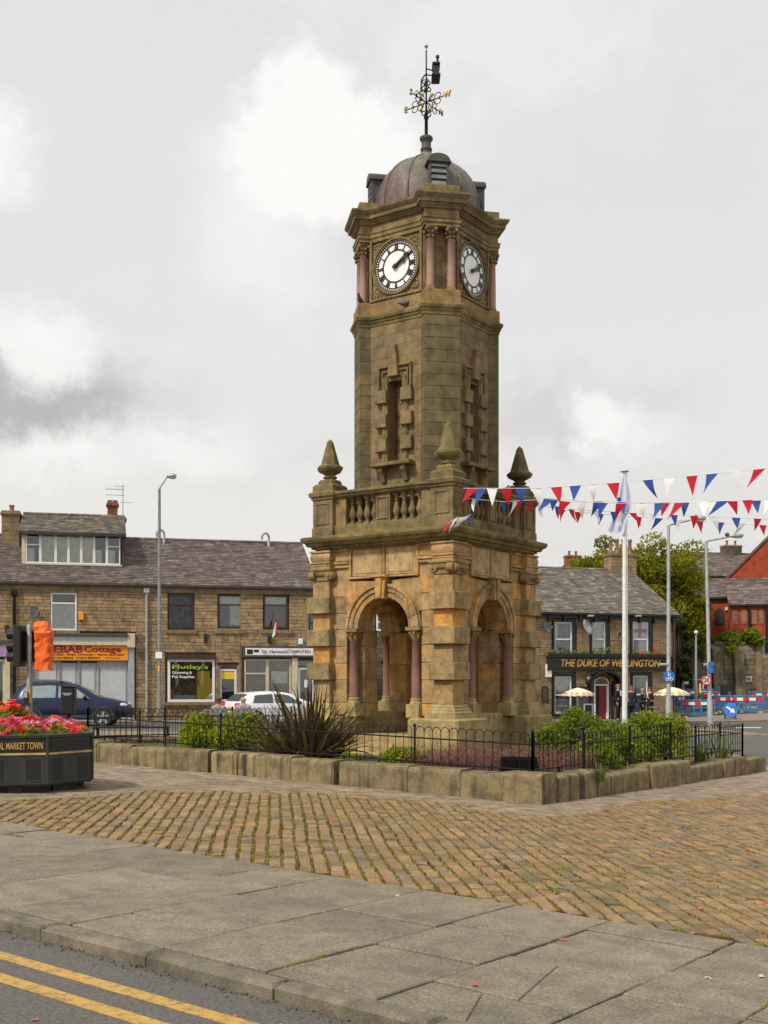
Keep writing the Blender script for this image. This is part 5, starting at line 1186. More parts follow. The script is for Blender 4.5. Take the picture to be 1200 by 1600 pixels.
for (x0, x1, y0, y1, bk, bb) in ((863, 900, 968, 1026, 'teal', [(0, .25, .5, 1, 'blind')]), (922, 952, 968, 1026, 'blind', [(0, 1, .25, 1, 'blind')]), (985, 1019, 968, 1026, 'room', [(.45, 1, 0, .5, 'curtain')]), (863, 899, 1053, 1115, 'room', [(0, 1, .55, 1, 'curtain'), (0, 1, 0, .4, 'greyp')]), (986, 1018, 1052, 1115, 'room', [(.3, 1, .5, 1, 'bluecurt'), (0, 1, 0, .4, 'teal')])):
    a = black_surround(x0, x1, y0, y1, .13, .20); window(f, r, a[0] + .13, a[1] - .20, a[2], a[3] - .12, 'upvc', .08, (.5,), (), bk, -.08, bb, sash=.01)
    if x0 == 985:
        u0_, u1_, v0_, v1_ = a[0] + .2, a[1] - .26, a[2] + (a[3] - a[2]) * .50, a[3] - .2; fg = rects(f, [(u0_, u1_, v0_, v1_, -.108, -.104)], 'window_flag', 'whitec', r, 0)
        um, vm = (u0_ + u1_) / 2, (v0_ + v1_) / 2; rects(f, [(um - .09, um + .09, v0_, v1_, -.104, -.100), (u0_, u1_, vm - .09, vm + .09, -.104, -.100)], 'flag_cross', 'red', fg, 0)
a = PF.box(854, 1047, 1029, 1047.5); u0_, u1_ = a[0], a[1]; vb = PF.v(u0_, 1045.5); sgn = rects(f, [(u0_, u1_, vb, vb + .60, .02, .14), ], 'fascia', 'black', r, .01)
rects(f, [(u0_ - .05, u1_ + .05, vb + .60, vb + .68, .02, .24), (u0_ - .03, u1_ + .03, vb - .05, vb, .02, .18)], 'fascia_moulding', 'black', sgn, .01)
ua, ub = PF.u(873), PF.u(1028)
text('THE DUKE OF WELLINGTON', M['signgold'], sgn, f.P((ua + ub) / 2, vb + .30, .146), (pi / 2, 0, 0), ub - ua, .36, 'lettering', .008, bold=.02, shear=.22)
# troughs of plants on the fascia
tr = rects(f, [(u0_ + .1, u1_ - .1, vb + .68, vb + .80, .0, .22)], 'flower_trough', 'black', r, .01)
rs = random.Random(5)
for px in (863, 882, 895, 912, 930, 944, 966, 972, 993, 1000, 1012, 1022):
    b = B(); u_ = PF.u(px); h = .35 if px in (882, 944, 1022) else .2
    for _ in range(60):
        p = f.P(u_ + rs.gauss(0, .12), vb + .78 + rs.uniform(0, h), .12 + rs.gauss(0, .06)); s_ = .05; q = Vector((rs.gauss(0, 1), rs.gauss(0, 1), rs.gauss(0, 1))).normalized(); q2 = q.orthogonal().normalized(); b.add([p - q * s_, p + q2 * s_ * .6, p + q * s_, p - q2 * s_ * .6], [(0, 1, 2, 3)], rs.random())
    b.build('trough_plant', M['grn'] if px not in (1022, 1000) else M['fl_coral'], tr)
# door, canopy, lanterns, boards
a = PF.box(928, 951, 1071, 1132); ud, ue, vd = a[0], a[1], PF.v(a[0], 1071.5); vfl = -.72
dr = rects(f, [(ud, ud + .09, vfl, vd, -.17, .02), (ue - .09, ue, vfl, vd, -.17, .02), (ud, ue, vd, vd + .09, -.17, .02)], 'door_frame', 'upvc', r)
rects(f, [(ud + .09, ud + .30, vfl, vd, -.19, -.17), (ud + .09, ue - .09, vfl, vd, -.195, -.185)], 'doorway', 'room', dr, 0); rects(f, [(ud + .36, ue - .09, vfl, vd, -.17, -.12)], 'door', 'reddoor', dr, .01)
b = B(); uc = (ud + ue) / 2
arc = lambda r_, z=0: [(uc + r_ * cos(q), vd + .1 + r_ * .75 * sin(q)) for q in [pi * j / 10 for j in range(11)]]
b.prism(f, arc(.40), -.17, -.08); b.build('fanlight', M['dress'], r)
b = B()
for j in range(10): p, q = arc(.40), arc(.46); b.prism(f, [p[j], q[j], q[j + 1], p[j + 1]], -.12, .03)
b.build('fanlight_rim', M['upvc'], r)
b = B(); P_, Q_ = arc(.80), arc(.92)
for j in range(10): b.prism(f, [P_[j], Q_[j], Q_[j + 1], P_[j + 1]], 0, .62)
for sg in (-1, 1): b.rect(f, *sorted((uc + sg * .62, uc + sg * .78)), vd - .5, vd + .25, 0, .3, .02); b.rect(f, *sorted((uc + sg * .55, uc + sg * .72)), vfl, vd + .05, -.1, .05, .01)
for j in range(30): q = pi * rs.random(); p = f.P(uc + .93 * cos(q), vd + .12 + .72 * sin(q) + .03, rs.uniform(.1, .6)); b.ball(p, .06, 5, 4)
b.build('door_canopy', M['black'], r)
for px in (917, 972):
    u_, v_ = PF.q(px, 1060); b = B(); b.tube([f.P(u_, v_ + .3, 0), f.P(u_, v_ + .3, .22)], .018, 5); b.lathe(f.P(u_, v_, .22), [(.05, -.14), (.11, .1), (.13, .12), (.03, .28), (.02, .32)], 6, None, False); l = b.build('wall_lantern', M['black'], r)
    b = B(); b.lathe(f.P(u_, v_, .22), [(.055, -.13), (.112, .09)], 6, None, False); b.build('lantern_glass', M['board'], l)
for x0, x1, y0, y1 in ((957, 971, 1070, 1103), (903, 920, 1073, 1112), (846, 856, 1073, 1097)): a = PF.box(x0, x1, y0, y1); o = rects(f, [(*a, -.02, .05)], 'notice_board', 'black', r, .01); rects(f, [(a[0] + .06, a[1] - .06, a[2] + .06, a[3] - .06, .045, .055)], 'notice', 'lead', o, 0)
u_, v_ = PF.q(963, 1080); b = B(); b.tube([f.P(u_, v_ + .45, 0), f.P(u_, v_ + .5, .3), f.P(u_, v_ + .1, .3)], .012, 5); b.lathe(f.P(u_, v_, .3), [(.03, -.18), (.17, -.06), (.2, .05)], 8); b.build('hanging_basket', M['wood'], r)
for px in (918, 992): u_, v_ = PF.q(px, 963); b = B(); b.rect(f, u_ - .16, u_ + .16, v_ - .04, v_ + .05, .2, .42, .02); b.build('floodlight', M['galv'], r)
u, v = PF.q(915, 980); dish(f, r, u, v, .42, .1, 'greyp', .55); u, v = PF.q(851, 982); dish(f, r, u, v, .28, .1, 'dish', .7)
a = PF.box(852, 861, 1038, 1058); rects(f, [(*a, .0, .1)], 'wall_plate', 'white', r, .01)
b = B(); u_, v_ = PF.q(966, 992); b.tube([f.P(u_, v_ - .2, .02), f.P(u_ - .05, v_ + .1, .25)], .02, 5); b.lathe(f.P(u_ - .05, v_ + .05, .27), [(.03, -.12), (.08, .05), (.02, .14)], 6); b.build('wall_lamp', M['black'], r)
ch_ = chimney(f, r, PF.u(949, -4.6), PF.u(989, -4.6), 6.9, PF.v(PF.u(965, -4.6), 870, -4.6), -5.0, -4.2, 'pubstone', 4, 'terracotta', .85, 'dress', seed=14)
pipe(f, r, PF.u(1051), -.6, pe - .3, .05, 'black')
# ---- houses and yards farther off, on the right
def simple_house(name, label, fac, x0, x1, ev, rv, depth, wallmat, roofmat, z, seed, cat='house'):
    u0, u1 = fac.u(x0), fac.u(x1); r = fac.root(name, label, cat, u0, z); f = fac.f
    rects(f, [(u0, u1, z - .3, ev, -depth, 0)], 'wall', wallmat, r, 0)
    slates(f, r, (ev, .25), (rv, -depth / 2), u0 - .1, u1 + .1, roofmat, .3, .4, seed=seed)
    sf = Fr(f.P(u0, ev, -depth - .25), -f.ux, (f.P(0, rv, -depth / 2) - f.P(0, ev, -depth - .25)).normalized()); b = B(); b.rect(sf, u0 - u1, 0, 0, (f.P(0, rv, -depth / 2) - f.P(0, ev, -depth - .25)).length, -.1, 0); b.build('rear_roof', M[roofmat], r)
    b = B(); b.prism(Fr(f.P(u0, 0, 0), f.un, f.uy, -f.ux), [(0, ev), (-depth / 2, rv - .1), (-depth, ev)], -.2, 0); b.prism(Fr(f.P(u1, 0, 0), -f.un, f.uy, f.ux), [(0, ev), (depth / 2, rv - .1), (depth, ev)], -.2, 0); b.build('gable', M[wallmat], r)
    return r, f, u0, u1
F1 = Fac((1060 - 600) / FPX * 104, 104, radians(12))
r, f, u0, u1 = simple_house('stone_house', 'distant stone house with slate roof and twin-pot chimney behind the red brick building', F1, 1075, 1330, F1.v(10, 902), F1.v(10, 866, -4), 8, 'dress', 'slate', 3.5, 51)
c = chimney(f, r, F1.u(1130, -4), F1.u(1156, -4), F1.v(10, 880, -4), F1.v(10, 856, -4), -4.6, -3.6, 'rock', 2, 'terracotta', .5, seed=15)
a = F1.box(1117, 1129, 907, 919); window(f, r, *a, 'upvc', .22, (), (), 'room', .05, name='window')
F1b = Fac((870 - 600) / FPX * 92, 92, radians(15))
r, f, u0, u1 = simple_house('stone_house', 'hidden stone house whose chimney shows above the inn roof', F1b, 862, 935, 6.5, 9.3, 7, 'pubstone', 'slate', 0, 52)
chimney(f, r, F1b.u(884, -3.5), F1b.u(905, -3.5), 8.6, F1b.v(2, 871, -3.5), -3.9, -3.1, 'cbrick', 2, 'terracotta', .4, 'cbrick', False, seed=16)
# red brick building with a big gable and lean-to roofs
F3 = Fac((1108 - 600) / FPX * 76, 76, radians(-12))
r = F3.root('brick_building', 'red brick building with steep gable and low slate lean-to roof above the retaining wall', 'building', F3.u(1108), 3.3); f = F3.f
U_ = F3.u; u0, u1 = U_(1108), U_(1330)
zb = 3.2; dG = -5.0
gp = [(U_(1112, dG), zb), (U_(1112, dG), F3.v(1, 928, dG)), (U_(1290, dG), F3.v(8, 752, dG)), (U_(1460, dG), F3.v(14, 930, dG)), (U_(1460, dG), zb)]
b = B(); b.prism(f, gp, dG - 10, dG); b.build('wall', M['brick'], r)
for i, (p, q) in enumerate(((gp[1], gp[2]), (gp[2], gp[3]))):
    d_ = Vector((q[0] - p[0], q[1] - p[1])).normalized(); n_ = Vector((-d_.y, d_.x)); b = B(); b.prism(f, [p, q, tuple(Vector(q) + n_ * .14), tuple(Vector(p) + n_ * .14)], dG - 10.2, dG + .12); b.build('roof', M['slate'], r)
vE = F3.v(2, 933); b = B(); b.rect(f, u0, u1, zb, vE, dG, 0); b.build('lean_to_wall', M['brick'], r)
slates(f, r, (vE, .2), (F3.v(4, 905, dG), dG + .05), u0 - .1, u1, 'slate', .26, .36, seed=55)
d2 = 2.2; v2 = F3.v(4, 944, d2); ua = U_(1141, d2); b = B(); b.rect(f, ua, u1, zb, v2, -.1, d2); b.build('annexe_wall', M['brick'], r); slates(f, r, (v2, d2 + .2), (F3.v(5, 910, -.8), -.8), ua - .1, u1, 'slate', .26, .36, seed=56)
b = B(); b.rect(f, ua - .1, u1, v2 - .12, v2, d2 + .1, d2 + .24, .02); b.rect(f, u0, ua, vE - .12, vE, .1, .24, .02); b.build('gutter', M['black'], r)
for px in (1168, 1195): b = B(); b.tube([f.P(U_(px, d2), v2, d2 + .2), f.P(U_(px, d2) + .12, v2 - .5, d2 + .1), f.P(U_(px, d2) + .12, zb, d2 + .1)], .09, 6); b.build('downpipe', M['black'], r)
for x0, x1 in ((1144, 1152), (1158, 1167), (1172, 1183), (1186, 1193)): a = F3.box(x0, x1, 953, 975, d2); b = B(); b.rect(f, *a, d2 - .02, d2 + .03, .01); b.build('brick_panel', M['terracotta'], r)
u_, v_ = F3.q(1124, 958); b = B(); b.prism(f, [(u_ - .32, v_ - .8)] + [(u_ + .32 * cos(q), v_ + .32 * sin(q)) for q in [pi - pi * j / 8 for j in range(9)]] + [(u_ + .32, v_ - .8)], -.02, .05); b.build('arched_opening', M['room'], r)
a = F3.box(1133, 1137, 949, 954); rects(f, [(*a, 0, .2)], 'alarm_box', 'white', r, .02); u_, v_ = F3.q(1128, 990)
# courses of the brickwork close enough to read as lines: shallow string bands
for py in (968,): a = F3.box(1108, 1140, py, py + 2); rects(f, [(*a, -.02, .04)], 'string_band', 'brick', r, .005)
# retaining wall below it
F4 = Fac((1052 - 600) / FPX * 72.5, 72.5, radians(6))
r = F4.root('retaining_wall', 'tall dark stone retaining wall with buttresses below the red brick building', 'wall', F4.u(1052), -.9); f = F4.f
ua, ub = F4.u(1040), F4.u(1330); vt = F4.v(4, 1006)
rects(f, [(ua, ub, -1.2, vt - .1, -3, -.2)], 'core', 'rock', r, 0); wall_stones(f, r, ua, ub, -1.2, vt, [], 'ashwall', .3, .4, .9, 120, seed=31, bev=.02)
rects(f, [(F4.u(1116), F4.u(1165), vt, vt + .12, -.6, .08)], 'coping', 'dress', r, .02)
for px in (1118, 1152, 1085): u_ = F4.u(px); b = B(); b.prism(Fr(f.P(u_ - .3, 0, 0), -f.un, f.uy, f.ux), [(-.75, -1.2), (-.25, vt - .4), (.1, vt - .1), (.1, -1.2)], 0, .6); b.build('buttress', M['ashwall'], r)
b = B(); q0 = F4.box(1090, 1180, 998, 1006); b.rect(f, F4.u(1090), F4.u(1180), vt, F4.v(4, 1001, -2), -3, -1.6, .03); b.build('upper_course', M['rock'], r)
a = F4.box(1165, 1174, 1057, 1065); o = rects(f, [(*a, .0, .06)], 'notice_plate', 'white', r, .005)
for k in range(3): rects(f, [(a[0] + .05 + .1 * k, a[0] + .12 + .1 * k, a[2] + .06, a[3] - .06, .055, .065)], 'plate_mark', 'suit', o, 0)
bank = B(); bank.rect(F4.f, F4.u(1030), F4.u(1500), -1, F4.v(4, 1003, -3), -60, -2.9); bank.build('bank', M['soil'], kind='structure', loc=r.location).rotation_euler = (0, 0, F4.th)
# stone gatehouse at the right edge
F5 = Fac((1182 - 600) / FPX * 73, 73, radians(10)); r = F5.root('stone_gatehouse', 'buff stone building with grey panel cut by the right edge', 'building', F5.u(1182), -.8); f = F5.f
u0, u1 = F5.u(1182), F5.u(1320); vt = F5.v(1, 998)
rects(f, [(u0, u1, -1.2, vt, -.9, -.2)], 'wall', 'dress', r, 0); wall_stones(f, r, u0 + .42, u1, -1.2, vt, [F5.box(1191, 1320, 1003, 1028)], 'dress', .30, .5, .9, 60, seed=44)
rects(f, [(u0, u0 + .40, -1.2, vt, -.6, .04)], 'pier', 'dress', r, .015); rects(f, [(u0 - .05, u1, vt, vt + .12, -.9, .08)], 'coping', 'dress', r, .02)
a = F5.box(1191, 1320, 1003, 1028); rects(f, [(*a, -.1, .01)], 'grey_panel', 'greyp', r, .01)

# ------------------------------------------------------------------ planting
def leafy(b, blobs, n, size, rs, flat=.35, shell=.72):
    w = [(r_[0] * r_[1] * r_[2]) ** (2 / 3) for c, r_ in blobs]; tot = sum(w)
    for (c, r_), ww in zip(blobs, w):
        br = rs.random()
        for _ in range(max(6, int(n * ww / tot))):
            d = Vector((rs.gauss(0, 1), rs.gauss(0, 1), rs.gauss(0, 1))).normalized(); k = shell + (1 - shell) * rs.random() if rs.random() < .75 else rs.random() ** .5
            k *= 1 + .16 * noise.noise((d.x * 2.5 + c[0], d.y * 2.5 + c[1], d.z * 2.5 + c[2]))
            p = Vector((c[0] + d.x * r_[0] * k, c[1] + d.y * r_[1] * k, c[2] + d.z * r_[2] * k))
            nn = (d + Vector((rs.gauss(0, 1), rs.gauss(0, 1), rs.gauss(0, 1))) * (.55 + flat)).normalized(); a = nn.orthogonal().normalized(); a = (Matrix.Rotation(rs.uniform(0, 6.28), 3, nn) @ a); e = nn.cross(a); s = size * rs.uniform(.6, 1.35)
            b.add([p - a * s, p + e * s * .5 + nn * s * .15, p + a * s, p - e * s * .5 + nn * s * .15], [(0, 1, 2), (0, 2, 3)], max(0, min(1, .5 * br + .5 * rs.random())))
def shrub(label, p, rx, ry, h, mat, seed, n=2600, size=.035, k=16, group='rounded green shrubs in the garden'):
    rs = random.Random(seed); t = thing('shrub', label, 'shrub', p, 0, group); bl = []
    for i in range(k):
        a = rs.uniform(0, 6.28); q = sqrt(rs.random()); hh = h * (1 - .55 * q * q) * rs.uniform(.75, 1.05)
        r0 = rs.uniform(.26, .42) * min(rx, ry); bl.append(((rx * q * .75 * cos(a), ry * q * .75 * sin(a), max(r0 * .7, hh - r0)), (r0, r0, r0 * rs.uniform(.8, 1.1))))
    bl.append(((0, 0, h * .42), (rx * .85, ry * .85, h * .45)))
    b = B(); leafy(b, bl, n, size, rs); b.build('foliage', M[mat], t)
    b = B()
    for i in range(7):
        c, r_ = bl[i]; b.tube([(c[0] * .1, c[1] * .1, -.05), (c[0] * .5, c[1] * .5, c[2] * .5), c], [.02, .014, .006], 5)
    b.build('stems', M['wood'], t); return t
def gpos(px, Y, dz=.25): X = (px - 600) / FPX * Y; return Vector((X, Y, gz(max(-8.9, min(8.9, X)), min(23, Y)) + dz))
GL = [('round pale green shrub second from the left end of the garden', 312, 20.2, .40, .40, .72, 'grn'), ('round pale green shrub beside the bronze flax', 378, 19.6, .50, .45, .74, 'grn'), ('small pale green shrub between two rounder ones behind the left railings', 345, 19.9, .28, .3, .5, 'grn')]
for i, (l, px, Y, rx, ry, h, m) in enumerate(GL): shrub(l, gpos(px, Y), rx, ry, h, m, 100 + i)
shrub('low spreading green plant in front of the tower plinth behind the railings', gpos(632, 17.0), .42, .34, .33, 'grn', 120, 1800, .03, 12)
shrub('small green plant at the foot of the bronze flax', gpos(545, 17.1), .2, .2, .2, 'grnd', 121, 500, .03, 6)
GR = [('bright green shrub next to the tower plinth on the right', 862, 19.6, .48, .5, .72, 'grnd'), ('largest bright green shrub before the inn parasol', 905, 19.2, .62, .55, 1.0, 'grnd'), ('bright green shrub in front of the flagpole', 962, 19.6, .50, .5, .86, 'grnd'), ('bright green shrub behind the tallest railing panel', 1005, 20.2, .5, .5, 1.0, 'grnd'), ('bright green rounded shrub at the right end of the garden', 1045, 19.9, .48, .48, 1.02, 'grnd'),
      ('low dark green shrub behind the right front railings', 930, 17.9, .42, .4, .62, 'grnd'), ('dark green shrub beneath the inn sign behind railings', 985, 18.7, .45, .4, .66, 'grnd')]
for i, (l, px, Y, rx, ry, h, m) in enumerate(GR): shrub(l, gpos(px, Y), rx, ry, h, m, 140 + i, 3000)
# bronze flax
fx = thing('flax_plant', 'large bronze New Zealand flax with arching sword leaves by the railings', 'plant', gpos(483, 18.1)); rs = random.Random(77)
def blade(b, o, az, L_, w, lean, droop, rs, n=7):
    D_ = Vector((cos(az), sin(az), 0)); side = Vector((-sin(az), cos(az), 0)); tw = rs.uniform(-.7, .7); pts = []; p = Vector(o); th = pi / 2 - lean
    rings = []
    for i in range(n + 1):
        f_ = i / n; ww = w * (.55 + 1.3 * f_ * (1 - f_) * 1.5) * (1 - f_ ** 3) + .001; s = (side * cos(tw) + (D_ * sin(th) - Vector((0, 0, 1)) * cos(th)) * sin(tw)); nn = s.cross(D_ * cos(th) + Vector((0, 0, 1)) * sin(th))
        rings.append([p - s * ww, p + nn * ww * .35, p + s * ww]); p = p + (D_ * cos(th) + Vector((0, 0, 1)) * sin(th)) * (L_ / n); th -= droop / n * (.4 + 1.6 * f_)
    b.loft(rings, False, False, rs.random(), True, closed=False)
for i in range(270):
    a = rs.uniform(0, 6.28); q = rs.uniform(0, .28); lean = abs(rs.gauss(.0, .5)); L_ = rs.uniform(.9, 1.5) * (1 if lean < .5 else .9)
    if i > 95: lean = rs.uniform(.4, 1.15); L_ = rs.uniform(.6, 1.1)
    b = B(); blade(b, (q * cos(a) * 1.6, q * sin(a), -.03), a, L_, rs.uniform(.018, .03), lean, rs.uniform(.1, .55) if rs.random() < .7 else rs.uniform(.8, 1.5), rs); b.build('leaf', M['flax'], fx)
fx2 = thing('flax_plant', 'smaller reddish flax clump just left of the large bronze flax', 'plant', gpos(425, 19.0))
for i in range(70):
    a = rs.uniform(0, 6.28); q = rs.uniform(0, .15); b = B(); blade(b, (q * cos(a), q * sin(a), -.03), a, rs.uniform(.5, .95), rs.uniform(.012, .022), abs(rs.gauss(.1, .4)), rs.uniform(.1, .9), rs); b.build('leaf', M['flax'], fx2)
for l, px, Y, nn, hh, mt in (('spiky green iris clump at the right corner of the garden', 1128, 20.6, 46, .62, 'iris'), ('small spiky green iris by the front corner of the right railings', 938, 15.7, 26, .3, 'iris'), ('spiky green iris near the far right end of the railings', 1095, 20.2, 30, .55, 'iris')):
    t = thing('iris_plant', l, 'plant', gpos(px, Y, .24), 0, 'spiky green irises')
    for i in range(nn):
        a = rs.uniform(0, 6.28); q = rs.uniform(0, .07); b = B(); blade(b, (q * cos(a), q * sin(a), -.03), a, hh * rs.uniform(.6, 1.15), rs.uniform(.009, .016), abs(rs.gauss(.15, .35)), rs.uniform(.1, .8), rs, 5); b.build('leaf', M['iris'], t)
# heather bed, stuff
hb = B(); rs = random.Random(90)
for _ in range(26000):
    px, Y = rs.uniform(625, 930), rs.uniform(15.3, 18.6); X = (px - 600) / FPX * Y; p = Vector((X, Y)); q = p - KC
    if q.dot(dL) < .48 or q.dot(dR) < .48: continue
    lc = TM.inverted() @ Vector((X, Y, 0))
    if max(abs(lc.x), abs(lc.y)) < 1.78 or (770 < px < 850 and Y < 16.0): continue
    if px < 700 and Y > 17.2 + (px - 640) * .01: continue
    if noise.noise((X * 1.7, Y * 1.7, 4)) < -.35: continue
    dens = noise.noise((X * 3, Y * 3, 1)); h = .20 + .16 * dens + .14 * rs.random(); z = gz(X, Y) + .24 + rs.random() * max(.05, h); s = rs.uniform(.012, .026); a = rs.uniform(0, 6.28)
    t_ = Vector((rs.gauss(0, .5), rs.gauss(0, .5), 1)).normalized(); u_ = t_.orthogonal().normalized() * .006
    hb.add([Vector((X, Y, z)) - u_, Vector((X, Y, z)) + u_, Vector((X, Y, z)) + t_ * s * 2.2], [(0, 1, 2)], max(0, min(1, .5 * rs.random() + .5 * (z - gz(X, Y) - .24) / .3)))
hb.build('heather', M['heather'], kind='stuff', label='red heather ground cover before the tower plinth')
gb = B()
for _ in range(9000):
    i, j = rs.uniform(.5, 8.9), rs.uniform(.5, 8.9); p = KC + dL * i + dR * j
    if noise.noise((p.x * .9, p.y * .9, 2)) < .0 and i < 8 and not (3.4 < i < 5.2 and j < 2): continue
    lc = TM.inverted() @ Vector((p.x, p.y, 0))
    if max(abs(lc.x), abs(lc.y)) < 1.8: continue
    z = gz(max(-8.9, min(8.9, p.x)), min(23, p.y)) + .235; a = rs.uniform(0, 6.28); w = .008; h = rs.uniform(.03, .10)
    gb.add([(p.x - w * cos(a), p.y - w * sin(a), z), (p.x + w * cos(a), p.y + w * sin(a), z), (p.x + rs.gauss(0, .03), p.y + rs.gauss(0, .03), z + h)], [(0, 1, 2)], rs.random())
gb.build('grass', M['grnd'], kind='stuff')
# trees
def tree(label, p, H, rx, ry, crown0, seed, n, size, mat='tree', lean=(0, 0), k=46):
    rs = random.Random(seed); t = thing('broadleaf_tree', label, 'tree', p, 0, 'trees behind the inn'); bl = []; cz = (crown0 + H) / 2; rz = (H - crown0) / 2
    for i in range(k):
        d = Vector((rs.gauss(0, 1), rs.gauss(0, 1), rs.gauss(0, 1))).normalized(); q = rs.uniform(.45, .95); r0 = rs.uniform(.18, .32) * min(rx, rz)
        d = Vector([math.copysign(abs(x) ** .75, x) for x in d]); bl.append(((d.x * rx * q * (1 - r0 / rx * .5), d.y * ry * q, cz + d.z * rz * q), (r0 * 1.15, r0 * 1.15, r0 * .8)))
    b = B(); b.tube([(0, 0, -.3), (.05, 0, crown0 * .6), (.1, .05, crown0), (.1, 0, cz), (.0, .1, cz + rz * .6)], [.36, .30, .25, .16, .05], 8)
    trunk = b.build('trunk', M['wood'], t)
    b = B()
    for c, r_ in bl[:22]: z0 = rs.uniform(crown0 * .7, cz); b.tube([(.08, 0, z0), (c[0] * .5, c[1] * .5, z0 + (c[2] - z0) * .65), c], [.12, .07, .02], 5)
    b.build('limbs', M['wood'], trunk)
    b = B(); leafy(b, bl, n, size, rs, .5, .55); b.build('crown', M[mat], t); return t
Yt = 72.0; Wt = lambda px, Y: ((px - 600) / FPX * Y, Y, -1.)
tree('large sunlit green tree rising behind the inn chimney', ((1022 - 600) / FPX * Yt, Yt, -.8), EYE + .8 + (HOR - 830) / FPX * Yt, 3.7, 3.3, 3.0, 7, 32000, .125, k=110)
tree('smaller green tree left of the inn chimney', ((934 - 600) / FPX * 76, 76, -.5), EYE + .5 + (HOR - 843) / FPX * 76, 2.5, 2.3, 2.8, 8, 16000, .125, k=60)
tree('low olive green tree at the left end of the trees behind the inn roof', ((903 - 600) / FPX * 79, 79, -.4), EYE + .4 + (HOR - 861) / FPX * 79, 1.9, 2.0, 4.5, 18, 10000, .125, k=44)
tree('dark green tree overhanging the retaining wall beside the inn gable', ((1078 - 600) / FPX * 71, 71, 2.2), EYE - 2.2 + (HOR - 905) / FPX * 71, 1.6, 1.6, .6, 9, 9000, .125, k=40)
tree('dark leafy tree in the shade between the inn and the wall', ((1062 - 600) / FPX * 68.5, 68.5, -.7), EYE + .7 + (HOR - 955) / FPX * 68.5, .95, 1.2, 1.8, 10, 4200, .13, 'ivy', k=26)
def bush(label, px, py, Y, rx, rz, seed, mat='grnd', n=1500, size=.12):
    rs = random.Random(seed); t = thing('bush', label, 'bush', D(px, py, Y), 0, 'wild bushes on the retaining wall'); bl = [((rs.uniform(-rx, rx) * .7, rs.uniform(-.3, .3), rs.uniform(.2, 1) * rz), (rx * .4, .4, rz * .4)) for _ in range(9)]
    b = B(); leafy(b, bl, n, size, rs, .5, .5); b.build('foliage', M[mat], t); b = B()
    for c, r_ in bl[:5]: b.tube([(c[0] * .2, 0, -.2), c], [.03, .01], 5)
    b.build('stems', M['wood'], t)
bush('leafy green bush on the retaining wall under the red brick windows', 1160, 1006, 73.2, 1.5, .75, 1, n=2600)
bush('straggling green bush on the retaining wall left of the larger one', 1134, 1007, 73.2, 1.0, .45, 2)
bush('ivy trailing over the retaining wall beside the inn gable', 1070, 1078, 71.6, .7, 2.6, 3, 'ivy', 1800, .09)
bush('small weed tuft hanging on the retaining wall coping', 1140, 1022, 71.6, .5, .5, 4, 'grnd', 500, .08)
bush('yellow-green creeper at the top of the dark wall near the lamp post', 1095, 1030, 71.6, .55, .9, 5, 'grnd', 600, .08)
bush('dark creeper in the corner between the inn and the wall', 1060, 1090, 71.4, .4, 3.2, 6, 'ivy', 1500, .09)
# ------------------------------------------------------------------ street furniture, vehicles, people
def th_z(X, Y): return gz(X, Y) - .078 * (1 - sstep(22.4, 26, Y))
# footways beyond the garden
def strip(fac, u0, u1, d0, d1, zt, name, mat, n=14):
    b = B(); f = []
    rows = []
    for i in range(n + 1):
        u = u0 + (u1 - u0) * i / n; q = []
        for d, dz in ((d0, -.2), (d0, zt), (d1, zt), (d1, -.2)):
            x, y = fac.A.x + u * fac.c + d * fac.s, fac.A.y + u * fac.s - d * fac.c; q.append((x, y, gz(x, y) + dz))
        rows.append(q)
    b.loft(rows, True, True, .5); return b.build(name, M[mat], kind='structure')
strip(TF, -8, 22, -.15, 2.2, .11, 'footway', 'tarmac'); strip(TF, -8, 22, 2.2, 2.36, .115, 'kerb', 'kerb')
strip(PF, -8, 17, -.15, 3.2, .10, 'footway', 'tarmac'); strip(PF, -8, 17, 3.2, 3.36, .105, 'kerb', 'kerb')
PLZ = Fac(-11.0, 36.5, radians(3)); strip(PLZ, 0, 12, 0, 11.0, .06, 'footway', 'apron'); strip(PLZ, 0, 12, -.14, 0, .065, 'kerb', 'kerb')
RGT = Fac(8.5, 45.5, radians(4)); strip(RGT, 0, 5.0, -2.5, 5.5, .07, 'footway', 'apron')
for x0, x1, y in ((1147, 1161, 1119.5), (1168, 1182, 1124.5), (1189, 1204, 1121.5), (1150, 1190, 1137.5)):
    b = B(); q = [G(x0, y - .6), G(x1, y - .6), G(x1 - 1, y + .7), G(x0 - 1, y + .7)]; b.loft([[p + Vector((0, 0, .004)) for p in q], [p + Vector((0, 0, .02)) for p in q]]); b.build('road_marking', M['wline'], kind='structure')

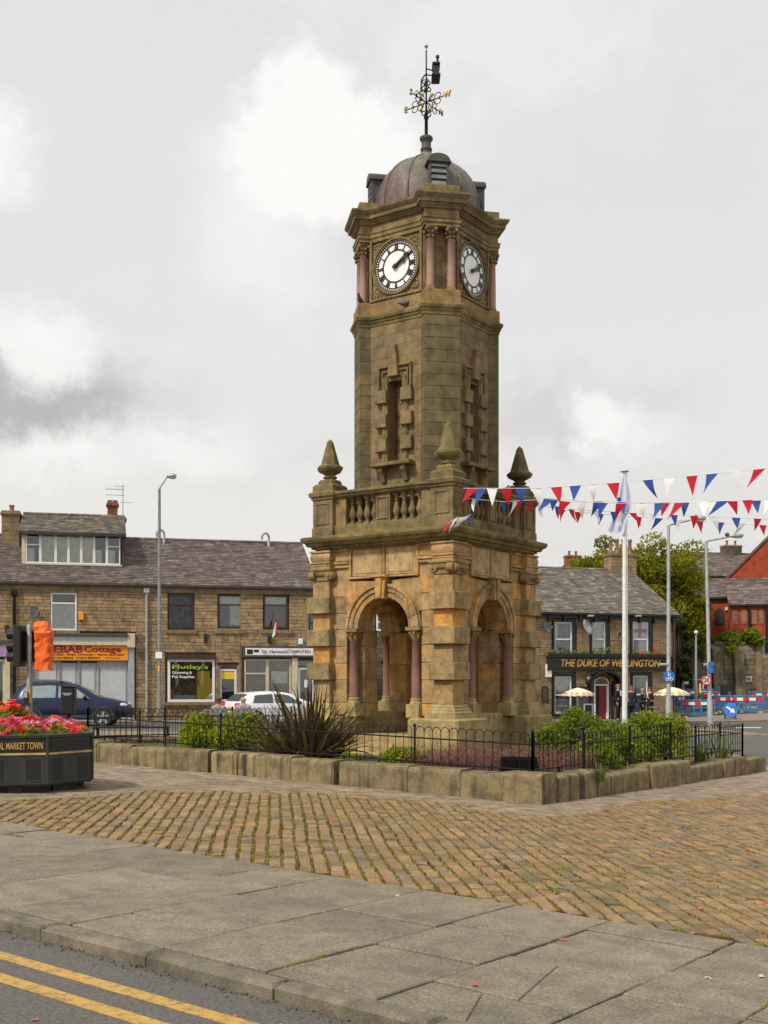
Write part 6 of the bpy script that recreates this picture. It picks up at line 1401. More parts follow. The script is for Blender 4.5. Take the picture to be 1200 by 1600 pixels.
# ---- planters
def flower_mesh(mat, seed):
    rs = random.Random(seed); b = B()
    for lay, (rad, up, n) in enumerate(((1.0, .15, 6), (.6, .5, 5))):
        for k in range(n):
            a = 2 * pi * k / n + lay * .5 + rs.uniform(-.15, .15); c, s = cos(a), sin(a); w = .55 * rad
            b.add([(0, 0, .1), (c * rad * .55 - s * w * .6, s * rad * .55 + c * w * .6, up * .7 + .1), (c * rad, s * rad, up + rs.uniform(-.1, .15)), (c * rad * .55 + s * w * .6, s * rad * .55 - c * w * .6, up * .7 + .1)], [(0, 1, 2, 3)], rs.random())
    me = b.mesh('flower'); me.materials.append(M[mat]); return me
FM = {m: [flower_mesh(m, 7 + i) for i in range(3)] for m in ('fl_red', 'fl_pink', 'fl_pale', 'fl_cream', 'fl_coral', 'fl_orange')}
def flowerbed(label, o, rad, z0, h, kinds, n, seed, fs=.05):
    rs = random.Random(seed); t = thing('bedding_flowers', label, 'flowers', o, 0, 'flowers in the street planters')
    b = B(); leafy(b, [((rad * .62 * cos(a) * q, rad * .62 * sin(a) * q, z0 + h * .35), (rad * .45, rad * .45, h * .5)) for a, q in [(i * 1.05, 1 if i else 0) for i in range(7)]], 3800, .045, rs, .4, .6); b.build('foliage', M['grnd'], t)
    for i in range(n):
        a = rs.uniform(0, 6.28); q = sqrt(rs.random()); p = Vector((rad * q * cos(a), rad * q * sin(a), z0 + h * (1.02 - .75 * q ** 3) + rs.uniform(-.05, .06)))
        m = rs.choice(kinds); ob = bpy.data.objects.new('flower', rs.choice(FM[m])); col.objects.link(ob); ob.parent = t; ob.location = p; s = fs * rs.uniform(.7, 1.35); ob.scale = (s, s, s)
        ob.rotation_euler = (rs.gauss(-.1, .35) + .75 * q * sin(a) * -1 * -1 * (-1 if sin(a) < 0 else .3) * -1 if False else rs.gauss(.45 if sin(a) < 0 else -.2, .35), rs.gauss(.5 * q * cos(a), .3), rs.uniform(0, 6.28))
    return t
def planter(label, X, Y, ap, rz, words=None):
    z = gz(X, Y); t = thing('planter', label, 'planter', (X, Y, z), rz, 'octagonal street planters')
    R8 = ap / cos(pi / 8)
    def oc(r, zz): return [(r * cos(pi / 8 + k * pi / 4), r * sin(pi / 8 + k * pi / 4), zz) for k in range(8)]
    b = B(); b.loft([oc(R8 - .02, .075), oc(R8, .10), oc(R8, .46), oc(R8 - .012, .47), oc(R8 - .012, .655), oc(R8 + .012, .665), oc(R8 + .015, .70), oc(R8 - .04, .71), oc(R8 - .05, .62)], True, True); body = b.build('tub', M['planter'], t)
    b = B(); b.loft([oc(R8 + .003, .455), oc(R8 + .012, .46), oc(R8 + .012, .478), oc(R8 - .006, .482)], False, False); b.build('gold_band', M['goldpaint'], body)
    b = B(); b.loft([oc(R8 - .22, -.03), oc(R8 - .22, .08)]); b.build('base', M['black'], t)
    for k in range(8):
        a = k * pi / 4; b = B(); F2 = Fr((0, 0, 0), (-sin(a), cos(a), 0), (0, 0, 1), (cos(a), sin(a), 0)); sd = 2 * ap * math.tan(pi / 8)
        b.rect(F2, -sd * .42, sd * .42, .505, .625, ap - .03, ap - .004, 0); p = b.build('name_panel', M['planterd'], body)
        b = B()
        for u in (-sd * .28, sd * .28): b.rect(F2, u - .085, u + .085, .15, .41, ap - .02, ap + .004, .004)
        b.build('recess', M['planterd'], body, kind='stuff'); b = B()
        for u in (-sd * .28, sd * .28): b.rect(F2, u - .095, u + .095, .135, .148, ap - .02, ap + .008, .003)
        b.build('recess_lip', M['planter'], body, kind='stuff')
        b = B(); b.tube([(R8 * cos(a + pi / 8), R8 * sin(a + pi / 8), .10), (R8 * cos(a + pi / 8), R8 * sin(a + pi / 8), .68)], .02, 6); b.build('corner_rib', M['planter'], body)
        b = B(); b.box(.8 * ap * cos(a) - .08, .8 * ap * cos(a) + .08, .8 * ap * sin(a) - .08, .8 * ap * sin(a) + .08, -.03, .09); b.build('foot', M['black'], t)
        if words and k in (6,): text(words, M['goldpaint'], body, ((ap + .001) * cos(a), (ap + .001) * sin(a), .566), (pi / 2, 0, a + pi / 2), sd * .86, .085, 'lettering', .003, bold=.012)
    b = B(); b.loft([oc(R8 - .05, .58), oc(R8 - .05, .63)]); b.build('soil', M['soil'], t)
    return t, z
PL1 = (-4.73, 14.75); _, z = planter('black octagonal planter with gold band and lettering at the left edge', *PL1, .92, radians(15), 'FLORAL MARKET TOWN')
flowerbed('red, pink and cream begonias in the near lettered planter', (PL1[0], PL1[1], z), .88, .62, .20, ['fl_red', 'fl_red', 'fl_pink', 'fl_pink', 'fl_pink', 'fl_pale', 'fl_pale', 'fl_cream', 'fl_coral', 'fl_coral'], 190, 3, .072)
PL2 = (-6.75, 19.2); _, z = planter('black octagonal planter half hidden behind the nearer lettered one', *PL2, .85, radians(10))
flowerbed('orange-red geraniums in the planter behind the lettered one', (PL2[0], PL2[1], z), .78, .62, .28, ['fl_orange', 'fl_orange', 'fl_orange', 'fl_coral'], 150, 4, .06)

# ---- traffic signal with an orange bag over one head
X, Y = (46 - 600) / FPX * 22.2, 22.2; z0 = gz(X, Y) - .05
t = thing('traffic_signal', 'grey traffic signal pole with one bare black head and one head bagged in orange', 'traffic light', (X, Y, z0))
zz = lambda py: EYE + (HOR - py) / FPX * Y - z0; xx = lambda px: (px - 46) / FPX * Y
b = B(); b.lathe((0, 0, 0), [(.057, -.1), (.057, zz(1068)), (.05, zz(1067)), (.05, zz(976)), (.02, zz(975))], 14); b.build('pole', M['greypost'], t)
b = B(); b._oct(xx(25), xx(36.5), -.19, .19, zz(1042), zz(977), .015, .5); hd = b.build('signal_head', M['black'], t)
for py in (991, 1009.5, 1026):
    b = B(); c = Vector((xx(25), 0, zz(py))); b.loft([[c + Vector((dx, .105 * cos(q), .105 * sin(q))) for q in [2 * pi * k / 12 for k in range(12)]] for dx in (0, -.16)] + [[c + Vector((-.16 , .095 * cos(q), .095 * sin(q))) for q in [2 * pi * k / 12 for k in range(12)]], [c + Vector((-.02, .095 * cos(q), .095 * sin(q))) for q in [2 * pi * k / 12 for k in range(12)]]], False, True); b.build('visor', M['black'], hd)
b = B(); b._oct(xx(38), xx(57), .07, .28, zz(1034), zz(984), .02, .5); b.build('rear_head', M['black'], t)
b = B(); b._oct(xx(40), xx(52), -.02, .1, zz(1035.5), zz(1032.5), .005, .5); b._oct(xx(36), xx(56), -.02, .1, zz(988), zz(985), .005, .5); b.build('bracket', M['black'], t)
b = B()                                                       # the bag: a creased sack with a gathered top
rg = []
for py, x0, x1, dy, tw in ((1047, 57, 81.5, .15, 0), (1046, 56.5, 82, .16, .02), (1034, 57.5, 81, .15, .02), (1028, 56.5, 82.5, .17, .02), (1020, 57.5, 81.5, .155, .05), (1010, 56.5, 82.5, .17, .02), (1004, 57.5, 81.5, .155, .03), (998, 56.5, 82.5, .17, -.04), (989, 55.5, 83.5, .19, .06), (985, 57, 80, .15, -.05), (981, 54, 79, .14, .1), (976, 55, 77, .12, .1), (972, 60, 74, .07, .2), (971.5, 63, 71, .03, 0)):
    cx, hw = (xx(x0) + xx(x1)) / 2, (xx(x1) - xx(x0)) / 2
    rg.append([(cx + hw * (abs(cos(q)) ** .55) * (1 if cos(q) > 0 else -1) * (1 + .09 * sin(5 * q + py * .8)), -.04 + dy * (abs(sin(q)) ** .55) * (1 if sin(q) > 0 else -1) * (1 + .10 * cos(4 * q + py * .7)), zz(py) + .018 * sin(3 * q + py)) for q in [2 * pi * k / 24 for k in range(24)]])
b.loft(rg, True, True, .5); b.build('orange_bag', M['orange'], t)
b = B(); b._oct(xx(40.5), xx(48), -.16, -.05, zz(1101), zz(1081), .01, .5); pb = b.build('push_button_box', M['black'], t); b = B(); b._oct(xx(41.5), xx(47), -.168, -.155, zz(1090), zz(1082), .004, .5); b.build('push_button_plate', M['galv'], pb)
b = B(); b._oct(xx(48), xx(50.5), -.13, -.03, zz(1099), zz(1076), .004, .5); b.build('side_plate', M['yfoot'], pb)

# ---- litter bin
X, Y = (107.5 - 600) / FPX * 23.6, 23.6; z0 = gz(X, Y) - .05; zz = lambda py: EYE + (HOR - py) / FPX * Y - z0
t = thing('litter_bin', 'black post-mounted litter bin in front of the blue car', 'bin', (X, Y, z0))
b = B(); b._oct(-.135, .135, -.13, .13, zz(1115), zz(1074), .02, .5); b._oct(-.148, .148, -.14, .14, zz(1074), zz(1071.5), .01, .5); bd = b.build('bin_body', M['black'], t)
b = B(); b._oct(-.10, .10, -.136, -.125, zz(1081.5), zz(1077), .002, .5); b.build('slot', M['planterd'], bd)
for py, w in ((1083.2, .10), (1085.6, .07)): b = B(); b._oct(-w, w, -.134, -.128, zz(py + .5), zz(py - .5), .001, .5); b.build('printed_band', M['board'], bd)
b = B(); b.lathe((0, 0, 0), [(.05, 0), (.045, zz(1115))], 10); b.lathe((0, 0, 0), [(.16, -.02), (.16, .04), (.05, .05)], 12); b.build('post', M['iron'], t)

# ---- benches
def bench(name, label, X, Y, rz, w, metal=True, dz=0, back=True):
    t = thing(name, label, 'bench', (X, Y, gz(X, Y) + dz), rz, 'street benches'); m = M['iron'] if metal else M['woodt']
    for s in (-1, 1):
        b = B(); x = s * (w / 2 - .04); b.tube([(x, -.25, 0), (x, -.24, .40), (x, .20, .42)], .022, 6); b.tube([(x, .26, 0), (x, .20, .42)] + ([(x, .30, .85)] if back else []), .022, 6); (b.tube([(x, -.24, .40), (x, -.24, .62), (x, .24, .63)], .02, 6) if back else b._oct(x - .03, x + .03, -.24, .24, .20, .26, .01, .5)); b.build('bench_end', M['iron'], t)
    for i in range(5): b = B(); y = -.22 + i * .095; b._oct(-w / 2, w / 2, y, y + .075, .41, .435, .006, R()); b.build('slat', m, t)
    if not back: b = B(); b._oct(-w / 2, w / 2, -.03, .03, .19, .25, .01, .5); b.build('stretcher', M['iron'], t)
    for i in range(4 if back else 0): b = B(); z = .50 + i * .095; b._oct(-w / 2, w / 2, .22 + (z - .42) * .23, .245 + (z - .42) * .23, z, z + .07, .006, R()); b.build('slat', m, t)
    return t
bench('bench', 'black backless bench behind the railings beside the near planter', (205 - 600) / FPX * 21.9, 21.9, radians(4), 1.42, dz=.07, back=False)
bench('bench', 'bench with two people sitting behind the round green shrubs', (361 - 600) / FPX * 34.5, 34.5, radians(186), 1.7, False)

# ---- lamp posts, flagpole
def lamp_post(label, px, Y, ptop, arm, headlen, r=.075, lean=0, collar=None):
    X = (px - 600) / FPX * Y; z0 = gz(X, Y) + .0; zt = EYE + (HOR - ptop) / FPX * Y - z0; t = thing('lamp_post', label, 'lamp post', (X, Y, z0), 0, 'street lamps round the square'); t.rotation_euler = (0, lean, 0)
    b = B(); b.lathe((0, 0, 0), [(r * 1.35, -.1), (r * 1.35, 1.25), (r, 1.35), (r * .72, zt)], 12); b.build('column', M['galv'] if collar is None else M['greypost'], t)
    ax, az = (arm[0] - px) / FPX * Y, (HOR - arm[1]) / FPX * Y + EYE - z0
    b = B(); b.tube([(0, 0, zt - .05), (0, 0, zt), (ax * .06, 0, zt + (az - zt) * .12), (ax * .9, 0, az - .02), (ax, 0, az)], [r * .6, r * .6, r * .5, r * .42, r * .4], 8); b.build('arm', M['galv'], t)
    b = B(); h = headlen; b.loft([[(ax + x, w * cos(q), az + zc + hh * sin(q)) for q in [2 * pi * k / 10 for k in range(10)]] for x, w, hh, zc in ((-.05, .04, .04, 0), (.0, .09, .06, .02), (h * .3, .13, .10, .03), (h * .7, .14, .10, .03), (h * .95, .09, .06, .03), (h, .02, .02, .03))], sm=True); hd = b.build('lantern', M['galv'], t)
    b = B(); b.loft([[(ax + x, w * cos(q), az - .03 + hh * sin(q)) for q in [2 * pi * k / 10 for k in range(10)]] for x, w, hh in ((h * .3, .02, .02), (h * .4, .10, .055), (h * .8, .10, .055), (h * .9, .02, .02))], sm=True); b.build('lamp_glass', M['board'], hd)
    return t, X, Y, z0
t, X, Y, z0 = lamp_post('slender grey lamp post with upswept arm in front of the terrace', 249, 41.5, 764, (262, 745), .32, .07, 0, 1)
b = B(); zq = EYE + (HOR - 1024) / FPX * Y - z0; b._oct(-.12, .12, -.11, -.06, zq - .12, zq + .12, .01, .5); b.build('white_plate', M['white'], t); b = B(); zq = EYE + (HOR - 1045) / FPX * Y - z0; b._oct(-.03, .03, -.10, -.06, zq - .1, zq + .1, .01, .5); b.build('yellow_tag', M['yellow'], t)
t1, X1, Y1, z1 = lamp_post('tall white lamp post with cycle sign just right of the inn', 1044.5, 40.0, 821, (1086, 811), .38, .075, radians(.0))
b = B(); b.ball(((1087 - 1044.5) / FPX * Y1, 0, EYE + (HOR - 807) / FPX * Y1 - z1), (.06, .06, .07), 8, 6); b.build('photocell', M['lead'], t1)
def disc(b, c, r, y0, y1, n=24): b.prism(Fr((c[0], 0, c[1])), [(r * cos(2 * pi * k / n), r * sin(2 * pi * k / n)) for k in range(n)], -y0, -y1, .004, .5)
# blue cyclists' sign on that post
zq = EYE + (HOR - 1057) / FPX * Y1; sg = thing('road_sign', 'round blue walking and cycling sign on the white lamp post by the inn', 'sign', (X1, Y1 - .10, zq))
b = B(); disc(b, (0, 0), .20, .03, -.015); b.build('plate', M['signblue'], sg)
b = B(); b.ball((-.03, -.018, .13), (.022, .006, .022), 8, 6); b.rect(FRONT, -.055, .0, .02, .10, .016, .022); b.rect(FRONT, .02, .05, .06, .10, .016, .022); b.build('walker_symbol', M['white'], sg)
b = B()
for cx in (-.07, .07):
    for k in range(16): q0, q1 = 2 * pi * k / 16, 2 * pi * (k + 1) / 16; b.prism(Fr((cx, 0, -.09)), [(.042 * cos(q0), .042 * sin(q0)), (.058 * cos(q0), .058 * sin(q0)), (.058 * cos(q1), .058 * sin(q1)), (.042 * cos(q1), .042 * sin(q1))], .016, .022)
for p, q in (((-.07, -.09), (-.02, -.03)), ((-.02, -.03), (.05, -.03)), ((.05, -.03), (.07, -.09)), ((-.02, -.03), (0, -.09)), ((0, -.09), (.05, -.03)), ((.04, .0), (.07, .0)), ((.05, 0), (.05, -.03))): b.tube([(p[0], -.02, p[1]), (q[0], -.02, q[1])], .007, 5)
b.build('cycle_symbol', M['white'], sg)
b = B(); b._oct(-.32, -.02, -.09, .03, EYE + (HOR - 1038) / FPX * Y1 - z1 - .05, EYE + (HOR - 1038) / FPX * Y1 - z1 + .04, .02, .5); b.build('side_bracket', M['galv'], t1)
t2, X2, Y2, z2 = lamp_post('grey lamp post with flat arm and speed signs by the roadworks', 1110, 47.0, 846, (1149, 839), .52, .085, radians(-1.3))
b = B(); b.ball(((1143 - 1110) / FPX * Y2, 0, EYE + (HOR - 836) / FPX * Y2 - z2), (.1, .08, .09), 8, 6); b.build('photocell', M['lead'], t2)
sx = (1104 - 600) / FPX * 46.8; zq = EYE + (HOR - 1063) / FPX * 46.8
sg = thing('road_sign', 'round 20 speed limit sign with red ring on the grey lamp post', 'sign', (sx, 46.8, zq))
b = B(); disc(b, (0, 0), .20, .02, -.015); b.build('plate', M['white'], sg)
b = B()
for k in range(24): q0, q1 = 2 * pi * k / 24, 2 * pi * (k + 1) / 24; b.prism(Fr(), [(.15 * cos(q0), .15 * sin(q0)), (.20 * cos(q0), .20 * sin(q0)), (.20 * cos(q1), .20 * sin(q1)), (.15 * cos(q1), .15 * sin(q1))], .014, .022, 0, .5)
b.build('red_ring', M['redgloss'], sg); text('20', M['black'], sg, (0, -.02, 0), (pi / 2, 0, 0), .22, .17, 'numeral', .004, bold=.02)
for px, py, w, h, m in ((1110, 1047.5, .12, .10, 'signblue'), (1103, 1038, .10, .05, 'greyp'), (1111, 1038, .09, .10, 'signblue')): b = B(); x, zc = (px - 1104) / FPX * 46.8, (1063 - py) / FPX * 46.8; b._oct(x - w, x + w, -.03, .01, zc - h, zc + h, .008, .5); b.build('small_plate', M[m], sg)
b = B(); b.tube([(.1, .05, -.3), (.1, .05, .75)], .03, 6); b.build('bracket', M['galv'], sg)
t3, X3, Y3, z3 = lamp_post('short distant post with a round white lamp against the dark wall', 1087.5, 66.0, 992, (1087.6, 991), .05, .07)
b = B(); b.ball((0, 0, EYE + (HOR - 988) / FPX * Y3 - z3), .12, 10, 8); b.build('globe', M['white'], t3)
# flagpole with a limp white flag
X, Y = (976 - 600) / FPX * 30.0, 30.0; z0 = gz(X, Y); ztop = EYE + (HOR - 738) / FPX * Y - z0
t = thing('flagpole', 'tall white flagpole in front of the inn', 'flagpole', (X, Y, z0)); b = B(); b.lathe((0, 0, 0), [(.07, -.1), (.068, 1), (.05, ztop)], 12); b.build('pole', M['white'], t)
b = B(); b.lathe((0, 0, 0), [(.04, ztop), (.11, ztop + .01), (.11, ztop + .035), (.02, ztop + .05)], 12); b.build('finial', M['galv'], t); b = B(); b.tube([(.075, -.02, 1.2), (.068, -.02, ztop - .05)], .006, 4); b.build('halyard', M['white'], t)
fl = thing('flag', 'limp white flag with a small crest hanging from the white flagpole', 'flag', (X, Y, z0 + ztop)); px_ = lambda q: (q - 976) / FPX * Y; pz_ = lambda q: (738 - q) / FPX * Y
rows = []; rs = random.Random(6)
for py, xl, xr in ((743, 973, 977), (755, 968, 980), (770, 964, 984), (785, 960, 986), (797, 958, 987), (808, 955, 978), (820, 951, 975), (829, 949, 974), (833, 953, 972)):
    rows.append([(px_(xl + (xr - xl) * k / 16), -.07 + .035 * sin(k * .75 + py * .02) * min(1, (py - 740) / 40) - .02, pz_(py + 2.5 * sin(k * .9) * (py > 800))) for k in range(17)])
b = B(); b.loft(rows, False, False, .5, True, closed=False); fo = b.build('flag_cloth', M['lilac'], fl)
for m, (x0, x1, y0, y1) in (('blue', (962, 968, 779, 785)), ('goldpaint', (961.5, 966, 785, 799)), ('blue', (967, 970, 786, 796))): b = B(); b._oct(px_(x0), px_(x1), -.20, -.19, pz_(y1), pz_(y0), .004, .5); b.build('crest', M[m], fo)

# ---- vehicles
def lerp_tab(tab, x):
    if x <= tab[0][0]: return tab[0][1]
    return interp(tab, x)
def car(label, loc, rz, L_, W, roof, belt, sill, wh, wr, paint, windows, glassm, clad, tail, rails=False):
    t = thing('car', label, 'car', loc, rz, 'cars by the terrace'); hw = W / 2
    def wid(x): e = min(x, L_ - x); return hw * (.80 + .20 * sstep(-.02, .55, e))
    def sec(x):
        zt = lerp_tab(roof, x); zb = min(lerp_tab(belt, x), zt - .05); w = wid(x); k = max(0, min(1, (zt - zb - .05) / .55)); wr_ = w * (.93 - .20 * k); zs = sill + .10 * sstep(.5, 0, x) + .08 * sstep(L_ - .6, L_, x)
        return [(0, zs), (w * .86, zs), (w * .98, zs + .10), (w, zs + .30), (w * .985, zb - .08), (w * .955, zb), (wr_, zt - .045 - .03 * k), (wr_ * .86, zt - .012), (wr_ * .45, zt), (0, zt + .004)]
    xs = [0.0, .03, .08, .16, .26, .4, .6, .85, 1.1, 1.4, 1.7, 2.0, 2.3, 2.55, 2.8, 3.05, 3.3, 3.55, 3.8, 4.0, 4.15, 4.27, 4.36, 4.43]; xs = [x * L_ / 4.43 for x in xs]
    rings = []
    for x in xs:
        s = sec(x); rings.append([(x - L_ / 2, -y, z) for y, z in s] + [(x - L_ / 2, y, z) for y, z in s[::-1][1:-1]])
    b = B(); b.loft(rings[::-1], True, True, .5, True); body = b.build('body', M[paint], t)
    def side_pt(x, q, sg, off):
        s = sec(x); a, c = s[5], s[6]; y = a[0] + (c[0] - a[0]) * q; z = a[1] + (c[1] - a[1]) * q; n = Vector((0, c[1] - a[1], -(c[0] - a[0]))).normalized(); return Vector((x - L_ / 2, sg * (y + n.y * off), z + n.z * off))
    for sg in (-1, 1):
        for (xa, xb, qa, qb) in windows:                      # xa..xb at the foot, qa/qb: inset of front and rear edge at the top
            N_ = 6; lo = [side_pt(xa + (xb - xa) * k / N_, .10, sg, .006) for k in range(N_ + 1)]; hi = [side_pt(xa + qa + (xb - qb - xa - qa) * k / N_, .90, sg, .006) for k in range(N_ + 1)]
            b = B(); b.loft([lo, hi] if sg > 0 else [hi, lo], False, False, .5, False, closed=False); b.build('side_window', M[glassm], body)
    def across(x0, x1, m, n):
        b = B(); rg = []
        for k in range(6):
            x = x0 + (x1 - x0) * k / 5; s = sec(x); rg.append([(x - L_ / 2, -s[7][0] * .98, s[7][1] + .010), (x - L_ / 2, -s[8][0], s[8][1] + .008), (x - L_ / 2, 0, s[9][1] + .008), (x - L_ / 2, s[8][0], s[8][1] + .008), (x - L_ / 2, s[7][0] * .98, s[7][1] + .010)])
        b.loft(rg[::-1], False, False, .5, True, closed=False); b.build(n, M[m], body)
    across(clad['ws'][0], clad['ws'][1], 'carglass', 'windscreen'); across(clad['rw'][0], clad['rw'][1], 'carglass', 'rear_window')
    for x in wh:
        for sg in (-1, 1):
            cx = x - L_ / 2; yo = wid(x)
            b = B(); b.prism(Fr((cx, 0, wr), (1, 0, 0), (0, 0, 1), (0, sg, 0)) if sg < 0 else Fr((cx, 0, wr), (-1, 0, 0), (0, 0, 1), (0, 1, 0)), [((wr + .075) * cos(q), (wr + .075) * sin(q)) for q in [pi * 1.14 * k / 18 - .22 for k in range(19)]], yo - .25, yo + .006, .006, .5); b.build('wheel_arch', M['cladding' if clad['arch'] else 'tyre'], body)
            b = B(); A = (0, sg, 0); b.lathe((cx, sg * (yo - .20), wr), [(wr * .66, 0), (wr * .95, .0), (wr, .04), (wr, .18), (wr * .95, .215), (wr * .72, .22), (wr * .68, .20)], 24, .5, True, A); wl = b.build('wheel', M['tyre'], t)
            b = B(); b.lathe((cx, sg * (yo - .19), wr), [(wr * .66, .0), (wr * .70, .19), (wr * .64, .205), (wr * .62, .12), (.02, .10)], 20, .5, True, A); b.build('rim_dish', M['cladding'], wl)
            b = B()
            for k in range(5):
                q = 2 * pi * k / 5 + .3; dx, dz = cos(q), sin(q); F2 = Fr((cx, 0, wr), (dx, 0, dz), (-dz, 0, dx), (0, sg, 0)); b.prism(F2, [(.02, -.045), (wr * .66, -.06), (wr * .66, .06), (.02, .045)], yo - .07, yo + .012 - .005, .01, .5)
            b.lathe((cx, sg * (yo - .1), wr), [(.075, 0), (.07, .11), (.02, .115)], 12, .5, True, A); b.lathe((cx, sg * (yo - .19), wr), [(wr * .62, .18), (wr * .69, .205), (wr * .70, .20), (wr * .70, .18)], 24, .5, True, A); b.build('rim', M['alloy'], wl)
    for sg in (-1, 1):
        b = B(); s0 = sill; rg = []
        for k in range(9):
            x = wh[0] + wr + .05 + (wh[1] - wh[0] - 2 * wr - .1) * k / 8; w = wid(x); rg.append([(x - L_ / 2, sg * (w * .9), s0 - .02), (x - L_ / 2, sg * (w + .006), s0 + .04), (x - L_ / 2, sg * (w + .008), s0 + .15), (x - L_ / 2, sg * (w * .97), s0 + .17)])
        b.loft(rg if sg < 0 else rg[::-1], False, False, .5, False); b.build('sill_trim', M['cladding'] if clad['arch'] else M[paint], body)
        for xd in clad['doors']:
            b = B(); pts = [Vector((xd - L_ / 2, sg * (wid(xd) * f_ + .004), zz_)) for f_, zz_ in ((.995, sill + .2), (1.0, sill + .35), (.985, lerp_tab(belt, xd) - .08), (.955, lerp_tab(belt, xd)))]; b.tube(pts, .006, 4); b.build('door_seam', M['black'], body)
        for xh in clad['handles']:
            b = B(); zc = lerp_tab(belt, xh) - .12; b._oct(xh - L_ / 2 - .09, xh - L_ / 2 + .09, min(sg * wid(xh), sg * (wid(xh) + .03)), max(sg * wid(xh), sg * (wid(xh) + .03)), zc - .018, zc + .018, .008, .5); b.build('door_handle', M[paint], body)
        b = B(); xm = clad['mirror']; zc = lerp_tab(belt, xm) + .06; y0 = sg * wid(xm) * .93; b.ball((xm - L_ / 2, y0 + sg * .10, zc), (.075, .10, .075), 8, 6); b.build('mirror', M['black'], body)
        b = B(); x0, x1, za, zb_, yi = tail; b._oct(-L_ / 2 + x0, -L_ / 2 + x1, *sorted((sg * (wid(x1) * .60 if yi else wid(x1) * .8), sg * (wid(x1) + .006))), za, zb_, .03, .5); tl = b.build('tail_lamp', M['taillamp'], body)
        b = B(); b._oct(-L_ / 2 + x0 - .006, -L_ / 2 + x1 * .6, *sorted((sg * wid(x1) * .78, sg * (wid(x1) + .010))), za + (zb_ - za) * .2, za + (zb_ - za) * .6, .02, .5); b.build('lamp_lens', M['headlamp'], tl)
        b = B(); b.ball((L_ / 2 - clad['hl'], sg * (wid(L_ - clad['hl']) * .80), lerp_tab(roof, L_ - clad['hl']) - .12), (.24, .14, .085), 10, 8); b.build('headlamp', M['headlamp'], body)
    b = B(); b._oct(-L_ / 2 - .03, -L_ / 2 + .1, -hw * .85, hw * .85, sill + .16, sill + .36, .03, .5); b.build('rear_bumper', M[paint], body)
    b = B(); b._oct(-L_ / 2 - .02, -L_ / 2 + .12, -.27, .27, sill + .44 + clad.get('pl', 0), sill + .55 + clad.get('pl', 0), .004, .5); b.build('number_plate', M['yellow'], body)
    b = B(); b._oct(L_ / 2 - .12, L_ / 2 + .02, -hw * .8, hw * .8, sill + .08, sill + .2, .03, .5); b.build('front_bumper', M['cladding'], body)
    if rails:
        for sg in (-1, 1): b = B(); b.tube([Vector((x - L_ / 2, sg * sec(x)[7][0] * .98, sec(x)[7][1] + (.0 if k in (0, 6) else .045))) for k, x in enumerate([.55 + .26 * j for j in range(7)])], .016, 6); b.build('roof_rail', M['black'], body)
    return t
Ys = 43.0; xs_ = (113 - 600) / FPX * Ys
car('dark blue four-by-four car parked before the take-away', (xs_, Ys, gz(xs_, Ys) - .03), radians(6), 4.43, 1.82, [(0, .86), (.05, 1.02), (.16, 1.20), (.42, 1.56), (.7, 1.64), (1.5, 1.685), (2.1, 1.655), (2.5, 1.55), (2.9, 1.34), (3.3, 1.13), (3.8, 1.03), (4.15, .93), (4.36, .78), (4.43, .62)],
    [(0, 1.03), (3.2, 1.05), (3.6, .98), (4.43, .7)], .30, (.86, 3.47), .355, 'suvblue', [(.46, .74, .16, .0), (.86, 1.74, .02, .0), (1.84, 2.98, .0, .52)], 'carglassl', {'ws': (2.5, 3.22), 'rw': (.12, .40), 'arch': True, 'doors': (.84, 1.79, 2.95), 'handles': (1.02, 1.96), 'mirror': 2.82, 'hl': .32, 'pl': .15}, (.0, .34, .88, 1.05, False), True)
Yw = 44.8; xw = (433 - 600) / FPX * Yw
car('white hatchback car seen from behind outside the computer shop', (xw, Yw, gz(xw, Yw) - .04), radians(33), 4.15, 1.74, [(0, .80), (.05, .95), (.2, 1.12), (.5, 1.34), (.85, 1.40), (1.5, 1.44), (2.0, 1.42), (2.4, 1.33), (2.8, 1.14), (3.15, .98), (3.6, .92), (3.9, .84), (4.08, .70), (4.15, .55)],
    [(0, .96), (3.0, .92), (3.4, .88), (4.15, .62)], .24, (.78, 3.32), .31, 'carwhite', [(.62, 1.5, .12, .0), (1.58, 2.72, .0, .5)], 'carglass', {'ws': (2.36, 3.05), 'rw': (.14, .48), 'arch': False, 'doors': (1.54, 2.7), 'handles': (.85, 1.72), 'mirror': 2.6, 'hl': .3, 'pl': .05}, (.0, .24, .78, 1.0, True))

# ---- road works
def barrier(p, rz, label, tall=False, strip_=True):
    t = thing('barrier', label, 'barrier', p, rz, 'blue roadworks barriers'); W, H_ = 1.9, 1.0
    b = B()
    for a in ((-W / 2, W / 2, .90, 1.0), (-W / 2, W / 2, .12, .30), (-W / 2, -W / 2 + .09, .30, .90), (W / 2 - .09, W / 2, .30, .90), (-W / 2 + .09, W / 2 - .09, .52, .60)): b.rect(FRONT, *a, -.03, .03, .012)
    for k in range(1, 5): x = -W / 2 + W * k / 5; b.rect(FRONT, x - .05, x + .05, .30, .90, -.025, .025, .01)
    fr = b.build('panel', M['barrier'], t)
    if strip_:
        for k in range(5): b = B(); b.rect(FRONT, -W / 2 + .12 + k * .332, -W / 2 + .12 + (k + 1) * .332, .70, .87, .022, .04, .003); b.build('reflector', M['redgloss' if k % 2 == 0 else 'white'], fr)
    for x in (-W / 2 + .2, W / 2 - .2): b = B(); b._oct(x - .13, x + .13, -.38, .38, 0, .12, .03, .5); b.build('foot', M['yfoot'], t)
    return t
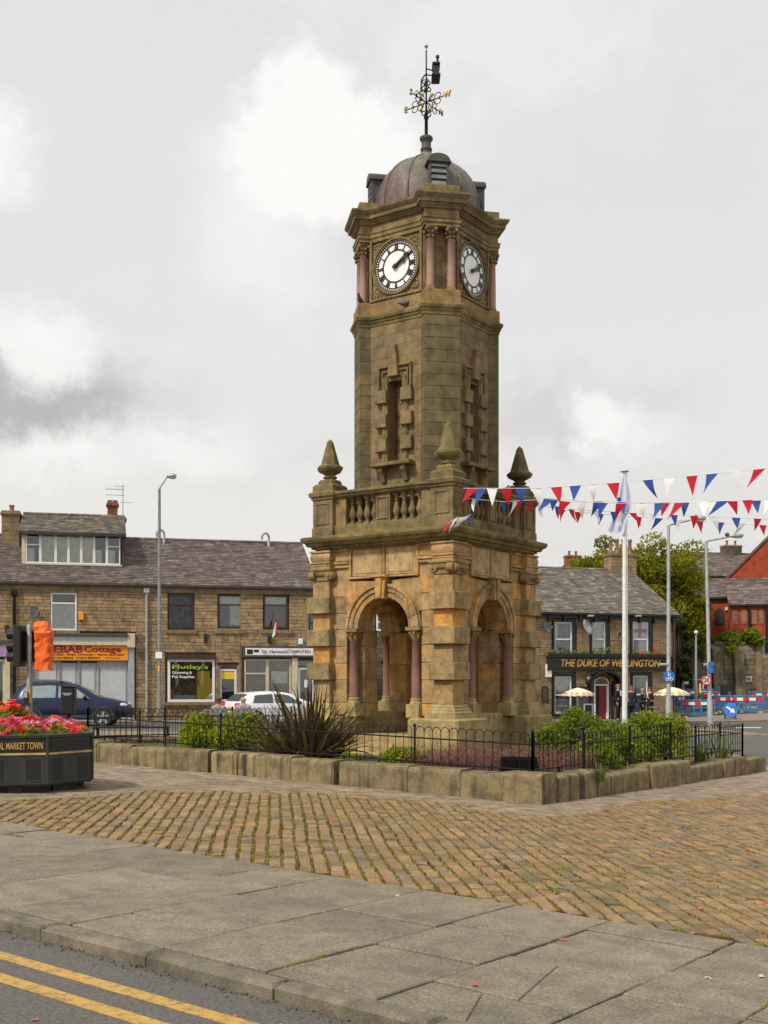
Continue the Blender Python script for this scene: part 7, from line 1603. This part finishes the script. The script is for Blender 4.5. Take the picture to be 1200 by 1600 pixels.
for i, (px, py, rz, l) in enumerate(((1090, 1122, 0, 'blue barrier with red and white strip nearest the grey lamp post'), (1064, 1113, 60, 'blue barrier end on beneath the inn parasol'), (1091, 1110, 5, 'blue barrier standing just behind the front one'), (1119, 1114, -50, 'blue barrier angled back behind the arrow sign'), (1137, 1108, 18, 'blue barrier before the pale part of the retaining wall'), (1166, 1109, -20, 'blue barrier by the number plate on the wall'), (1194, 1112, 8, 'blue barrier cut by the right edge of the picture'), (1112, 1108, 70, 'blue barrier turned sideways in the middle of the roadworks'))):
    p = G(px, py); barrier(p, radians(rz), l)
p = G(1141, 1127); t = thing('arrow_sign', 'round blue roadworks sign with white arrow on a low frame', 'sign', p, radians(-8)); s = p.y / FPX
b = B(); 
for x in (-.26, .26): b.tube([(x, -.25, 0), (x, 0, .75)], .02, 5); b.tube([(x, .3, 0), (x, 0, .75)], .02, 5)
b.tube([(-.26, -.18, .2), (.26, -.18, .2)], .015, 5); b.build('frame', M['iron'], t)
b = B(); b.prism(Fr((0, -.12, .60), (1, 0, 0), (0, .25, .97)), [(.37 * cos(2 * pi * k / 28), .37 * sin(2 * pi * k / 28)) for k in range(28)], 0, .03, .005, .5); pl = b.build('plate', M['signblue'], t)
b = B(); a = radians(-38); q = lambda u, v: (u * cos(a) - v * sin(a), u * sin(a) + v * cos(a)); b.prism(Fr((0, -.12, .60), (1, 0, 0), (0, .25, .97)), [q(-.26, -.05), q(.04, -.05), q(.04, -.15), q(.27, 0), q(.04, .15), q(.04, .05), q(-.26, .05)], .03, .036); b.build('arrow', M['white'], pl)
# a tripod beacon and a temporary signal standing among the barriers
p = G(1094, 1104); t = thing('site_marker', 'yellow and green marker post behind the roadworks barriers', 'marker', p); b = B(); b.lathe((0, 0, 0), [(.2, 0), (.2, .06), (.06, .1), (.05, 1.3), (.02, 1.35)], 10); b.build('post', M['yellow'], t); b = B(); b.lathe((0, 0, 0), [(.16, .55), (.16, .75), (.06, .8)], 10); b.build('sleeve', M['iris'], t)
p = G(1132, 1106); t = thing('temporary_signal', 'black temporary traffic signal behind the blue barriers', 'traffic light', p); b = B(); b.tube([(0, 0, 0), (0, 0, 1.0)], .03, 6); b.build('post', M['iron'], t); b = B(); b._oct(-.22, .22, -.15, .15, .75, 1.45, .03, .5); b.build('head', M['black'], t); b = B(); b._oct(-.34, .34, -.02, .12, 1.42, 1.5, .02, .5); b.build('hood', M['black'], t)
p = G(1083, 1103); t = thing('sign_frame', 'pale metal sign frame with a small white plate behind the inn parasol', 'sign frame', p); h = 1.6 + (1060 - 1062) / FPX * p.y - p.z; w = .6
b = B(); b.tube([(-w, 0, 0), (-w, 0, h), (w, 0, h), (w, 0, 0)], .035, 6); b.build('frame', M['galv'], t); b = B(); b._oct(-w + .06, -w + .32, -.05, -.02, h - .26, h - .10, .005, .5); b.build('plate', M['white'], t)
# ---- parasols and tables before the inn
def parasol(label, px, py, Y, rad):
    X = (px - 600) / FPX * Y; z0 = gz(X, Y) + .1; zt = EYE + (HOR - py) / FPX * Y - z0; t = thing('parasol', label, 'parasol', (X, Y, z0), 0, 'parasols before the inn')
    b = B(); b.lathe((0, 0, 0), [(.25, 0), (.25, .06), (.04, .1), (.022, .12), (.022, zt)], 10); b.build('pole', M['white'], t)
    n = 8
    for k in range(n):
        b = B(); rg = []
        for q, dz in ((.03, 0), (.4, -.10), (.75, -.24), (1.0, -.40), (1.01, -.52)):
            rg.append([(rad * q * cos(2 * pi * (k + f_) / n) * (1 - .03 * (q > .5) * (4 * f_ * (1 - f_))), rad * q * sin(2 * pi * (k + f_) / n), zt + dz * .8 + (.05 * abs(sin(pi * 2 * f_)) if q > 1.005 else 0)) for f_ in (0, .25, .5, .75, 1)])
        b.loft(rg[::-1], False, False, R(), False, closed=False); pn = b.build('panel', M['parasol'], t)
        b = B()
        for f0 in (.12, .55): b.loft([[(rad * q * cos(2 * pi * (k + f_) / n) * 1.004, rad * q * sin(2 * pi * (k + f_) / n) * 1.004, zt + dz * .8 + .012) for f_ in (f0, f0 + .16, f0 + .30)] for q, dz in ((.98, -.385), (.80, -.27))], False, False, .5, closed=False)
        b.build('printed_motif', M['parasolr'], pn)
    for k in range(n): b = B(); a = 2 * pi * k / n; b.tube([(0, 0, zt - .05), (rad * cos(a), rad * sin(a), zt - .33)], .008, 4); b.build('rib', M['woodt'], t)
    return t
parasol('cream patterned parasol left of the inn door', 903.5, 1074.5, 54.6, .80); parasol('cream patterned parasol at the right end of the inn', 1050, 1073.5, 54.0, .86)
def picnic(label, px, Y):
    X = (px - 600) / FPX * Y; t = thing('picnic_table', label, 'table', (X, Y, gz(X, Y) + .1), radians(15), 'picnic tables before the inn')
    for i in range(4): b = B(); b._oct(-.75, .75, -.36 + i * .18, -.20 + i * .18, .70, .74, .006, R()); b.build('plank', M['woodt'], t)
    for y in (-.75, .58): b = B(); b._oct(-.75, .75, y, y + .18, .42, .46, .006, R()); b.build('bench_plank', M['woodt'], t)
    for x in (-.5, .5): b = B(); b.tube([(x, -.65, 0), (x, -.2, .70)], .03, 4); b.tube([(x, .65, 0), (x, .2, .70)], .03, 4); b.tube([(x, -.72, .41), (x, .72, .41)], .03, 4); b.build('trestle', M['woodt'], t)
picnic('weathered picnic table under the right-hand parasol', 1040, 54.2); picnic('weathered picnic table under the parasol left of the door', 898, 54.8)
p = G(919, 1127); p = Vector(((919 - 600) / FPX * 53.5, 53.5, 0)); p.z = gz(p.x, p.y) + .1; t = thing('chalkboard', 'white-framed chalkboard standing beside the inn door', 'board', p, radians(15)); 
b = B(); b._oct(-.22, .22, -.03, .03, .1, .85, .01, .5); b.build('frame', M['greyp'], t); b = B(); b._oct(-.17, .17, -.04, -.02, .17, .80, .005, .5); b.build('panel', M['black'], t); b = B(); b.tube([(-.2, .3, 0), (-.2, 0, .8)], .015, 4); b.tube([(.2, .3, 0), (.2, 0, .8)], .015, 4); b.build('legs', M['greyp'], t)
# black floodlight box in the heather
t = thing('floodlight', 'black box floodlight lying in the heather behind the front corner railings', 'floodlight', gpos(811, 15.62, .27), radians(-8)); b = B(); b.prism(Fr((-.25, 0, 0), (0, 1, 0), (0, 0, 1), (1, 0, 0)), [(-.10, .02), (-.12, .06), (-.06, .22), (.1, .25), (.14, .02)], 0, .5, .01); b.build('housing', M['matt'], t); b = B(); b._oct(-.20, .22, -.135, -.11, .05, .075, .004, .5); b.build('trim', M['black'], t); b = B(); b.tube([(-.26, 0, 0), (-.26, 0, .12), (.28, 0, .12), (.28, 0, 0)], .015, 5); b.build('bracket', M['iron'], t)
# ---- people
def skin_obj(name, V_, E, rad, mat, parent, root=0, sub=1):
    me = bpy.data.meshes.new(name); me.from_pydata([tuple(v) for v in V_], E, []); ob = bpy.data.objects.new(name, me); col.objects.link(ob)
    m = ob.modifiers.new('skin', 'SKIN'); m.use_smooth_shade = True
    for i, r_ in enumerate(rad): me.skin_vertices[0].data[i].radius = (r_, r_) if isinstance(r_, float) else r_
    me.skin_vertices[0].data[root].use_root = True
    s = ob.modifiers.new('sub', 'SUBSURF'); s.levels = sub; s.render_levels = sub
    dg = bpy.context.evaluated_depsgraph_get(); dg.update(); nm = bpy.data.meshes.new_from_object(ob.evaluated_get(dg)); nm.name = name
    bpy.data.objects.remove(ob); bpy.data.meshes.remove(me)
    nm.materials.clear(); nm.materials.append(M[mat]); o = bpy.data.objects.new(name, nm); col.objects.link(o); o.parent = parent; return o
def person(label, p, rz, h=1.75, seated=False, coat='suit', trou='suit', hair='hair1', arms=(0, 0), bald=False):
    t = thing('person', label, 'person', p, rz, 'people by the inn' if not seated else 'people on the bench'); s = h / 1.75; Z = (lambda z: (z - .50) * s) if seated else (lambda z: z * s)
    V_, E, Rr = [], [], []
    def add(v, r_, par=None): V_.append(Vector((v[0] * s, v[1] * s, Z(v[2])))); Rr.append(r_ * s); (E.append((par, len(V_) - 1)) if par is not None else None); return len(V_) - 1
    pel = add((0, 0, .95), .13); sp = add((0, .01, 1.15), .125, pel); chs = add((0, 0, 1.36), .14, sp); nk = add((0, 0, 1.50), .058, chs); hd0 = add((0, -.015, 1.57), .07, nk); hd = add((0, -.02, 1.645), .088, hd0); tp_ = add((0, -.005, 1.72), .06, hd); add((0, -.115, 1.625), .018, hd)
    for sg in (-1, 1): add((sg * .088, 0, 1.63), .018, hd)
    arm_pts, leg_pts = [], []
    for sg, bend in ((-1, arms[0]), (1, arms[1])):
        sh = add((sg * .185, 0, 1.41), .062, chs)
        if bend: el, wr_ = (sg * .25, -.02, 1.13), (sg * .14, -.25, 1.13 + .08 * bend)
        else: el, wr_ = (sg * .235, .03, 1.14), (sg * .225, -.05, .90)
        if seated: el, wr_ = (sg * .24, -.02, 1.14), (sg * .12, -.24, 1.0)
        a = add(el, .044, sh); w = add(wr_, .028, a); d = (Vector(wr_) - Vector(el)).normalized(); pm = add(Vector(wr_) + d * .06, .034, w)
        sd = d.cross(Vector((1, 0, 0)) if abs(d.x) < .8 else Vector((0, 1, 0))).normalized()
        for k, ln in ((-1.5, .065), (-.5, .078), (.5, .075), (1.5, .06)):
            q = Vector(wr_) + d * .095 + sd * k * .017; f1 = add(q, .010, pm); add(q + d * ln + Vector((-sg * .015, 0, 0)), .008, f1)
        f1 = add(Vector(wr_) + d * .05 + sd * -.045, .011, pm); add(Vector(wr_) + d * .095 + sd * -.062, .009, f1)
        arm_pts.append((V_[sh].copy(), V_[a].copy(), V_[w].copy()))
        if seated: kn, an, to = (sg * .11, -.43, .96), (sg * .11, -.44, .55), (sg * .11, -.58, .52)
        else: kn, an, to = (sg * .105, -.02, .50), (sg * .11, .03, .09), (sg * .12, -.13, .04)
        hp = add((sg * .09, 0, .90), .092, pel); k = add(kn, .058, hp); a2 = add(an, .040, k); add(to, .036, a2); leg_pts.append((V_[hp].copy(), V_[k].copy(), V_[a2].copy(), V_[-1].copy()))
    skin_obj('body', V_, E, Rr, 'skin', t)
    # jacket
    v = [V_[pel] + Vector((0, 0, -.06 * s)), V_[pel], V_[sp], V_[chs], V_[chs] + Vector((0, 0, .075 * s))]; e = [(0, 1), (1, 2), (2, 3), (3, 4)]; r_ = [.155 * s, .155 * s, .150 * s, .165 * s, .085 * s]
    for (a, b_, c) in arm_pts: n = len(v); v += [a, b_, c]; e += [(3, n), (n, n + 1), (n + 1, n + 2)]; r_ += [.075 * s, .058 * s, .042 * s]
    jk = skin_obj('jacket', v, e, r_, coat, t, 1)
    v, e, r_ = [V_[pel] + Vector((0, 0, -.02))], [], [.14 * s]
    for (a, b_, c, d) in leg_pts: n = len(v); v += [a, b_, c]; e += [(0, n), (n, n + 1), (n + 1, n + 2)]; r_ += [.105 * s, .072 * s, .060 * s]
    skin_obj('trousers', v, e, r_, trou, t)
    for (a, b_, c, d) in leg_pts: skin_obj('shoe', [c + Vector((0, .03, -.05 * s)), c + Vector((0, -.02, -.05 * s)), d], [(0, 1), (1, 2)], [.045 * s, .05 * s, .038 * s], 'black', t)
    b = B(); cz = Z(1.36); b.prism(Fr((0, 0, 0)), [(-.055 * s, Z(1.46)), (.055 * s, Z(1.46)), (0, Z(1.20))], .12 * s, .185 * s, .005); b.build('shirt', M['shirt'], jk)
    if not bald:
        b = B(); c = V_[hd]; b.loft([[c + Vector((rr * cos(q) * s, (rr * 1.1 * sin(q) + .02) * s, zz_ * s)) for q in [2 * pi * k / 12 for k in range(12)]] for rr, zz_ in ((.098, .01), (.106, .045), (.098, .072), (.07, .095), (.03, .105))], sm=True); b.loft([[c + Vector((.096 * cos(q) * s, (.03 + .085 * sin(q)) * s, zz_ * s)) for q in [pi * k / 10 for k in range(11)]] for zz_ in (-.08, .03)], False, False, closed=False); b.build('hair', M[hair], t)
    else:
        b = B(); c = V_[hd]; b.loft([[c + Vector((.098 * cos(q) * s, (.02 + .088 * sin(q)) * s, zz_ * s)) for q in [pi * k / 10 for k in range(11)]] for zz_ in (-.06, .0)], False, False, closed=False); b.build('hair', M['hair2'], t)
    b = B()
    for sg in (-1, 1): b.ball(V_[hd] + Vector((sg * .033 * s, -.086 * s, .015 * s)), .010 * s, 6, 5)
    b.build('eyes', M['black'], t); b = B(); b._oct(V_[hd].x - .026 * s, V_[hd].x + .026 * s, V_[hd].y - .086 * s, V_[hd].y - .076 * s, V_[hd].z - .055 * s, V_[hd].z - .045 * s, .003, .5); b.build('mouth', M['redtxt'], t)
    return t
def at(px, Y): X = (px - 600) / FPX * Y; return Vector((X, Y, gz(X, Y) + .1))
person('person in dark suit and white shirt standing left of the flagpole facing right', at(965.5, 55.6), radians(55), 1.80, arms=(0, 1), hair='hair3')
person('person in dark jacket with back turned standing just right of the flagpole', at(986, 55.2), radians(170), 1.72, hair='hair3')
person('person in dark suit holding up a glass with white sleeve showing', at(1015, 55.4), radians(-50), 1.68, arms=(1, 1), hair='hair1')
person('shorter person in black turned towards the one with the glass', at(1004, 55.9), radians(65), 1.62, arms=(0, 1), hair='hair2')
def sit(px): X = (px - 600) / FPX * 34.5; return Vector((X, 34.5, gz(X, 34.5) + .01))
person('seated person with brown hair seen from behind on the bench', sit(341.5) + Vector((0, 0, .05)), radians(184), 1.60, True, hair='hair1', coat='bluecurt')
person('seated balding person seen from behind on the bench', sit(380) + Vector((0, 0, .05)), radians(190), 1.66, True, bald=True, coat='bluecurt')
# ---- bunting
def bunting(label, pts, flags, mats, wd=.195, ht=.28):
    """pts: (px, py, Y) along the cord; flags: (px, colour)"""
    o = D(*pts[0]); t = thing('bunting', label, 'bunting', o, 0, 'strings of red, white and blue bunting'); W_ = []
    for (a, b_) in zip(pts, pts[1:]):
        pa, pb = D(*a), D(*b_); n = 6
        for k in range(n): f_ = k / n; W_.append((pa + (pb - pa) * f_) - Vector((0, 0, .12 * 4 * f_ * (1 - f_) * 0)))
    W_.append(D(*pts[-1]))
    b = B(); b.tube([w - o for w in W_], .005, 4); b.build('cord', M['whitec'], t)
    rs = random.Random(len(flags) + int(pts[0][1]))
    for px, c in flags:
        for a, e in zip(W_, W_[1:]):
            pa, pe = 600 + FPX * a.x / a.y, 600 + FPX * e.x / e.y
            if min(pa, pe) <= px <= max(pa, pe): p = a + (e - a) * ((px - pa) / (pe - pa)); dr = (e - a).normalized(); break
        else: continue
        sk = rs.gauss(.0, .05) - .02; bl = rs.uniform(-.14, .14); w = wd * rs.uniform(.9, 1.05) / 2; hh = ht * rs.uniform(.86, 1.05); tw = rs.uniform(-.4, .4) if rs.random() < .8 else rs.uniform(-1., 1.)
        nrm = Vector((-dr.y, dr.x, 0)); rg = []
        for k in range(5):
            f_ = k / 4; ww = w * (1 - f_) + .002; c0 = p - o + dr * (sk * f_ * 1.6) + nrm * (bl * f_ * f_) - Vector((0, 0, hh * f_ * (1 - .12 * abs(bl)))); ang = tw * f_; ax = dr * cos(ang) + nrm * sin(ang)
            rg.append([c0 - ax * ww, c0 + nrm * .010 * sin(f_ * 5 + px), c0 + ax * ww])
        b = B(); b.loft(rg, False, False, .5, True, closed=False); b.build('pennant', M[c], t)
    return t
r_, b_, w_ = 'red', 'blue', 'whitec'
bunting('highest string of bunting from the front pedestal past the flag to the right edge', [(724, 763, 19.0), (838, 763, 18.6), (960, 754.5, 18), (1085, 743, 17.0), (1190, 732.5, 16.2), (1330, 716, 15.2)], [(739, r_), (752, b_), (769, w_), (791, r_), (814, b_), (838, w_), (869, r_), (899, b_), (926, w_), (958, r_), (1012, b_), (1046, w_), (1081, r_), (1113, b_), (1149, w_), (1187, r_)], None)
bunting('second string of bunting crossing in front of the flagpole', [(834, 776, 20.5), (884, 783.5, 20.4), (970, 786.5, 20), (1062, 785.5, 19.4), (1200, 780, 18.6), (1330, 771, 17.8)], [(858, b_), (883, r_), (908, w_), (942, b_), (971, r_), (1001, w_), (1031, b_), (1062, r_), (1098, w_), (1130, b_), (1168, r_), (1202, w_)], None, .19)
bunting('third string of bunting just behind the second', [(835, 777, 21.6), (905, 783, 21.8), (1005, 785, 21.8), (1108, 784, 21.6), (1200, 781.5, 21.4), (1330, 776, 21)], [(866, b_), (905, w_), (935, b_), (972, b_), (1007, w_), (1040, r_), (1070, b_), (1109, w_), (1144, r_), (1181, b_)], None, .19)
bunting('fourth string of bunting sagging below the flag', [(836, 784, 21.6), (893, 796, 22.4), (989, 801.5, 23), (1085, 806, 23.4), (1200, 811, 23.6), (1330, 815, 23.8)], [(872, b_), (893, r_), (931, w_), (960, b_), (989, r_), (1022, w_), (1053, b_), (1085, r_), (1115, w_), (1150, b_), (1184, r_)], None, .19, .26)
bunting('lowest string of bunting above the lamp arms', [(836, 788, 21.6), (900, 800, 22.6), (997, 807.5, 23.4), (1093, 814, 23.8), (1200, 821, 24.2), (1330, 829, 24.6)], [(845, w_), (880, r_), (904, r_), (938, b_), (966, w_), (997, r_), (1030, b_), (1060, w_), (1093, r_), (1126, b_), (1159, w_), (1192, r_)], None, .19, .26)
bunting('short end of bunting draped along the right balustrade', [(733, 779, 18.95), (786, 784, 19.9), (838, 781, 20.7)], [(743, w_), (786, b_), (806, w_), (813, r_), (832, r_)], None, .18, .26)
bunting('crumpled end of bunting lying over the cornice corner', [(699, 819, 18.65), (712, 810, 18.6), (727, 808, 18.62), (736, 804, 18.8)], [(702, r_), (710, w_), (718, w_), (726, w_), (733, b_)], None, .16, .15)
